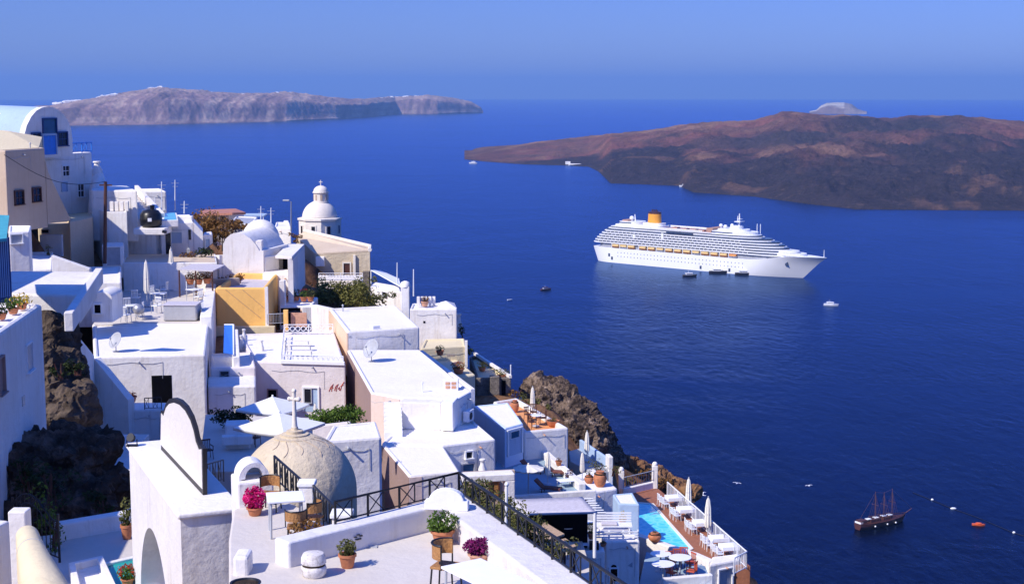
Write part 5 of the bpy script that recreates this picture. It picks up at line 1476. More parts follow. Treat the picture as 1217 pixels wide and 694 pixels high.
structure_slab('shaded_terrace', [(a1 + Vector((-.6, -4.2, 0))), (a2 + Vector((-.3, -4.0, 0))), a3 + Vector((0, 1.0, 0)), a4 + Vector((0, 1.0, 0))], zPf, 2, M['floor'])
wall_thing('back wall coloured black for the shade under the awning', [a4 + Vector((-.2, .35, 0)), a3 + Vector((.3, .35, 0))], .2, zP - .1, zPf - .5, M['void'])  # near-black wall colour stands in for the awning's shade
wall_thing('white side wall of the shaded terrace under the awning', [a4 + Vector((-.2, .5, 0)), a1 + Vector((-.25, -.2, 0))], .3, zP + .1, zPf - 2, M['white'])
rt2 = mk_round_table(.42, .72, 'whitepaint')
for k, (u, v) in enumerate(((663, 636), (674, 641), (697, 636))):
    place(rt2, USED, at(u, v, zPf), 0, ('white round table deepest in the awning shade', 'white round table at the front edge of the awning shade', 'white round table by the right post of the awning')[k], 'round tables under the awning')
c = PZ(703, 640, zPf); plant_pot('flower_pot', 'yellow flowering pot plant at the right post of the awning', tuple(c), .2, .35, .5, .3, 'green', 160, 'terracotta', 'yellowflower', size=.1)
# timber sun decks in front of the awning
for k, (pxs, lb) in enumerate(((((622, 626), (648, 620), (671, 634), (645, 643)), 'sunlit tan timber panel before the awning, left of two'), (((642, 647), (672, 639), (686, 648), (655, 659)), 'sunlit tan timber panel on dark red posts, right of two'))):
    zz_ = zP - .35; pl_ = [PZ(u, v, zz_) for u, v in pxs]; t = thing('timber_canopy', lb, 'canopy', base_of(pl_, zPf), 'timber canopies')
    MB().prism([(p.x, p.y) for p in pl_], zz_ - .1, zz_).build('panel', M['lightwood'], t, bevel=.01)
    for p in inset(ccw([(p.x, p.y) for p in pl_]), .12): MB().tube([(p[0], p[1], zPf), (p[0], p[1], zz_ - .1)], .07, 6).build('post', M['wood'], t)
M['rose'] = simple('red_painted_wood', (.30, .05, .04), .6, .2, 5)
for k, (u, v, a_) in enumerate(((640, 664, 10), (652, 672, -20), (668, 664, 30))):
    place(ch2, USED, tuple(PZ(u, v, zPf)), R(a_), ('dark red chair behind the railing, leftmost under the timber panels', 'dark red chair behind the railing, nearest of three below the timber panels', 'dark red chair behind the railing, rightmost below the timber panels')[k], 'red chairs below the timber panels')
# -- white house with slatted balcony beside the pool
zQ = ZA(719.4, 642.5, 79)
qp = [PZ(u, v, zQ) for u, v in ((719.4, 643), (760.5, 642), (748, 624), (707, 626))]
Q = thing('white_house', 'white house front with a slatted balcony and small arch beside the pool', 'house', base_of(qp, zQ - 7))
block(Q, qp, zQ, 7, M['white'], None, rim=(.2, .08))
opening(Q, qp[0], qp[1], 725.5, 675, 733.5, 690, M['white_clean'], M['void'], name='arched_door', sub='dark_opening', fw=.08)
pc = PP(729.5, 676, qp[0], qp[1]); d, n = facing(qp[0], qp[1])
av = MB(); av.v = [pc + Vector((d.x, d.y, 0)) * (.185 * math.cos(a_)) + Vector((n.x, n.y, 0)) * o_ + Vector((0, 0, .26 * math.sin(a_))) for o_ in (.0, .065) for a_ in [math.pi * k / 12 for k in range(13)]]
av.f = [tuple(range(13)), tuple(range(13, 26))] + [(k, k + 1, 14 + k, 13 + k) for k in range(12)]
av.build('arch_top', M['void'], Q)
tri = MB(); pc = PP(749, 671, qp[0], qp[1]); D3 = Vector((d.x, d.y, 0)); N3 = Vector((n.x, n.y, 0)) * .02
if D3.x < 0: D3 = -D3
tri.add([pc + D3 * .12 + N3 + Vector((0, 0, .16)), pc + D3 * .12 + N3 - Vector((0, 0, .14)), pc - D3 * .14 + N3 - Vector((0, 0, .02))], [(0, 1, 2)]); tri.build('triangular_vent', M['greypaint'], Q)
qa, qb = PZ(707, 640.5, zQ), PZ(758, 640, zQ)
bal = thing('balcony_rail', 'white slatted balcony rail on top of the house by the pool', 'railing', tuple(qa))
mb1 = MB()
for z in (.08, .22, .36): mb1.slab(qa, qb, .05, zQ + z, zQ + z + .07)
mb1.build('slat', M['whitepaint'], bal)
for s in (0, .33, .66, 1): p = qa.lerp(qb, s); MB().box((p.x, p.y + .06, zQ + .24), (.09, .09, .5)).build('post', M['whitepaint'], bal)
bench = PZ(722, 634, zQ); t = thing('slatted_bench', 'white slatted bench with folded blue white cloths on the balcony by the pool', 'bench', tuple(bench))
mb1 = MB()
for k in range(5): mb1.box((bench.x + .3, bench.y + .12 * k, zQ + .4 + .02 * k), (2.1, .09, .05))
mb1.build('seat', M['whitepaint'], t)
mb1 = MB()
for k in range(4): mb1.box((bench.x + .3, bench.y + .7, zQ + .55 + .14 * k), (2.1, .05, .09))
mb1.build('backrest', M['whitepaint'], t)
for sx in (-.6, 1.2): MB().box((bench.x + sx, bench.y + .25, zQ + .2), (.07, .5, .4)).build('leg', M['whitepaint'], t)
MB().box((bench.x + .1, bench.y + .25, zQ + .5), (.9, .5, .12)).build('cushion', M['bluefabric'] if False else M['greycanvas'], t, bevel=.04)
plant_pot('flower_pot', 'tall terracotta pot with yellow green plant on the slatted balcony', tuple(PZ(740, 625, zQ)), .2, .4, .5, .22, 'yellowflower', 120, size=.1)
plant_pot('flower_pot', 'small clay pot on the corner of the white wall left of the balcony', tuple(PZ(717, 649, zQ + .02)), .18, .2, .1, .14, 'olive', 40, shape='bowl', size=.06)
z7 = ZA(700, 655, 77)
sp7 = [PZ(u, v, z7) for u, v in ((682, 655), (719, 654.5), (716, 644), (690, 646))]
S7 = thing('white_house', 'low white wall block in front of the awning, left of the slatted balcony', 'house', base_of(sp7, z7 - 6))
block(S7, sp7, z7, 6, M['white'], None, rim=None)
p = PZ(706, 652, z7); tag(MB().box((p.x, p.y, p.z + .2), (.5, .4, .4)).build('black_box', M['blackplastic'], None, bevel=.03), 'small black box standing on the low white wall block', 'box')
place(lt, USED, tuple(PZ(692, 652, z7)), 0, 'low white table on the wall block left of the black box', None, .7)
# pale blue upright walls behind the balcony
zB = ZA(745, 596, 84)
bp = [PZ(u, v, zB) for u, v in ((735, 598), (760, 599), (752, 585), (728, 587))]
Bq = thing('white_house', 'pale blue shaded wall block between the clay urns and the pool', 'house', base_of(bp, zB - 5))
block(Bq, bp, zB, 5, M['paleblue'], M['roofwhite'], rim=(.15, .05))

# -- pool terrace
zD = ZA(823, 658, 88)
deck = [PZ(u, v, zD) for u, v in ((742, 586), (779, 580), (791, 590), (889, 676), (878, 664), (844, 669), (823, 660), (760, 640), (746, 610))]
deck = [PZ(u, v, zD) for u, v in ((740, 588), (781, 579), (892, 672), (846, 671), (823, 660), (756, 642))]
structure_slab('pool_deck', deck, zD, 4, M['deckwood'])
pool = [PZ(u, v, zD + .01) for u, v in ((774, 599.5), (820, 652), (810, 657), (795, 649), (757, 635), (757, 598))]
t = thing('swimming_pool', 'turquoise swimming pool with white rim set in the red brown deck', 'swimming pool', base_of(pool, zD))
q = ccw([(p.x, p.y) for p in pool]); o_ = inset(q, -.2); mbx = MB(); n_ = len(q)
mbx.v = [Vector((*p, zD + .004)) for p in o_] + [Vector((*p, zD + .07)) for p in o_] + [Vector((*p, zD + .07)) for p in q] + [Vector((*p, zD + .02)) for p in q]
for i in range(n_):
    j = (i + 1) % n_
    for r_ in range(3): mbx.f.append((r_ * n_ + i, r_ * n_ + j, (r_ + 1) * n_ + j, (r_ + 1) * n_ + i))
mbx.build('rim', M['lightwood'] if False else M['canvas'], t)
MB().prism(q, zD + .006, zD + .025).build('water', M['poolwater'], t)
wall_thing('curved white curb wall on the near side of the pool', [PZ(756, 640, zD), PZ(795, 654, zD), PZ(826, 664, zD), PZ(846, 673, zD)], .5, zD + .35, zD - 3.5, M['white'])
plant_pot('flower_pot', 'round terracotta pot on the white curb of the pool', tuple(PZ(778, 643, zD + .36)), .42, .55, .12, .2, 'olive', 40, shape='urn', size=.08)
wall_thing('white low wall at the far end of the pool deck', [PZ(739, 588, zD), PZ(780, 578.5, zD)], .3, zD + .45, zD - 2, M['white'])
iron_railing('thin grey railing on the far low wall of the pool deck', [PZ(741, 580, zD + .6) , PZ(777, 571.5, zD + .6)], .75, 1.0, mat='greypaint', pattern='bars', r=.02)
for (u, v, lb) in ((738, 586, 'white post at the left end of the far pool wall'), (778, 579.5, 'white post at the right end of the far pool wall')):
    p = PZ(u, v, zD); t = thing('wall_post', lb, 'post', tuple(p)); MB().box((p.x, p.y, zD + .75), (.4, .4, 1.7)).build('shaft', M['white'], t, bevel=.04); MB().blob((p.x, p.y, zD + 1.68), .2, 10, 6).build('knob', M['white'], t, smooth=True)
r0, r1 = PZ(793, 590.5, zD), PZ(887, 676, zD)
rl = [r0.lerp(r1, k / 4) for k in range(5)]
iron_railing('long white balustrade of fine bars along the sea edge of the pool deck', rl + [r1 + Vector((-.9, -1.2, 0))], 1.05, .8, mat='whitepaint', pattern='bars', r=.028, posts_every=3)
tbl = mk_table(1.15, .95, .74, 'cloth', 'greypaint'); 
MBc = MB().box((0, 0, .60), (1.17, .97, .27)); cl_ = MBc.build('tablecloth', M['cloth'], tbl, bevel=.02)
tl = [(801, 601), (815, 615), (834, 631), (854, 650), (866, 660)]
nm_ = ('first', 'second', 'third', 'fourth', 'fifth')
dirn = math.atan2((r1 - r0).y, (r1 - r0).x)
for k, (u, v) in enumerate(tl):
    place(tbl, USED, tuple(PZ(u, v, zD)), dirn + R(90), f'white clothed dining table on the pool deck, {nm_[k]} from the far end', 'white dining tables on the pool deck', .92)
ck = 0
pn = (r1 - r0).normalized(); ps = Vector((-pn.y, pn.x, 0)); 
if ps.x > 0: ps = -ps
for k, (u, v) in enumerate(tl):
    c = PZ(u, v, zD)
    for j, (aa, bb, rz_) in enumerate(((-.45, .78, 0), (.1, .82, 0), (.6, .76, 0))):
        q = c + pn * aa + ps * bb
        place(ch3, USED, tuple(q), math.atan2(ps.y, ps.x) - R(90) + R(rnd.uniform(-14, 14)), 'white chair, ' + ('far', 'middle', 'near')[j] + f' seat at the {nm_[k]} clothed table from the far end', 'white chairs on the pool deck', .85)
place(cp, USED, tuple(PZ(818, 610, zD)), 0, 'folded cream parasol between the clothed tables, nearer the far end of the pool deck', 'folded parasols', 1.0)
place(cp, USED, tuple(PZ(841, 640, zD)), 0, 'largest folded cream parasol by the white balustrade of the pool deck', 'folded parasols', 1.1)
# cabin at the bottom right and the low dining terrace
zE = ZA(860, 664, 86)
ep_ = [PZ(u, v, zE) for u, v in ((843, 671), (879, 664), (878, 657), (846, 661))]
E = thing('white_house', 'white cabin with a dark doorway at the near end of the pool deck', 'house', base_of(ep_, zE - 6))
block(E, ep_, zE, 6, M['white'], None, rim=None)
opening(E, ep_[0], ep_[1], 854, 676, 869, 700, M['white_clean'], M['greyroof'], name='doorway', sub='dim_opening', fw=.08)
wall_thing('slanted white stair wall beside the cabin below the pool', [PZ(832, 668, zE), PZ(846, 700, zE - 1.5)], .5, [zE - .1, zE - 1.4], zE - 6, M['white'])
zR = ZA(800, 690, 80)
structure_slab('dining_terrace', [PZ(u, v, zR) for u, v in ((758, 700), (850, 700), (838, 672), (768, 655))], zR, 3, M['greyblue'])
wall_thing('white front wall of the low dining terrace at the bottom edge', [PZ(787, 697, zR), PZ(846, 692, zR)], .35, zR + .5, zR - 3, M['white'])
M['coral'] = simple('coral_red_seat', (.55, .10, .045), .7, .25, 5)
chr_ = mk_chair('wood', 'coral')
place(rt2, USED, tuple(PZ(808, 684, zR)), 0, 'white round table among coral red chairs at the bottom edge', None, 1.5)
place(rt2, USED, tuple(PZ(785, 678, zR)), 0, 'white round table in shade under the pool curb', None, 1.4)
place(rt2, USED, tuple(PZ(788, 692, zR)), 0, 'white round table in shade at the very bottom beside the coral chairs', None, 1.5)
for k, (u, v, a_) in enumerate(((797, 677, 20), (805, 674, 0), (820, 678, -60), (822, 688, 240), (798, 690, 140), (812, 672, -10))):
    place(chr_, USED, tuple(PZ(u, v, zR)), R(a_), ('coral red chair left of the round table on the low terrace', 'coral red chair behind the round table on the low terrace', 'bright coral chair right of the round table on the low terrace', 'coral red chair nearest the cabin wall on the low terrace', 'coral red chair at the front left of the low terrace', 'coral red chair farthest back against the pool curb')[k], 'coral chairs on the low terrace', 1.1)
# ================================================================== upper left part of the village
# -- white house with the black door and the terrace behind it
zH = ZA(180, 422, 85)
hp = [PZ(u, v, zH) for u, v in ((111.5, 424), (244, 421), (248, 384), (109.5, 385))]
H8 = thing('white_house', 'white flat roofed house with one square black doorway and a dish on its roof', 'house', base_of(hp, zH - 7))
block(H8, hp, zH, 7, M['white'], None, rim=(.25, .12))
opening(H8, hp[0], hp[1], 180.5, 446, 204.5, 481, None, M['void'], name='doorway', back=.012)
dish('round grey satellite dish at the left end of the flat roof with black doorway below', PZ(138, 418, zH - .1), .5, R(-40), 30)
# low blue shaded outbuilding in front
zS = ZA(170, 484, 80)
s1 = [PZ(u, v, zS) for u, v in ((148, 487), (212, 486), (212, 478), (150, 478))]
S1 = thing('white_house', 'low white shed in blue shade below the black doorway', 'house', base_of(s1, zS - 5)); block(S1, s1, zS, 5, M['white'], None, rim=None)
iron_railing('small black railing on the ledge below the black doorway', [PZ(172, 486.5, zS), PZ(192, 486, zS)], .62, .25)
plant_pot('flower_pot', 'small dark red pot plant on the ledge left of the black doorway', tuple(PZ(156, 478, zS)), .3, .35, .25, .35, 'redflower', 90, size=.1)
# shaded retaining wall left of it with a white sloping coping
ra_, rb_, rc_ = PY(77, 382, 70), PY(112, 425, 80), PY(152, 474, 79)
t = thing('retaining_wall', 'tall shaded retaining wall with a bright sloping white coping left of the flat roof', 'wall', (rb_.x, rb_.y, rb_.z - 8))
mbx = MB(); mbx.slab(ra_, rb_, .5, ra_.z - 9, (ra_.z - .06, rb_.z - .06), 1); mbx.slab(rb_, rc_, .5, rb_.z - 10, (rb_.z - .06, rc_.z - .06), 1); mbx.build('wall', M['white'], t)
mbx = MB(); mbx.slab(ra_, rb_, .8, (ra_.z - .06, rb_.z - .06), (ra_.z + .1, rb_.z + .1), 1); mbx.build('coping', M['white_clean'], t)
# stepped path in shade beside the rock hollow
stp = thing('stone_stair', 'shaded white steps climbing beside the dark rock hollow', 'stair', tuple(PY(140, 600, 50)))
mbx = MB()
for k in range(9):
    p = PY(137 + k * .5, 606 - k * 9.5, 49 + k * 2.6); mbx.box((p.x, p.y + 1, p.z - 1.5), (1.7, 3.0, 3.0))
mbx.build('step', M['white'], stp, bevel=.03)
# -- roof terrace full of furniture
zS2 = zH + .05
tp = [PZ(u, v, zS2) for u, v in ((108, 386), (249, 383.5), (252, 336.5), (148, 336))]
structure_slab('roof_terrace', [Vector((p.x, p.y + .35, 0)) if i < 2 else p for i, p in enumerate(tp)], zS2 - .03, 5, M['floor'])
wall_thing('bright white parapet running back along the right edge of the roof terrace', [PZ(245, 386, zS2), PZ(252.5, 336, zS2)], .75, zS2 + .55, zS2 - 6, M['white'])
wall_thing('low bluish white wall at the back left of the roof terrace', [PZ(141, 340, zS2), PZ(158, 341, zS2)], .5, zS2 + 1.5, zS2 - 1, M['white'])
zT3 = ZA(200, 312, 112.5)
structure_slab('stepped_court', [PZ(u, v, zT3) for u, v in ((146, 312.5), (258, 312.5), (256, 302), (150, 302))], zT3, 4, M['white'])
structure_slab('court_floor', [PZ(u, v, zT3 + .02) for u, v in ((148, 311.5), (256, 311.5), (254, 302), (152, 302))], zT3 + .02, .015, M['beige'])
cpb = mk_closed_parasol(3.2)
place(cpb, USED, tuple(PZ(175, 364, zS2)), 0, 'large folded cream parasol on the roof terrace, nearer of two', 'folded parasols on the roof terrace', 1.0)
place(cpb, USED, tuple(PZ(204.5, 345, zS2)), 0, 'large folded cream parasol on the roof terrace, farther of two', 'folded parasols on the roof terrace', 1.0)
gb = PZ(213, 382, zS2); t = thing('storage_chest', 'big covered grey chest on the roof terrace', 'chest', tuple(gb))
MB().box((gb.x, gb.y + 1.0, zS2 + .5), (2.15, 1.6, 1.0)).build('chest_body', M['greyroof'], t, bevel=.08); MB().box((gb.x, gb.y + 1.0, zS2 + 1.03), (2.25, 1.7, .07)).build('lid', M['greycanvas'], t, bevel=.02)
chw = mk_chair('greypaint', 'whitepaint'); tbw = mk_table(.8, .8, .74, 'whitepaint', 'greypaint')
spots = [(150, 372), (166, 378), (150, 383), (186, 372), (184, 357), (195, 352), (226, 352), (236, 361), (236, 376), (230, 343), (162, 362)]
for k, (u, v) in enumerate(spots):
    place(chw, USED, tuple(PZ(u, v, zS2)), rnd.uniform(0, 6.28), ('white grey chair by the hut on the roof terrace', 'white grey chair near the front edge left of the big parasol', 'white grey chair at the very front left of the roof terrace', 'white grey chair between big parasol and grey chest', 'white grey chair behind the grey chest, left', 'white grey chair below the farther parasol', 'white grey chair at the back right of the roof terrace', 'white grey chair along the right parapet, middle', 'white grey chair along the right parapet, nearest the front', 'white grey chair along the right parapet, farthest back', 'white grey chair half hidden behind the nearer folded parasol')[k], 'chairs on the roof terrace', 1.15)
for k, (u, v) in enumerate(((158, 377), (190, 362), (231, 357))):
    place(tbw, USED, tuple(PZ(u, v, zS2)), rnd.uniform(0, 1), ('square white table left of the nearer folded parasol', 'square white table between the two folded parasols', 'square white table by the right parapet of the roof terrace')[k], 'tables on the roof terrace', 1.1)
bb = PZ(165, 380, zS2); t = thing('barbecue', 'dark round metal barbecue at the front of the roof terrace', 'barbecue', tuple(bb))
MB().lathe([(.05, .35), (.3, .45), (.4, .7), (.3, .95), (.05, 1.05)], tuple(bb), 14).build('kettle', M['steel'], t, smooth=True)
for a_ in (0, 2.1, 4.2): MB().tube([bb + Vector((.3 * math.cos(a_), .3 * math.sin(a_), 0)), bb + Vector((.15 * math.cos(a_), .15 * math.sin(a_), .5))], .02, 5).build('leg', M['steel'], t)
# hut with rounded top
zHt = zS2
h0, h1 = PY(109, 383, 93), PY(134, 383, 93)
t = thing('white_hut', 'small white round topped hut with a dark window at the left of the roof terrace', 'hut', tuple(mid(h0, h1)))
wdt = (h1 - h0).length; zt_ = PY(120, 352, h0.y).z; zHt = h0.z
mbx = MB(); pr = [(0, 0), (wdt, 0)] + [(wdt / 2 + wdt / 2 * math.cos(math.pi * k / 12), zt_ - zHt - .1 + (wdt * .28) * math.sin(math.pi * k / 12)) for k in range(13)]
k_ = len(pr); mbx.v = [h0 + Vector((x, 0, z)) for x, z in pr] + [h0 + Vector((x, 2.6, z)) for x, z in pr]
mbx.f = [tuple(range(k_)), tuple(range(2 * k_ - 1, k_ - 1, -1))] + [(i, (i + 1) % k_, k_ + (i + 1) % k_, k_ + i) for i in range(k_)]
mbx.build('hut_shell', M['white'], t, bevel=.03)
opening(t, h0, h0 + Vector((1, 0, 0)), 112.5, 362, 120, 372, M['white_clean'], M['void'], fw=.08)
# awning and planters behind the roof terrace
p0 = PY(212, 320, 109); p1 = PY(253, 323, 108)
t = thing('awning', 'flat lilac awning over planters behind the roof terrace', 'awning', tuple(p0 - Vector((0, 0, 2))))
MB().prism([(p0.x, p0.y), (p1.x, p1.y), (p1.x + .2, p1.y + 3.6), (p0.x + .4, p0.y + 3.6)], p1.z - .0, p1.z + .08).build('canopy', M['greycanvas'], t)
for s in (0.02, .5, .98): q = p0.lerp(p1, s); MB().tube([(q.x, q.y, p1.z - 2), (q.x, q.y, p1.z)], .06, 6).build('post', M['wood'], t)
for k, (u, v, Y) in enumerate(((226, 330, 109.5), (236, 330, 109.5), (246, 329, 109.5), (219, 306, 116), (228, 305, 116))):
    q = PY(u, v, Y)
    plant_pot('planter', ('leftmost orange planter under the lilac awning', 'middle orange planter under the lilac awning', 'rightmost orange planter under the lilac awning', 'orange planter above the lilac awning, left', 'orange planter above the lilac awning, right')[k], (q.x, q.y, q.z - .5), .3, .4, .5, .4, 'dryleaf', 110, size=.16, group='orange planters by the lilac awning')
wall_thing('white wall with sloping top between the lilac awning and the vaulted chapel', [PY(226, 310, 121), PY(263, 300, 117)], .4, [PY(226, 305, 121).z, PY(263, 303, 117).z], CAMZ - 26, M['white'])
c = PY(241, 301, 116); shrub('shrub', 'small dark green shrub on the white slope left of the vaulted chapel', [((c.x, c.y, c.z), (.9, .6, .6))], 260, .2, 'darkgreen')

# -- ochre orange house
zOr = ZA(256, 342, 108)
orp = [PZ(u, v, zOr) for u, v in ((256, 342), (316.6, 342), (331, 325), (282, 324))]
Or = thing('orange_house', 'ochre orange house with a flat lilac roof and white corner edge', 'house', base_of(orp, zOr - 5))
block(Or, orp, zOr, 5.2, M['orange'], M['greycanvas'], rim=(.3, .45))
q = orp[1]; MB().box((q.x, q.y, zOr - 1.4), (.22, .22, 2.9)).build('corner_trim', M['white'], Or)
tb_ = MB(); tb_.slab(orp[0] + Vector((-.0, -.35, 0)), orp[1] + Vector((.6, -.35, 0)), .5, zOr - 5, zOr - 2.75); tb_.build('base_course', M['paleyellow'], Or)
wr = MB().tube([PP(268, 344, orp[0], orp[1]) - Vector((0, .03, 0)), PP(310, 378, orp[0], orp[1]) - Vector((0, .03, 0))], .014, 4).tube([PP(288, 344, orp[0], orp[1]) - Vector((0, .03, 0)), PP(314, 366, orp[0], orp[1]) - Vector((0, .03, 0))], .014, 4); wr.build('cable', M['mauve'], Or)
c = PY(268, 333, 114); shrub('shrub', 'dark brown creeper on the wall left of the orange house roof', [((c.x, c.y, c.z - .2), (1.2, .6, .5)), ((c.x + 1.0, c.y, c.z + .2), (.6, .5, .5))], 300, .18, 'dryleaf')
wall_thing('long dark stone wall left of the orange house roof', [PY(252, 336, 112), PY(284, 330, 113)], .4, PY(252, 332, 112).z, PY(252, 345, 112).z, M['tan'])
# white L shaped house with planters beside it
zL1 = ZA(333, 363, 113)
l1 = [PZ(u, v, zL1) for u, v in ((332, 364), (371, 363), (378, 353), (338, 353))]
L1 = thing('white_house', 'white house with a planted ledge right of the orange house', 'house', base_of(l1, zL1 - 4)); block(L1, l1, zL1, 4, M['white'], None, rim=(.22, .1))
opening(L1, l1[0], l1[1], 334, 366, 357, 386, None, M['void'], name='dark_opening', back=.012)
cl1 = PZ(335, 364, zL1); MB().box((cl1.x, cl1.y + .5, zL1 + .9), (.4, .6, 2.0)).build('pillar', M['white'], L1, bevel=.03)
wallbox(L1, l1[0], l1[1], 359, 364, 371, 388, .5, M['white'], 'pier')
q = PY(346, 386, 104); t = thing('garden_gate', 'orange wooden gate post and panel beside the orange house', 'gate', tuple(q))
MB().box((q.x - .35, q.y, q.z + .3), (.3, .3, 1.5)).build('post', M['orange'], t); MB().box((q.x + .5, q.y + .3, q.z + .3), (1.1, .15, 1.0)).build('panel', M['paleterracotta'], t)
iron_railing('thin grey railing beside the orange house and its gate', [PY(318, 386, 105), PY(340, 385, 105)], .75, .45, mat='greypaint', pattern='bars')
for k, (u, v) in enumerate(((345, 354), (352, 353.5), (361, 354), (369, 354))):
    plant_pot('flower_pot', ('blue white potted plant first from the left on the planted ledge', 'potted plant second from the left on the planted ledge', 'red flowering pot third on the planted ledge', 'pale potted plant last on the planted ledge')[k], tuple(PZ(u, v + 4, zL1)), .28, .35, .6, .4, ('darkgreen', 'olive', 'green', 'olive')[k], 90, 'terracotta', ('redflower' if k == 2 else None), size=.16, group='pots on the planted ledge')
hp_ = [(384, 352, 1.2, .8), (396, 350, 1.3, .9), (410, 350, 1.6, 1.1), (424, 350, 1.5, 1.2), (432, 354, 1.0, .9)]
cl_ = []
for (u, v, rx, rz_) in hp_: q = PY(u, v, 120); cl_.append(((q.x, q.y, q.z), (rx, .9, rz_)))
shrub('hedge', 'thick olive green hedge with red flowers below the beige church', cl_, 4200, .27, 'hedge', 'hedge')
q = PY(428, 352, 118); shrub('shrub', 'taller yellowish bush at the right end of the church hedge', [((q.x, q.y, q.z), (1.1, .8, 1.1))], 900, .24, 'hedge')
q = PY(345, 338, 124); shrub('shrub', 'dark green bush in shadow beneath the porch of the vaulted chapel', [((q.x + 1.2, q.y, q.z - .6), (2.2, 1, 1.0)), ((q.x + 3.2, q.y, q.z - 1.2), (1.6, 1, .8))], 700, .22, 'darkgreen')
wall_thing('white wall between planted ledge and the peach roofed house', [PY(373, 366, 110), PY(394, 366, 108)], .5, PY(373, 362, 110).z, CAMZ - 27, M['white'])
# -- house with ornate roof terrace railing and red painted writing
zX = ZA(334, 430, 92)
xp = [PZ(u, v, zX) for u, v in ((300, 424), (410.5, 432), (397, 393), (283, 397))]
xp[0] = PZ(302, 429, zX)
X = thing('white_house', 'pinkish white house with ornate roof railing and red script on its wall', 'house', base_of(xp, zX - 7)); block(X, xp, zX, 7, M['pinkwhite'], M['roofwhite'], rim=(.25, .1))
wallbox(X, xp[0], xp[1], 334, 428.5, 410, 433, .12, M['white_clean'], 'cornice')
opening(X, xp[0], xp[1], 361.5, 461, 378, 489, M['white_clean'], M['paleblue'], name='door', sub='door_leaf', fw=.1)
opening(X, xp[0], xp[1], 362.5, 462, 370, 478, M['greypaint'], M['glassdark'], name='window', sub='pane', fw=.05, back=.05)
opening(X, xp[0], xp[1], 319, 463, 329, 474, M['mauve'], M['void'], fw=.06)
# red hand painted writing: looping strokes, too faint to read in the photograph
d, n = facing(xp[0], xp[1]); wrt = MB()
def wp(u, v): return PP(u, v, xp[0], xp[1]) + Vector((n.x, n.y, 0)) * .02
for strokes in (((391, 465), (393, 460), (396, 456), (394.5, 461), (394, 465)), ((392, 462), (396, 460.5)), ((397.5, 464), (399, 459), (402, 456), (400, 461), (399.5, 465)), ((401.5, 462), (403.5, 459.5), (403, 463.5), (405, 462)), ((404.5, 464), (406, 458), (409, 453.5)), ((404.5, 459), (408, 457))):
    wrt.tube([wp(*q) for q in strokes], .02, 4)
wrt.build('painted_script', M['coral'] if 'coral' in M else M['rose'], X)
zx1 = zX + .0
def scroll_rail(label, a, b_, h, rings, mat='whitepaint', name='railing'):
    t = thing(name, label, 'railing', tuple(a)); MB().tube([a + Vector((0, 0, h)), b_ + Vector((0, 0, h))], .03, 6).build('top_rail', M[mat], t); MB().tube([a + Vector((0, 0, .08)), b_ + Vector((0, 0, .08))], .025, 6).build('bottom_rail', M[mat], t)
    sc_ = MB(); L = (b_ - a).length; d_ = (b_ - a).normalized()
    for k in range(rings):
        c = a + d_ * (L * (k + .5) / rings) + Vector((0, 0, h * .54)); r_ = min(h * .38, L / rings * .42)
        sc_.tube([c + d_ * (r_ * math.cos(q)) + Vector((0, 0, r_ * math.sin(q))) for q in [2 * math.pi * j / 12 for j in range(13)]], .028, 5)
    sc_.build('scrollwork', M[mat], t)
    for s in (0, .5, 1): q = a.lerp(b_, s); MB().tube([q, q + Vector((0, 0, h))], .035, 6).build('post', M[mat], t)
    return t
scroll_rail('ornate white ring patterned railing at the back of the roof terrace', PZ(338, 396.5, zX), PZ(396, 396, zX), .62, 9)
scroll_rail('low white ornate railing along the front of the roof terrace', PZ(336, 430, zX), PZ(408, 432, zX), .45, 12)
scroll_rail('short white ornate railing down the left side of the roof terrace', PZ(334.5, 429, zX), PZ(337.5, 400, zX), .5, 6)
tw = mk_table(2.0, .5, .5, 'canvas', 'greypaint')
for k, (u, v) in enumerate(((353, 412), (355, 417), (356, 424))):
    place(tw, USED, tuple(PZ(u, v, zX - .1)), 0, ('narrow white bench farthest back on the ornate roof terrace', 'narrow white bench in the middle of the ornate roof terrace', 'narrow white bench nearest the front ornate railing')[k], 'benches on the ornate roof terrace', .8)
for k, (u, v, hh) in enumerate(((290, 405, .5), (311, 417, .4), (287, 411, .4))):
    q = PZ(u, v, zX - .1); cone_pot(('short white roof chimney beside the blue canvas', 'short white roof chimney in the middle of the shaded roof edge', 'tiny white chimney at the left edge of the pinkish roof')[k], q, hh + .3, .16)
# blue canvas and balcony between the two houses
q = PY(272, 385, 92); t = thing('shade_sail', 'bright blue canvas hanging on a white frame between two houses', 'shade sail', tuple(q - Vector((0, 0, 2))))
a, b_ = PY(266.5, 386, 94), PY(277, 386, 94); mbx = MB(); mbx.v = [a, b_, PY(277, 421, 90), PY(265.5, 419, 90)]; mbx.f = [(0, 1, 2, 3)]; o = mbx.build('canvas', M['bluefabric'], t); o.modifiers.new('thick', 'SOLIDIFY').thickness = .03
MB().tube([PY(277.5, 386, 94), PY(277.5, 422, 90)], .06, 6).build('rail', M['whitepaint'], t); MB().tube([a, b_], .06, 6).build('rail', M['whitepaint'], t)
wall_thing('white sloping wall edge right of the blue canvas', [PY(279, 391, 93.5), PY(281, 424, 90)], .4, [PY(279, 391, 93.5).z, PY(281, 424, 90).z], CAMZ - 22, M['white'])
zY = ZA(260, 434, 90)
yp = [PZ(u, v, zY) for u, v in ((250, 437), (304, 436), (300, 418), (250, 420))]
Yh = thing('white_house', 'bluish shaded house front between the black doorway house and pinkish house', 'house', base_of(yp, zY - 7)); block(Yh, yp, zY, 7, M['pinkwhite'], None, rim=(.2, .1))
opening(Yh, yp[0], yp[1], 262, 441, 272, 451, M['greypaint'], M['glassdark'], fw=.06)
zY2 = ZA(270, 458, 86.5)
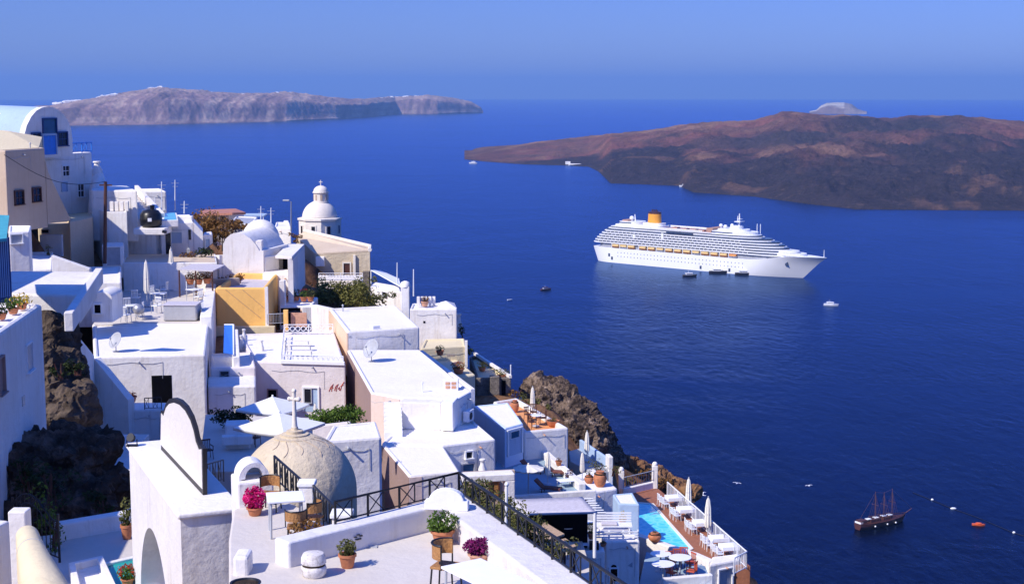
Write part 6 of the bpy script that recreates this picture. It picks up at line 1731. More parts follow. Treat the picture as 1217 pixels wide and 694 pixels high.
yp2 = [PZ(u, v, zY2) for u, v in ((247, 459), (304, 458), (304, 446), (247, 447))]
Y2 = thing('white_house', 'lower shaded annexe with a sloped roof behind the white parasols', 'house', base_of(yp2, zY2 - 5)); block(Y2, yp2, zY2, 6, M['white'], None, rim=None)
# courtyard with parasols
zV = ZA(300, 522, 76)
structure_slab('parasol_court', [PZ(u, v, zV) for u, v in ((236, 560), (400, 560), (418, 498), (244, 492))], zV, 4, M['floor'])
s4 = mk_open_parasol(2.75, 2.55, 4, 'whitecanvas', .55, a0=R(20))
place(s4, USED, tuple(PY(324, 471, 77.5) - Vector((0, 0, 2.55))), 0, 'square white open parasol behind the cross, farther of two', 'square white parasols', 1.0)
place(s4, USED, tuple(PY(332, 494, 67) - Vector((0, 0, 2.55))), R(-6), 'square white open parasol touching the stone dome, nearer of two', 'square white parasols', 1.06)
q = PZ(375, 511, zV); place(cp, USED, tuple(q), 0, 'thin folded lilac parasol between the white parasols and the green hedge', 'folded parasols', .6)
hq = [PY(u, v, 76) for u, v in ((388, 499), (402, 494), (417, 491))]
shrub('hedge', 'bright green leafy hedge in a white planter right of the white parasols', [((p.x, p.y, p.z), (.75, .5, .42)) for p in hq], 2600, .17, 'green', 'hedge')
wall_thing('white slanting planter wall under the bright green hedge', [PY(372, 506, 74), PY(417, 502, 74)], .4, [PY(372, 506, 74).z, PY(417, 501, 74).z], zV - 2, M['pinkwhite'])
plant_pot('flower_pot', 'dark pot with trailing green leaves at the right end of the green hedge', tuple(PY(419, 515, 72)), .22, .4, .3, .25, 'green', 90, 'iron', size=.1)
hq = [PY(u, v, 78) for u, v in ((270, 496), (284, 494))]
shrub('hedge', 'dark shaded hedge left of the white parasols', [((p.x, p.y, p.z), (.8, .5, .4)) for p in hq], 1100, .17, 'darkgreen', 'hedge')
zbx = ZA(280, 504, 74)
bq = [PZ(u, v, zbx) for u, v in ((267, 505), (297, 504), (297, 498), (268, 499))]
Bx = thing('garden_bench', 'shaded white masonry bench block left of the white parasols', 'bench', base_of(bq, zbx - 1.6)); block(Bx, bq, zbx, 1.6, M['white'], None, rim=None, name='seat_block', ground=False)
wallbox(Bx, bq[0], bq[1], 264, 516, 300, 526, .5, M['white'], 'seat_ledge')
place(ch2, USED, tuple(PZ(247, 545, zV)), R(30), 'black chair in the shaded court left of the bench block', None, 1.0)
place(ch2, USED, tuple(PZ(303, 530, zV)), R(-30), 'dark chair under the nearer white parasol', None, 1.0)
iron_railing('black railing in the shaded court behind the white gate crest', [PY(247, 578, 58), PY(266, 572, 60)], .9, .35, posts_every=2)

# -- left edge: tall shaded house, rock, white terraces
pf = PY(50, 361, 50); z5 = pf.z; pn5 = PZ(0, 395, z5); dd5 = (pn5 - pf); dd5.normalize(); pn5b = pf + dd5 * 17
p5 = [pn5b, pf, pf + Vector((-14, 3, 0)), pn5b + Vector((-14, 0, 0))]
T5 = thing('white_house', 'tall shaded white house at the left edge with plants along its roof', 'house', base_of(p5, z5 - 9)); block(T5, p5, z5, 9, M['white'], None, rim=(.25, .15))
opening(T5, pn5b, pf, 31, 409, 38, 441, M['white_clean'], M['greypaint'], fw=.06, proud=.05)
opening(T5, pn5b, pf, -4, 425, 2.5, 468, M['mauve'], M['mauve'], fw=.05)
opening(T5, pn5b, pf, 26, 470, 29, 482, None, M['greypaint'], name='vent')
for k, (u, v, Y) in enumerate(((44, 362, 49.4), (34, 367, 48.4), (20, 374, 47.2), (6, 382, 45.8))):
    q = PY(u, v, Y); plant_pot('planter', ('yellow leaved plant at the far corner of the left house roof', 'white flowered plant on the roof edge of the left house', 'dark green plant in the middle of the left house roof edge', 'dark plant nearest on the left house roof edge')[k], (q.x - .5, q.y, z5 - .1), .18, .2, .35, .38, ('yellowflower', 'green', 'darkgreen', 'darkgreen')[k], 120, 'terracotta', None, size=.12, group='plants along the left house roof')
# slatted blue screen with teal top
q0_, q1_ = PY(-50, 356, 56), PY(13.5, 352, 58); zt5 = PY(12, 282, 58).z; zb5 = q1_.z
t = thing('slatted_screen', 'navy slatted screen with a sloping teal roof at the left edge', 'screen', tuple(q0_))
mbx = MB(); mbx.slab(q0_, q1_, .08, zb5 - 1.5, zt5); mbx.build('panel', M['navy'], t)
mbx = MB()
for k in range(26): p = q0_.lerp(q1_, (k + .5) / 26); mbx.box((p.x, p.y - .07, (zb5 + zt5) / 2), (.025, .04, zt5 - zb5))
mbx.build('slat', M['paleblue'], t)
te = PY(11, 256, 66); mbx = MB(); mbx.v = [Vector((q0_.x, q0_.y - .4, zt5)), Vector((q1_.x + .05, q1_.y - .4, zt5)), te, Vector((te.x - 2.5, te.y, te.z + .1))]; mbx.f = [(0, 1, 2, 3)]; o = mbx.build('sloping_roof', M['teal'], t); o.modifiers.new('thick', 'SOLIDIFY').thickness = .12
# white terrace with its long parapet and the pier beneath
z6 = ZA(115, 323, 73)
p6 = [PZ(u, v, z6) for u, v in ((10, 349), (95, 350), (115, 323), (12, 322))]
T6 = thing('white_terrace', 'plain white roof terrace with a shaded blue parapet running towards the viewer', 'terrace', base_of(p6, z6 - 2)); block(T6, p6, z6, 1.3, M['white'], None, rim=None)
pa6, pb6 = PZ(113.5, 323, z6 + .02), PZ(76, 377, z6 + .02); mbx = MB(); mbx.slab(pa6, pb6, .35, z6 - .55, z6 + .2, 1); mbx.build('parapet', M['white'], T6, bevel=.04)
pr6 = [PZ(u, v, z6 - .1) for u, v in ((50, 351), (74, 351), (76, 344), (52, 344))]; MB().prism([(p.x, p.y) for p in pr6], z6 - 2.1, z6 - .1).build('pier', M['stonebeige'], T6, bevel=.08)
w1, w1p, zw1 = house('white_house', 'plain white cube behind the left white terrace', 'house', [(13, 322), (62, 320), (63, 299), (13, 300)], 95, 2.5, M['white'], rim=(.2, .1))
w1b, w1bp, zw1b = house('white_house', 'small white hut with a grey window at the left edge below the tan house', 'house', [(10, 276), (35, 275), (37, 268), (11, 268)], 88, 4, M['white'], rim=(.15, .06))
opening(w1b, w1bp[0], w1bp[1], 13, 279, 26, 289, M['white_clean'], M['greypaint'], fw=.06)
w2, w2p, zw2 = house('white_house', 'low white flat roof in front of the electricity pole', 'house', [(84, 336), (144, 335), (144, 316.5), (90, 317)], 100, 3, M['white'], rim=(.2, .08))
wall_thing('shaded blue parapet falling to the right behind the left white terrace', [PY(62, 303, 84), PY(108, 319, 84)], .4, [PY(62, 303, 84).z, PY(108, 319, 84).z], PY(62, 330, 84).z, M['white'])
# tan house
zT_ = ZA(6, 179, 101)
tpn = [PZ(u, v, zT_) for u, v in ((6, 179), (53, 176))]
back = Vector((-9, 3.5, 0))
tpoly = [tpn[0], tpn[1], tpn[1] + Vector((-4.5, 9, 0)), tpn[0] + Vector((-9, 7, 0))]
T = thing('tan_house', 'weathered tan house with two dark windows high at the left edge', 'house', base_of(tpoly, zT_ - 5)); block(T, tpoly, zT_, 5.5, M['tan'], M['cream'], rim=(.3, .12))
opening(T, tpn[0], tpn[1], 17.5, 227.5, 27, 243, M['wood'], M['glassdark'], fw=.08, bars=1); opening(T, tpn[0], tpn[1], 38.5, 224, 47.5, 239.5, M['wood'], M['glassdark'], fw=.08, bars=1)
# lit raised roof behind and slanted buttress to the right
zT2 = ZA(3, 158, 95); t2 = [PZ(0, 160, zT2), PZ(52, 164, zT2)]
rp = [PY(-14, 163, 92), PY(8, 160, 94), PY(52, 164.5, 98), PY(52, 162, 103), PY(-14, 157, 103)]
mbx = MB(); mbx.v = [tpn[0] + Vector((-.6, .6, 0)), tpn[1] + Vector((-.6, .6, 0)), PY(50, 163, 112), PY(9, 155.5, 110), PY(-12, 154, 110), tpn[0] + Vector((-4, .6, 0))]
mbx.v += [p + Vector((0, 0, -1.5)) for p in mbx.v[:6]]; mbx.f = [(0, 1, 2, 3, 4, 5), (6, 7, 8, 9, 10, 11)] + [(i, (i + 1) % 6, 6 + (i + 1) % 6, 6 + i) for i in range(6)]
mbx.build('sloping_roof', M['cream'], T)
bt = MB(); e0, e1 = tpn[1], PP(84, 262, tpn[0], tpn[1]); zbt = e1.z
mbx = MB(); N = Vector((facing(tpn[0], tpn[1])[1].x, facing(tpn[0], tpn[1])[1].y, 0))
a_ = [e0 + Vector((0, 0, -.9)), PP(57, 205, tpn[0], tpn[1]), e1, Vector((e0.x, e0.y, zbt))]
mbx.v = [p + N * .02 for p in a_] + [p - N * 1.6 for p in a_]; mbx.f = [(0, 1, 2, 3), (4, 5, 6, 7), (0, 1, 5, 4), (1, 2, 6, 5), (2, 3, 7, 6), (3, 0, 4, 7)]
mbx.build('buttress', M['tan'], T)
# electric meter wire and pole
pb_ = PY(124, 297, 109); ptp = PY(125.5, 216, 109)
t = thing('electricity_pole', 'tall dark brown wooden pole standing among the upper white houses', 'pole', tuple(pb_))
MB().tube([pb_ - Vector((0, 0, 1)), ptp], [.14, .11], 9).build('shaft', M['wood'], t)
w_ = MB(); e = PY(5, 184, 100.5); pts = [ptp.lerp(e, k / 10) - Vector((0, 0, .9 * math.sin(math.pi * k / 10))) for k in range(11)]; w_.tube(pts, .022, 5); w_.build('wire', M['iron'], t)
MB().box((ptp.x, ptp.y, ptp.z - .25), (.9, .1, .1)).build('crossarm', M['wood'], t)
# beige block with lit top and small wall with a door
zb1 = ZA(82, 264, 112); b1 = [PZ(u, v, zb1) for u, v in ((83, 264), (110, 258.5), (108, 241), (76, 240))]
B1_ = thing('tan_house', 'beige block with a sunlit cream roof below the blue railing house', 'house', base_of(b1, zb1 - 4)); block(B1_, b1, zb1, 4.2, M['beige'], M['cream'], rim=(.2, .08))
b2h, b2p, zb2 = house('tan_house', 'small cream house with a red brown door under the tan house', 'house', [(45, 266), (83, 265.5), (82, 258), (46, 258)], 115, 4, M['cream'], M['beige'], rim=(.15, .06))
opening(b2h, b2p[0], b2p[1], 57, 283, 64, 298, M['greypaint'], M['wood'], name='door', sub='door_leaf', fw=.08); opening(b2h, b2p[0], b2p[1], 50, 273, 58, 277, M['tan'], M['void'], fw=.05)
wall_thing('grey stepped wall in front of the small cream house', [PY(48, 283, 108), PY(74, 279, 108)], .4, PY(48, 279, 108).z, PY(48, 305, 108).z, M['greyroof'])
c = PY(57, 298, 105); shrub('shrub', 'small leafless whitish bush in front of the cream house', [((c.x, c.y, c.z), (.5, .4, .4))], 90, .12, 'olive')

# -- blue door house with vaulted front
zV1 = ZA(55, 184, 118)
v0, v1 = PZ(55, 184, zV1), PZ(109, 181, zV1); dv1 = (v1 - v0).normalized(); nv1 = Vector((-dv1.y, dv1.x, 0))
if nv1.x > 0: nv1 = -nv1
vp = [v0 - dv1 * 3.5, v1, v1 + nv1 * 9, v0 - dv1 * 3.5 + nv1 * 9]
V = thing('vaulted_house', 'white vaulted house with a tall blue door and blue balcony railing', 'house', base_of(vp, zV1 - 5)); block(V, vp, zV1, 5.5, M['white'], None, rim=(.2, .05))
opening(V, vp[0], v1, 74, 197.5, 81.5, 209, M['white_clean'], M['glassdark'], fw=.08, bars=1)
opening(V, vp[0], v1, 92, 219.5, 99, 234, M['white_clean'], M['glassdark'], fw=.08, bars=1)
opening(V, vp[0], v1, 73, 217, 79, 228, M['paleblue'], M['paleblue'], name='shutter', sub='shutter_leaf', fw=.05)
f0_, f1_ = PZ(29.5, 187.5, zV1), PZ(86.5, 184, zV1)
dvf = (f1_ - f0_).normalized(); nvf = Vector((-dvf.y, dvf.x, 0))
if nvf.x > 0: nvf = -nvf
pr = [(29, 187), (86.5, 184)] + [(86, 166), (84.5, 153), (81, 144), (76, 136.5), (70, 131), (63.5, 127.8), (57, 127), (50, 128), (43, 132), (37, 139), (32, 149), (29, 160)]
pts = [PP(u, v, f0_, f1_) for u, v in pr]; pts[0].z = zV1 - .1; pts[1].z = zV1 - .1
k_ = len(pts); mbx = MB(); mbx.v = pts + [p + nvf * 8.5 for p in pts]; mbx.f = [tuple(range(k_)), tuple(range(2 * k_ - 1, k_ - 1, -1))] + [(i, (i + 1) % k_, k_ + (i + 1) % k_, k_ + i) for i in range(k_)]
for i in range(k_): mbx.v[k_ + i] = pts[i] + nvf * .5
mbx.build('vaulted_front', M['white'], V, smooth=True, angle=30)
mbx = MB(); ps2 = [p + Vector((0, 0, -.04 if i > 1 else 0)) for i, p in enumerate(pts)]; mbx.v = [p + nvf * .5 for p in ps2] + [p + nvf * 3.2 for p in ps2]; mbx.f = [tuple(range(k_)), tuple(range(2 * k_ - 1, k_ - 1, -1))] + [(i, (i + 1) % k_, k_ + (i + 1) % k_, k_ + i) for i in range(k_)]
mbx.build('barrel_roof', M['paleblue'], V, smooth=True, angle=30)
opening(V, f0_, f1_, 51, 161, 66, 184, M['paleblue'], M['bluepaint'], name='door', sub='door_leaf', fw=.1)
opening(V, f0_, f1_, 51, 142, 66, 158.5, M['navy'], M['blueglass'], name='fanlight', sub='glass', fw=.1)
opening(V, f0_, f1_, 68.5, 158, 79, 173, M['navy'], M['glassdark'], fw=.1, bars=1); opening(V, f0_, f1_, 38, 159, 47, 172, M['navy'], M['glassdark'], fw=.1, bars=1)
iron_railing('bright blue balcony railing with crossed bars before the vaulted house', [v0 - dv1 * .5 + Vector((0, 0, 0)), v1], .78, .55, mat='bluepaint', r=.035, posts_every=2)
vl, vlp, zvl = house('white_house', 'white house with a dark window behind the sunlit tan roof', 'house', [(-20, 136), (27, 136.5), (24, 131), (-20, 131)], 119, 6, M['white'], rim=(.2, .1))
opening(vl, vlp[0], vlp[1], 9, 153, 26, 163, M['navy'], M['glassdark'], fw=.08, bars=2)
# pale blue barrel roof behind
b0, b1_ = PY(-25, 136, 134), PY(47, 139, 131); t = thing('vaulted_house', 'pale blue barrel vault roof at the far left behind the vaulted house', 'house', tuple(mid(b0, b1_) - Vector((0, 0, 4))))
mbx = MB(); dbv = (b1_ - b0); 
for s in (0, 1):
    for k in range(11): a_ = math.pi * k / 10; mbx.v.append(b0 + dbv * s + Vector((-.3 * math.cos(a_), -2.6 * math.cos(a_), -.5 + 1.35 * math.sin(a_))))
mbx.f = [(k, k + 1, 12 + k, 11 + k) for k in range(10)] + [tuple(range(11)), tuple(range(11, 22)), (0, 10, 21, 11)]
mbx.build('vault_roof', M['paleblue'], t, smooth=True, angle=60)
mbx = MB(); mbx.slab(b0 + Vector((0, 0, 0)), b1_, 4.6, b0.z - 6, b0.z - .5); mbx.build('wall', M['white'], t)
# chimney tower right of it
q = PY(117, 224, 121); cone_pot('white conical chimney pot at the right of the blue railing house', PY(115.5, 206, 121), .95, .42)
t = thing('white_house', 'tapering bluish white turret under the conical chimney pot', 'house', tuple(q - Vector((0, 0, 3)))); MB().lathe([(.95, -3), (.72, 0), (.42, 1.15), (.38, 1.25)], tuple(q), 14).build('wall', M['white'], t, smooth=True, angle=60)
sl1, sl1p, zs1 = house('white_house', 'thin white slab roof behind the top of the electricity pole', 'house', [(108, 226), (163, 226.5), (152, 221), (110, 219)], 118, 4, M['white'], rim=None)
# -- centre left cluster
ma, map_, zma = house('white_house', 'tall white cube with small posts along its top beside the pole', 'house', [(108, 247), (126.5, 252), (151, 252), (147, 244), (112, 240)], 116, 6, M['white'], rim=(.2, .1), ai=1)
for k in range(4):
    q = PZ(132 + 6 * k, 251, zma); MB().box((q.x, q.y + .3, zma + .35), (.28, .28, .75)).build('post', M['white'], ma, bevel=.03)
gt, gtp, zgt = house('white_house', 'little white cabinet block with a grey louvred door in front of the pole', 'house', [(121, 292), (147, 291.5), (147, 288), (122, 288)], 112, 2.5, M['white'], rim=None)
opening(gt, gtp[0], gtp[1], 127, 294, 143, 315, M['white_clean'], M['greypaint'], name='door', sub='door_leaf', fw=.08)
mbh, mbp, zmb = house('white_house', 'plain lavender white block farthest back above the black water tank', 'house', [(161, 228), (197.5, 227.5), (190, 224), (160, 224.5)], 138, 6, M['white'], rim=(.2, .1))
# white outside stair
sa, sb = PY(136, 228, 130), PY(165, 262, 119); t = thing('outside_stair', 'long white outside stair sloping down to the black water tank', 'stair', tuple(sb - Vector((0, 0, 3))))
mbx = MB(); n_ = 16
for k in range(n_): p = sa.lerp(sb, k / n_); mbx.box((p.x, p.y, p.z - 1.5), (3.4, .86, 3.0), R(-12))
mbx.build('step', M['white'], t)
mbx = MB(); mbx.slab(sa + Vector((1.9, 0, 0)), sb + Vector((1.9, 0, 0)), .3, sb.z - 3, (sa.z + .55, sb.z + .55)); mbx.build('side_wall', M['white'], t)
# building with the doors
zmc = ZA(194, 263, 121)
mcp = [PZ(u, v, zmc) for u, v in ((172, 265), (230, 264), (226, 255), (176, 256))]
MC = thing('white_house', 'white house with an arched niche and two dark doors under the blue rooftop pool', 'house', base_of(mcp, zmc - 5)); block(MC, mcp, zmc, 5, M['white'], None, rim=(.2, .06))
w4 = MB(); e0, e1 = mcp[1], PP(241, 276, mcp[0], mcp[1]); N = Vector((facing(e0, e1)[1].x, facing(e0, e1)[1].y, 0))
a_ = [e0, e1, Vector((e1.x, e1.y, zmc - 5)), Vector((e0.x, e0.y, zmc - 5))]; w4.v = [p + N * .03 for p in a_] + [p - N * 3.5 for p in a_]; w4.f = [(0, 1, 2, 3), (4, 5, 6, 7), (0, 1, 5, 4), (1, 2, 6, 5), (2, 3, 7, 6), (3, 0, 4, 7)]; w4.build('sloped_wing', M['white'], MC)
opening(MC, mcp[0], mcp[1], 176, 277, 181.5, 302, None, M['void'], name='doorway'); opening(MC, mcp[0], mcp[1], 196, 277, 203, 303, None, M['glassdark'], name='doorway')
opening(MC, mcp[0], mcp[1], 204, 276, 216, 289, M['white_clean'], M['paleblue'], name='niche', sub='niche_back', fw=.07); opening(MC, mcp[0], mcp[1], 224, 273, 227, 285, None, M['glassdark'])
pq = [PZ(u, v, zmc + .5) for u, v in ((192, 262), (212, 261.5), (210, 253), (194, 253.5))]
t = thing('rooftop_pool', 'bright turquoise rooftop pool right of the black water tank', 'swimming pool', base_of(pq, zmc)); q_ = ccw([(p.x, p.y) for p in pq]); MB().prism(q_, zmc - .04, zmc + .5).build('basin_wall', M['white'], t, bevel=.05)
M['skywater'] = simple('cyan_pool_water', (.12, .62, .78), .1, .1, 1); MB().prism(inset(q_, .15), zmc + .45, zmc + .53).build('water', M['skywater'], t)
wall_thing('white parapet right of the turquoise rooftop pool', [PZ(212, 262, zmc), PZ(229, 262, zmc)], .6, zmc + .35, zmc - .3, M['white'])
wb_, wbp, zwb = house('white_house', 'very small white house with a blue arched door by the dry scrub', 'house', [(241, 279), (252.5, 278), (252, 275), (242, 276)], 123, 3, M['white'], rim=None)
opening(wb_, wbp[0], wbp[1], 243.5, 284, 248.5, 294, M['white_clean'], M['paleblue'], name='door', sub='door_leaf', fw=.06)
# water tank on its slab
tk = PY(179.7, 270, 116); t = thing('water_tank', 'black ribbed plastic water tank with a white label on a white slab', 'water tank', tuple(tk - Vector((0, 0, 1))))
rt_ = 13 / FPX * 116
MB().lathe([(rt_ * .75, 0), (rt_ * .97, .2), (rt_, .55), (rt_ * 1.02, .6), (rt_, .65), (rt_ * .95, 1.0), (rt_ * .7, 1.28), (rt_ * .3, 1.38), (.16, 1.4)], tuple(tk), 26).build('tank_body', M['blackplastic'], t, smooth=True, angle=60)
MB().lathe([(.17, 1.38), (.17, 1.6), (.2, 1.6), (.2, 1.68), (.05, 1.7)], tuple(tk + Vector((.12, 0, 0))), 12).build('lid', M['blackplastic'], t)
lb_ = MB(); 
for j in (0, 1):
    for k in range(5): a_ = -math.pi / 2 + .12 + (k - 2) * .085; lb_.v.append(tk + Vector((math.cos(a_) * rt_ * 1.03, math.sin(a_) * rt_ * 1.03, .5 + .26 * j)))
lb_.f = [(k, k + 1, 6 + k, 5 + k) for k in range(4)]; lb_.build('label_plate', M['whitepaint'], t)
MB().box((tk.x + .1, tk.y, tk.z - .25), (2.4, 2.4, .48)).build('slab', M['white'], t, bevel=.05)
MB().tube([PY(193, 275, 113), PY(198, 276, 113)], .12, 8).build('outlet_pipe', M['blackplastic'], t)
# aerials
for k, (u, va, vb, Y, lb) in enumerate(((192, 216, 262, 128, 'thin white aerial mast above the rooftop pool'), (208, 214, 250, 140, 'hair thin aerial mast left of the red roof line'), (219, 239, 254, 128, 'short white post right of the rooftop pool'), (310, 245, 266, 140, 'white mast behind the chapel vault, left'), (322, 247, 266, 140, 'grey mast behind the chapel vault, right'), (184, 235, 255, 124, 'little white rod above the tank'))):
    a_, b_ = PY(u, vb, Y), PY(u, va, Y); t = thing('aerial_mast', lb, 'aerial', tuple(a_)); MB().tube([a_, b_], [.06, .035], 6).build('rod', M['whitepaint'], t); MB().box((b_.x, b_.y, b_.z - .3), (.7, .04, .04)).box((b_.x, b_.y, b_.z - .6), (.5, .04, .04)).build('antenna', M['steel'], t)
# scrub slope and red roofed house
cl_ = [((lambda q: (q.x, q.y, q.z))(PY(u, v, Y)), (rx, 1.4, rz_)) for (u, v, Y, rx, rz_) in ((233, 262, 132, 1.2, 1.1), (241, 275, 130, 1.5, 1.2), (252, 272, 129, 1.6, 1.0), (263, 271, 130, 1.7, .7), (249, 285, 128, 1.4, 1.2), (274, 269, 131, 1.2, .5))]
shrub('scrub', 'dry orange brown scrub on the slope left of the vaulted chapel', cl_, 4200, .26, 'dryleaf', 'scrub')
rh, rhp, zrh = house('villa', 'long low white villa with a red brown roof at the cliff edge', 'house', [(240, 256), (272, 255), (290, 253), (286, 250), (242, 251)], 142, 4.5, M['white'], rim=None)
q0_, q1_ = PZ(236, 254.5, zrh), PZ(292, 252.5, zrh); mbx = MB(); a_ = [PY(237, 254.5, 141), PY(276, 253.0, 139), PY(292, 252.5, 141), PY(280, 248, 145), PY(242, 249.5, 147)]; mbx.v = a_ + [p - Vector((0, 0, .2)) for p in a_]; mbx.f = [(0, 1, 2, 3, 4), (5, 6, 7, 8, 9)] + [(i, (i + 1) % 5, 5 + (i + 1) % 5, 5 + i) for i in range(5)]; mbx.build('roof', M['rooftile'], rh)
for u in (248, 256, 264): opening(rh, rhp[0], rhp[1], u - 2, 257.5, u + 2, 262, None, M['glassdark'])
wl, wlp, zwl = house('white_house', 'flat pale roof between the red roofed villa and the chapel vault', 'house', [(272, 266), (300, 266), (306, 258), (280, 257)], 132, 4, M['white'], M['greypaint'], rim=(.2, .08))
bq0 = PY(292, 258, 150); t = thing('blue_canopy', 'light blue canopy at the cliff edge behind the chapel vault', 'canopy', tuple(bq0 - Vector((0, 0, 2)))); MB().box((bq0.x + .8, bq0.y, bq0.z + .2), (2.4, 2.0, .15)).build('cover', M['paleblue'], t)
for dx in (-.3, 1.9): MB().tube([(bq0.x + dx, bq0.y - .9, bq0.z - 2), (bq0.x + dx, bq0.y - .9, bq0.z + .2)], .05, 6).build('post', M['whitepaint'], t)
wk, wkp, zwk = house('white_house', 'jumble of white cube between the chapel vault and the church dome', 'house', [(326, 270), (346, 271), (344, 264), (328, 264)], 138, 4, M['white'], rim=(.2, .1))
wk2, wk2p, zwk2 = house('white_house', 'smallest white cube left of the church dome', 'house', [(336, 266), (344, 266), (343, 262), (337, 262)], 143, 4, M['white'], rim=None)
c = PY(352, 280, 135); shrub('shrub', 'small reddish shrub between the chapel porch and the church', [((c.x, c.y, c.z), (.8, .6, .5))], 160, .2, 'dryleaf')
# -- vaulted chapel
jb0, jb1 = PY(264, 322, 117), PY(313, 322, 117)
jpx = [(264, 324), (313, 324), (313, 298), (308, 298), (304, 291), (298, 284), (290, 278.5), (282, 276.5), (274, 278.5), (268, 284), (265, 291)]
jp = [PP(u, v, jb0, jb1) for u, v in jpx]; k_ = len(jp); bk = Vector((1.2, 5.0, 0))
J = thing('vaulted_chapel', 'white barrel vaulted chapel with a low dome behind the orange house', 'chapel', tuple(mid(jp[0], jp[1])))
mbx = MB(); mbx.v = [p - Vector((0, 0, 2 if i < 2 else 0)) for i, p in enumerate(jp)] + [p + bk - Vector((0, 0, 2 if i < 2 else 0)) for i, p in enumerate(jp)]; mbx.f = [tuple(range(k_)), tuple(range(2 * k_ - 1, k_ - 1, -1))] + [(i, (i + 1) % k_, k_ + (i + 1) % k_, k_ + i) for i in range(k_)]
mbx.build('vault', M['white'], J, smooth=True, angle=35)
reg([(p.x, p.y) for p in (jp[0], jp[1], jp[1] + bk, jp[0] + bk)], jp[0].z + .3, 1.0)
dcn = PY(310, 285, 123.5); rr_ = 22.5 / FPX * 123.5
MB().lathe([(rr_ * 1.02, -2.8), (rr_ * 1.0, -.3)] + [(rr_ * math.cos(a_), rr_ * 1.08 * math.sin(a_)) for a_ in [math.pi / 2 * k / 12 for k in range(12)]] + [(.02, rr_ * 1.08)], tuple(dcn), 30).build('dome', M['white'], J, smooth=True, angle=180)
q = PP(307.5, 298, jb0, jb1); MB().box((q.x, q.y + .6, q.z + .35), (.42, .9, .8)).build('bell_block', M['white'], J, bevel=.03)
pz0 = PY(312, 304, 117).z
zpo = ZA(330, 303, 116)
pop = [PZ(u, v, zpo) for u, v in ((327, 304), (347, 305), (362, 290), (342, 290))]
MB().prism([(p.x, p.y) for p in pop], zpo - .22, zpo).build('porch_roof', M['white'], J, bevel=.04)
sw = MB(); sw.slab(PY(313, 310, 117.2), PY(329, 310, 118.6), .4, pz0 - 3.2, zpo - .3); sw.build('porch_wall', M['white'], J)
sw = MB(); sw.slab(pop[1] + Vector((.05, .1, 0)), pop[2], .4, pz0 - 4, zpo - .22, 1); sw.build('side_wall', M['white'], J)
q = pop[1]; MB().box((q.x - .2, q.y + .25, zpo - 1.3), (.3, .3, 2.2)).build('post', M['white'], J)
sw = MB(); sw.slab(PY(331, 305, 121), PY(348, 305, 121), .3, pz0 - 3, zpo - .25); sw.build('porch_back', M['void'], J)
lj, ljp, zlj = house('white_house', 'white terrace ledge under the chapel porch', 'house', [(312, 325), (350, 326), (352, 320), (314, 320)], 116, 3, M['white'], rim=None)
for k, (u, v) in enumerate(((236 + 0, 0), (0, 0))): pass
# street lamp
la, lb2 = PY(346, 275, 128), PY(346, 240, 128); t = thing('street_lamp', 'slim grey street lamp with a drooping head left of the church dome', 'street lamp', tuple(la)); MB().tube([la, lb2, lb2 + Vector((-.4, 0, .15))], [.07, .05, .04], 7).build('pole', M['steel'], t); MB().box((lb2.x - .42, lb2.y, lb2.z + .12), (.55, .25, .14)).build('lamp_head', M['greypaint'], t, bevel=.04)
# -- church with dome and lantern
YK = 152; kc = PY(380.5, 278, YK); rk = 25 / FPX * YK
K_ = thing('church', 'cream church with an octagonal drum, dome and lantern above the sea', 'church', (kc.x, kc.y, kc.z - 7))
zd0 = PY(380, 282, YK).z; zd1 = PY(380, 260, YK).z
MB().lathe([(rk * 1.0, zd0 - kc.z - 1), (rk * 1.0, zd1 - kc.z)], tuple(kc), 8, a0=R(10)).build('drum', M['domestone'], K_)
MB().lathe([(rk * 1.06, zd1 - kc.z - .08), (rk * 1.06, zd1 - kc.z + .1), (rk * .9, zd1 - kc.z + .16)], tuple(kc), 8, a0=R(10)).build('cornice', M['domestone'], K_)
rd2 = 21 / FPX * YK; MB().lathe([(rd2 * math.cos(a_), zd1 - kc.z + .1 + rd2 * .98 * math.sin(a_)) for a_ in [math.pi / 2 * k / 14 for k in range(14)]] + [(.1, zd1 - kc.z + .1 + rd2 * .98)], tuple(kc), 32).build('dome', M['domestone'], K_, smooth=True, angle=180)
zl0 = PY(380, 240.5, YK).z; zl1 = PY(380, 229.5, YK).z; rl_ = 9 / FPX * YK; lc = PY(381.5, 240, YK)
ln_ = MB().lathe([(rl_ * 1.05, zl0 - .15), (rl_ * 1.05, zl0 + .1), (rl_ * .95, zl0 + .12), (rl_ * .95, zl1), (rl_ * 1.1, zl1 + .02), (rl_ * 1.1, zl1 + .1)] + [(rl_ * math.cos(a_), zl1 + .1 + rl_ * .85 * math.sin(a_)) for a_ in (0, .3, .6, .9, 1.2, 1.5)], (lc.x, lc.y, 0), 16).build('lantern', M['domestone'], K_, smooth=True, angle=40)
for k in range(8):
    a_ = 2 * math.pi * k / 8 + R(10); c = Vector((lc.x + math.cos(a_) * rl_ * .96, lc.y + math.sin(a_) * rl_ * .96, (zl0 + zl1) / 2 + .05))
    MB().box(tuple(c), (.04, .22, (zl1 - zl0) * .6), a_).build('lantern_window', M['tan'], ln_)
tpz = zl1 + .1 + rl_ * .85; MB().tube([(lc.x, lc.y, tpz - .1), (lc.x, lc.y, tpz + .55)], .05, 6).tube([(lc.x - .18, lc.y, tpz + .35), (lc.x + .18, lc.y, tpz + .35)], .045, 6).build('cross', M['domestone'], K_)
ap = rk * math.cos(math.pi / 8)
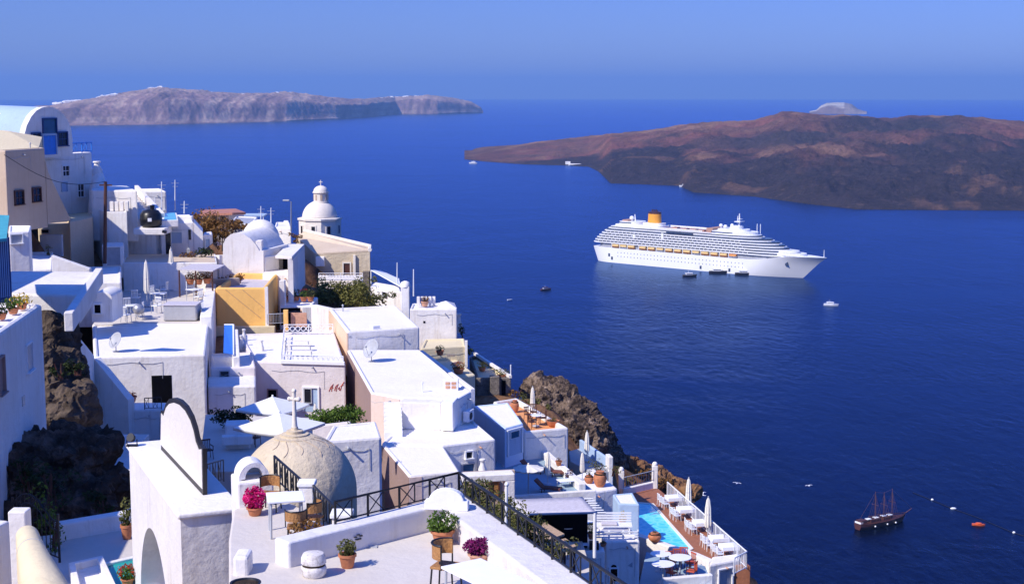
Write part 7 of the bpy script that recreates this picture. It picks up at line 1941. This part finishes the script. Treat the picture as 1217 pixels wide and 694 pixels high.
for k in range(8):
    a_ = R(10) + math.pi / 8 + k * math.pi / 4; c = kc + Vector((math.cos(a_) * ap, math.sin(a_) * ap, 0)); c.z = (zd0 + zd1) / 2 - .1
    fr_ = MB().box(tuple(c), (.12, .62, 1.05), a_).build('drum_window_frame', M['domestone'], K_, bevel=.02); MB().box(tuple(c), (.16, .36, .8), a_).build('pane', M['glassdark'], fr_)
# nave with sloping roof and terrace
na, nb2 = PY(374.5, 303, 140), PY(439.5, 298, 146)
ra2, rb2 = PY(358, 277, 150), PY(431, 296, 150)
n0 = na; n1 = PY(440, 298, 141)
t_ = MB(); zn = PY(375, 302, 141).z
e = [PY(374, 303.5, 140), PY(439.5, 299.5, 140), PY(440, 296, 143), PY(362, 277.5, 150), PY(352, 283, 150)]
zf = PY(374, 365, 140).z
mbx = MB(); mbx.v = e + [Vector((p.x, p.y, zf)) for p in e]; mbx.f = [(0, 1, 2, 3, 4), (5, 6, 7, 8, 9)] + [(i, (i + 1) % 5, 5 + (i + 1) % 5, 5 + i) for i in range(5)]
mbx.build('nave_wall', M['stonebeige'], K_)
rf_ = [p + Vector((0, 0, .03)) for p in e]; mbx = MB(); mbx.v = rf_ + [p + Vector((0, 0, .15)) for p in rf_]; mbx.f = [(0, 1, 2, 3, 4), (5, 6, 7, 8, 9)] + [(i, (i + 1) % 5, 5 + (i + 1) % 5, 5 + i) for i in range(5)]; mbx.build('nave_roof', M['beige'], K_)
wb3 = MB(); wb3.tube([e[3] + Vector((0, 0, .25)), e[2] + Vector((0, 0, .25)), e[1] + Vector((0, 0, .2))], .2, 6); wb3.build('roof_edge', M['domestone'], K_)
reg([(p.x, p.y) for p in e], zf + 3, 3)
opening(K_, e[0], e[1], 408.5, 313, 416, 326, M['domestone'], M['wood'], name='door', sub='door_leaf', fw=.12)
wallbox(K_, e[0], e[1], 420, 303, 423, 330, .25, M['domestone'], 'pilaster', .02)
wallbox(K_, e[0], e[1], 432, 322, 440, 363, .8, M['stone'], 'stone_corner', .02)
wallbox(K_, e[0], e[1], 376, 305, 386, 316, .5, M['white'], 'bracket_block', .03)
zba = PP(400, 333, e[0], e[1]).z; tb3 = [PY(380, 336, 134), PY(431, 336, 134)]
kt, ktp, zkt = house('white_house', 'white walled terrace in front of the church door', 'terrace', [(380, 333), (430, 333), (432, 327), (378, 327)], 134, 3.2, M['domestone'], rim=None)
scroll_rail('fine white ornate railing on the church terrace', PZ(379, 333, zkt), PZ(431, 333, zkt), .62, 14)
# -- right edge: canopy house, chimney, white cube, cream houses, stone terrace
cq = [PY(441, 321, 138), PY(477, 341, 130), PY(474, 331, 136), PY(452, 321, 144)]
ch_, chp, zch = house('white_house', 'white house in blue shade under the white sloping canvas right of the church', 'house', [(440, 340), (477, 347), (474, 340), (446, 335)], 133, 4, M['white'], rim=None)
opening(ch_, chp[0], chp[1], 455, 347, 460, 352, M['white_clean'], M['glassdark'], fw=.06)
t = thing('sloping_canvas', 'white canvas roof sloping down to the sea right of the church', 'awning', tuple(cq[1] - Vector((0, 0, 2)))); mbx = MB(); mbx.v = cq; mbx.f = [(0, 1, 2, 3)]; o = mbx.build('canvas', M['cloth'], t); o.modifiers.new('thick', 'SOLIDIFY').thickness = .06
for p in (cq[1], cq[0], cq[2]): MB().tube([p, p - Vector((0, 0, 2.2))], .06, 6).build('post', M['whitepaint'], t)
c = PY(455, 354, 124); shrub('shrub', 'small green bush below the white sloping canvas', [((c.x, c.y, c.z), (.9, .6, .5))], 240, .2, 'olive')
for (u, va, vb, Y, lb) in ((472, 312, 336, 132, 'grey mast at the end of the white sloping canvas'), (491.5, 320, 352, 116, 'white mast beside the round topped chimney')):
    a_, b_ = PY(u, vb, Y), PY(u, va, Y); t = thing('aerial_mast', lb, 'aerial', tuple(a_)); MB().tube([a_, b_], [.06, .04], 6).build('rod', M['whitepaint'], t)
q = PY(482, 372, 108); t = thing('chimney', 'white round topped chimney standing at the back of the stepped house', 'chimney', tuple(q)); hh_ = PY(482, 340, 108).z - q.z
MB().box((q.x, q.y, q.z + hh_ / 2 - .3), (.62, .62, hh_ + .6)).build('stack', M['white'], t, bevel=.05); MB().lathe([(.38, 0), (.38, .15), (.28, .34), (.1, .42)], (q.x, q.y, q.z + hh_ - .05), 14).build('cap', M['white'], t, smooth=True, angle=60)
MB().lathe([(.07, -.02), (.07, .02)], (0, 0, 0), 8)
zwb2 = ZA(492, 367, 116); wbp2 = [PZ(u, v, zwb2) for u, v in ((487, 367.5), (543, 367), (538, 360), (490, 360.5))]
WB2 = thing('white_house', 'plain white cube with a small square hole beside the sea, right of the chimney', 'house', base_of(wbp2, zwb2 - 4)); block(WB2, wbp2, zwb2, 4.5, M['white'], None, rim=(.18, .1))
opening(WB2, wbp2[0], wbp2[1], 503, 381.5, 505.5, 384, None, M['void'], name='vent')
a_ = [PZ(521, 367, zwb2), PZ(543, 366.5, zwb2), PZ(540, 360, zwb2), PZ(520, 360, zwb2)]; pk = PY(530, 357.5, a_[0].y + .8); mbx = MB(); mbx.v = a_ + [pk]; mbx.f = [(0, 1, 4), (1, 2, 4), (2, 3, 4), (3, 0, 4), (0, 1, 2, 3)]; mbx.build('corner_gable', M['white'], WB2)
for k in range(5): q = PZ(497 + k * 4.6, 365 - k * .5, zwb2); MB().box((q.x, q.y + .4, zwb2 + .4 - k * .03), (.24, .24, .75)).build('baluster', M['white'], WB2, bevel=.03)
q = PZ(505, 364, zwb2); plant_pot('flower_pot', 'pinkish clay pot behind the balusters of the seaside white cube', tuple(q), .3, .4, .4, .35, 'dryleaf', 80, 'paleterracotta', size=.14)
zc1 = ZA(511, 412, 112); c1p = [PZ(u, v, zc1) for u, v in ((500, 414), (553.5, 411), (552, 402), (505, 403))]
C1 = thing('cream_house', 'pale yellow house with a flat roof at the cliff edge', 'house', base_of(c1p, zc1 - 4)); block(C1, c1p, zc1, 4, M['paleyellow'], M['paleyellow'], rim=(.2, .1))
q = PZ(554, 411, zc1); MB().box((q.x, q.y, zc1 - .6), (.2, .3, 2.0)).build('corner_post', M['white'], C1)
opening(C1, c1p[0], c1p[1], 531, 421, 540, 423, None, M['tan'], name='vent')
plant_pot('flower_pot', 'green bush in a pot on the pale yellow house roof', tuple(PY(523, 422, 109)), .28, .35, .4, .35, 'darkgreen', 120, size=.12)
zc2 = ZA(545, 446, 106); c2p = [PZ(u, v, zc2) for u, v in ((545, 448), (565, 445), (545, 428), (505, 420), (515, 428))]
C2 = thing('cream_house', 'low pale yellow terrace house with a white sloping edge', 'house', base_of(c2p, zc2 - 4)); block(C2, c2p, zc2, 4, M['paleyellow'], M['white'], rim=None)
plant_pot('flower_pot', 'dark red flowering plant in a wide pot on the low yellow terrace', tuple(PZ(545, 444, zc2)), .4, .4, .45, .55, 'dryleaf', 160, 'terracotta', 'redflower', size=.15)
wall_thing('white sloping parapet between stepped house roof and yellow terrace', [PY(500, 420, 104), PY(562, 466, 98)], .35, [PY(500, 416, 104).z, PY(562, 462, 98).z], CAMZ - 26, M['white'])
zc3 = ZA(607, 448, 113); c3p = [PZ(u, v, zc3) for u, v in ((566, 449), (607.5, 448.5), (596, 437), (566, 421), (558, 424))]
C3 = thing('stone_terrace', 'dark stone terrace house with a sunlit cream floor above the cliff', 'terrace', base_of(c3p, zc3 - 4)); block(C3, c3p, zc3, 4.5, M['stone'], M['cream'], rim=(.22, .3))
wallbox(C3, c3p[0], c3p[1], 582, 446, 593, 476, .7, M['stone'], 'buttress', .03); opening(C3, c3p[0], c3p[1], 596, 452, 601, 470, None, M['void'], name='doorway')
mbx = MB(); mbx.slab(c3p[3], c3p[1] + Vector((.05, 0, 0)), .22, zc3 - .05, zc3 + .16, -1); mbx.build('parapet', M['white'], C3)
q = PZ(607, 448, zc3); MB().tube([q, q + Vector((0, 0, .95))], .05, 6).build('post', M['whitepaint'], C3)
c = PZ(573, 437, zc3); plant_pot('flower_pot', 'yellow flowering shrub on the dark stone terrace', (c.x, c.y, zc3 - .25), .3, .3, .5, .45, 'yellowflower', 120, size=.13)
c = PZ(596, 446, zc3); plant_pot('flower_pot', 'dry grey shrub in the corner of the dark stone terrace', (c.x, c.y, zc3 - .25), .3, .3, .5, .6, 'olive', 120, size=.13)
q = PY(545, 392, 118); cone_pot('white chimney with cypress green beside the seaside cube', q, 1.3, .3)
c = PY(548, 402, 117); shrub('shrub', 'dark green creeper on the cliff edge right of the seaside cube', [((c.x, c.y, c.z), (.5, .6, 1.0)), ((c.x + .4, c.y, c.z - 1.2), (.7, .6, .7))], 320, .18, 'darkgreen')
# ================================================================== hillside under the village
def P2(u, v, Y): p = PY(u, v, Y); return (p.x, p.y, p.z)
EXTRA = [(-20, 70, 170), (-21, 62, 171), (-17, 58, 172), (-17, 66, 171), (-15, 52, 172.5), (-18, 50, 173), (-13, 47, 174.3), (-17, 45, 175),
         P2(250, 292, 118), P2(232, 270, 121), P2(275, 280, 122), P2(245, 310, 118), P2(300, 275, 140), P2(330, 285, 140), P2(370, 345, 128), P2(385, 362, 118), P2(430, 372, 118),
         P2(620, 470, 112), P2(640, 480, 108), P2(690, 540, 104), P2(730, 560, 106), P2(765, 572, 110), P2(740, 552, 112), P2(800, 585, 108), 
         P2(470, 370, 124), P2(560, 440, 116), P2(610, 475, 112), (-60, 60, 180), (-70, 100, 182), (-60, 140, 180), (-50, 170, 172), (-45, 30, 184), (-20, 10, 183), (0, 8, 180), (3, 20, 176), (4, 45, 166), (0, 60, 166), (9, 75, 160), (3, 75, 162), (-10, 66, 170)]
for poly, z, down in GROUND:
    n = len(poly); cx = sum(p[0] for p in poly) / n; cy_ = sum(p[1] for p in poly) / n
    EXTRA.append((cx, cy_, z - min(down, 4.5) * .85))
def inpoly(x, y, poly):
    c = False; j = len(poly) - 1
    for i in range(len(poly)):
        xi, yi = poly[i][0], poly[i][1]; xj, yj = poly[j][0], poly[j][1]
        if (yi > y) != (yj > y) and x < (xj - xi) * (y - yi) / (yj - yi) + xi: c = not c
        j = i
    return c
# cliff edge, from the far end of the town to the near end
EDGE = [P2(60, 178, 178), P2(150, 235, 160), P2(300, 262, 158), P2(445, 330, 150), P2(480, 350, 130), P2(548, 372, 122), P2(612, 452, 117), P2(690, 512, 112), P2(745, 556, 112), P2(800, 582, 112), (10.9, 101, 0), (12.2, 93, 0), (12.9, 86.5, 0), (10.6, 78, 0), (8.6, 70, 0), (5.6, 50, 0), (3.4, 25, 0), (3.2, -12, 0)]
EDGE = [Vector((p[0], p[1])) for p in EDGE]
INLAND = [(p.x, p.y) for p in EDGE] + [(-300, -12), (-300, 178)]
def edge_dist(x, y):
    best = 1e9; sg = 1; p = Vector((x, y))
    for a, b_ in zip(EDGE, EDGE[1:]):
        d = b_ - a; t = max(0, min(1, (p - a).dot(d) / d.length_squared)); q = a + d * t; L = (p - q).length
        if L < best: best = L; sg = 1 if d.x * (p.y - a.y) - d.y * (p.x - a.x) > 0 else -1
    return -best if inpoly(x, y, INLAND) else best          # positive on the sea side
def base_z(x, y):
    sw = sz_ = 0
    for (a, b_, z) in EXTRA:
        d2 = (x - a) ** 2 + (y - b_) ** 2 + 1.5; w_ = 1 / (d2 * d2 ** .35); sw += w_; sz_ += w_ * z
    return sz_ / sw
BB = [(min(p[0] for p in g[0]) - .6, max(p[0] for p in g[0]) + .6, min(p[1] for p in g[0]) - .6, max(p[1] for p in g[0]) + .6) for g in GROUND]
def ground(x, y):
    z = base_z(x, y); e = edge_dist(x, y)
    n = fbm(x * .12, y * .12, .5); n2 = fbm(x * .5, y * .5, 4.2, 5)
    if e > -4: z -= max(0, e + 1.0) * (1.25 + .25 * n) + .25 * max(0, e + 4); z += (n * 1.6 + abs(n2) * .9 - .5) * smooth((e + 4) / 6)
    z += n2 * .35
    for (poly, zt, down), bb in zip(GROUND, BB):
        if bb[0] < x < bb[1] and bb[2] < y < bb[3]:
            z = min(z, zt - min(down, 3.0) * .8 - .2)
    return max(z, -4)
mb = MB(); cols = []
xs_ = [-95 + 1.0 * i for i in range(155)] + [60 + 5 * i for i in range(1, 25)]; ys_ = [-10 + 1.0 * j for j in range(196)] + [186 + 6 * j for j in range(1, 20)]
for x in xs_:
    for y in ys_: mb.v.append(Vector((x, y, ground(x, y))))
ny = len(ys_)
for i in range(len(xs_) - 1):
    for j in range(ny - 1): q = i * ny + j; mb.f.append((q, q + ny, q + ny + 1, q + 1))
M['hill'] = rocky('cliff_earth', [(.30, (.055, .035, .025)), (.45, (.17, .085, .045)), (.58, (.30, .16, .075)), (.72, (.36, .27, .17))], .35, 1.0)
tag(mb.build('hillside', M['hill'], smooth=True, angle=180), kind='structure')
def rock_mass(name, label, blobs, mat, voxel, amp, freq, cat='rock', boxy=0.0):
    """craggy rock: overlapping lumps fused into one skin, then roughened"""
    mbx = MB()
    for c, r in blobs: mbx.blob(Vector(c), 1.0, 14, 10); 
    k = len(mbx.v) // len(blobs)
    for i, (c, r) in enumerate(blobs):
        for j in range(i * k, (i + 1) * k):
            d = mbx.v[j] - Vector(c)
            if boxy: mx = max(abs(d.x), abs(d.y), abs(d.z), .01); d = d.lerp(d / mx * .92, boxy)
            mbx.v[j] = Vector(c) + Vector((d.x * r[0], d.y * r[1], d.z * r[2]))
    o = mbx.build(name, mat, None)
    rm = o.modifiers.new('fuse', 'REMESH'); rm.mode = 'VOXEL'; rm.voxel_size = voxel
    dg = bpy.context.evaluated_depsgraph_get(); me = bpy.data.meshes.new_from_object(o.evaluated_get(dg)); o.modifiers.clear(); o.data = me; me.name = name
    nn = [v.normal.copy() for v in me.vertices]
    for v, n in zip(me.vertices, nn):
        p = v.co; a = fbm(p.x * freq, p.y * freq, p.z * freq, 6); b_ = mnoise.cell_vector(p * freq * 1.6).x - .5; rdg = abs(fbm(p.x * freq * 2, p.y * freq * 2, p.z * freq * 1.3 + 9, 5))
        v.co = p + n * (amp * (a + .5 * b_ - .9 * rdg + .25))
    for p in me.polygons: p.use_smooth = False
    if not me.materials: me.materials.append(mat)
    return tag(o, label, cat)
def bl(u, v, Y, rx, ry, rz_): return (tuple(PY(u, v, Y)), (rx, ry, rz_))
M['outcrop'] = rocky('grey_brown_crag', [(.36, (.012, .009, .008)), (.46, (.07, .05, .04)), (.54, (.24, .17, .12)), (.66, (.50, .39, .30))], .7, 1.2)
rock_mass('rock_outcrop', 'rugged grey brown rock outcrop rising above the orange tiled terrace', [bl(646, 470, 116, 1.6, 2.2, 1.5), bl(660, 474, 115, 1.6, 2.2, 1.5), bl(667, 492, 113, 2.0, 2.4, 2.2), bl(683, 508, 111, 2.0, 2.4, 2.2), bl(700, 524, 110, 1.9, 2.2, 1.9), bl(712, 528, 110, 1.1, 1.8, 1.5), bl(655, 500, 112, 1.8, 2, 2.5), bl(690, 535, 108, 2, 2, 2.5), bl(640, 460, 117, .8, 1.6, .9), bl(722, 546, 110, 1.2, 1.8, 1.2)], M['outcrop'], .16, .55, .8)
rock_mass('brown_crag', 'red brown rocky slope running down behind the far pool wall to the sea edge', [bl(736, 554, 111, 1.5, 1.6, 1.0), bl(754, 561, 111, 1.5, 1.6, .9), bl(772, 568, 111.5, 1.5, 1.6, .8), bl(806, 578, 112, .9, 1.4, .6), bl(818, 586, 111, .8, 1.2, .7), bl(790, 576, 114, 1.2, 1.4, .8)], M['hill'], .16, .35, .9)
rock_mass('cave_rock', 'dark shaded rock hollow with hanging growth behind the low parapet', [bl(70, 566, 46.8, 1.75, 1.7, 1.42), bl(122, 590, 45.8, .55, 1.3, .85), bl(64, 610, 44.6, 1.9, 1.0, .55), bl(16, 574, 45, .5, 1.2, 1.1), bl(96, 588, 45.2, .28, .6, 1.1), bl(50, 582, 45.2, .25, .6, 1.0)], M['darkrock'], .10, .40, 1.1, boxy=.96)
rock_mass('shaded_cliff', 'grey brown cave pocked rock face between the left house and the retaining wall', [bl(66, 425, 64, .9, 1.6, 1.8), bl(74, 460, 63, 1.0, 1.6, 1.6), bl(80, 495, 61, 1.05, 1.6, 1.4), bl(62, 480, 62, .8, 1.6, 2.6)], M['rock'], .12, .4, 1.0, boxy=.6)
for k, (u, v, Y, r) in enumerate(((28, 555, 43.2, .6), (60, 570, 43, .75), (115, 585, 42.4, .5), (70, 435, 60.5, .45), (90, 432, 60.5, .4))):
    q = PY(u, v, Y); shrub('shrub', ('dark hanging shrub at the left of the rock hollow', 'dark tangled shrub in the middle of the rock hollow', 'dark shrub at the right of the rock hollow beside the steps', 'dark tuft low on the pocked rock face', 'dark tuft on the right of the pocked rock face')[k], [((q.x, q.y, q.z), (r, r * .6, r * .8)), ((q.x + r * .3, q.y, q.z - r * .6), (r * .7, r * .5, r * .6))], int(420 * r), .14, 'darkgreen')
for k, (u, v, Y, rx, rz_) in enumerate(((615, 466, 113, .9, .5), (628, 476, 111, .9, .6), (736, 566, 104, 1.2, .5), (760, 566, 108, 1.6, .5), (784, 577, 108, 1.1, .4), (655, 487, 108, .5, .4))):
    q = PY(u, v, Y); shrub('scrub', ('orange dry scrub just right of the dark stone terrace', 'yellowish dry scrub behind the big urn on the tiled terrace', 'olive dry scrub left of the far pool wall', 'brown dry scrub on the slope behind the far pool wall', 'brown dry scrub beside the far end of the sea balustrade', 'tuft of green growing on the rock outcrop')[k], [((q.x, q.y, q.z), (rx, .8, rz_))], int(260 * rx), .18, ('dryleaf', 'olive', 'olive', 'dryleaf', 'dryleaf', 'olive')[k])
# unseen house added left of the frame to shade the retaining wall
shade_house, shp, zsh = house('white_house', 'unseen tall white house added left of the view to cast shade', 'house', None, 0, 16, M['white'], rim=(.3, .2), z=CAMZ - 4, world=[(-34, 54, 0), (-25.5, 56, 0), (-26.5, 73, 0), (-38, 72, 0)])
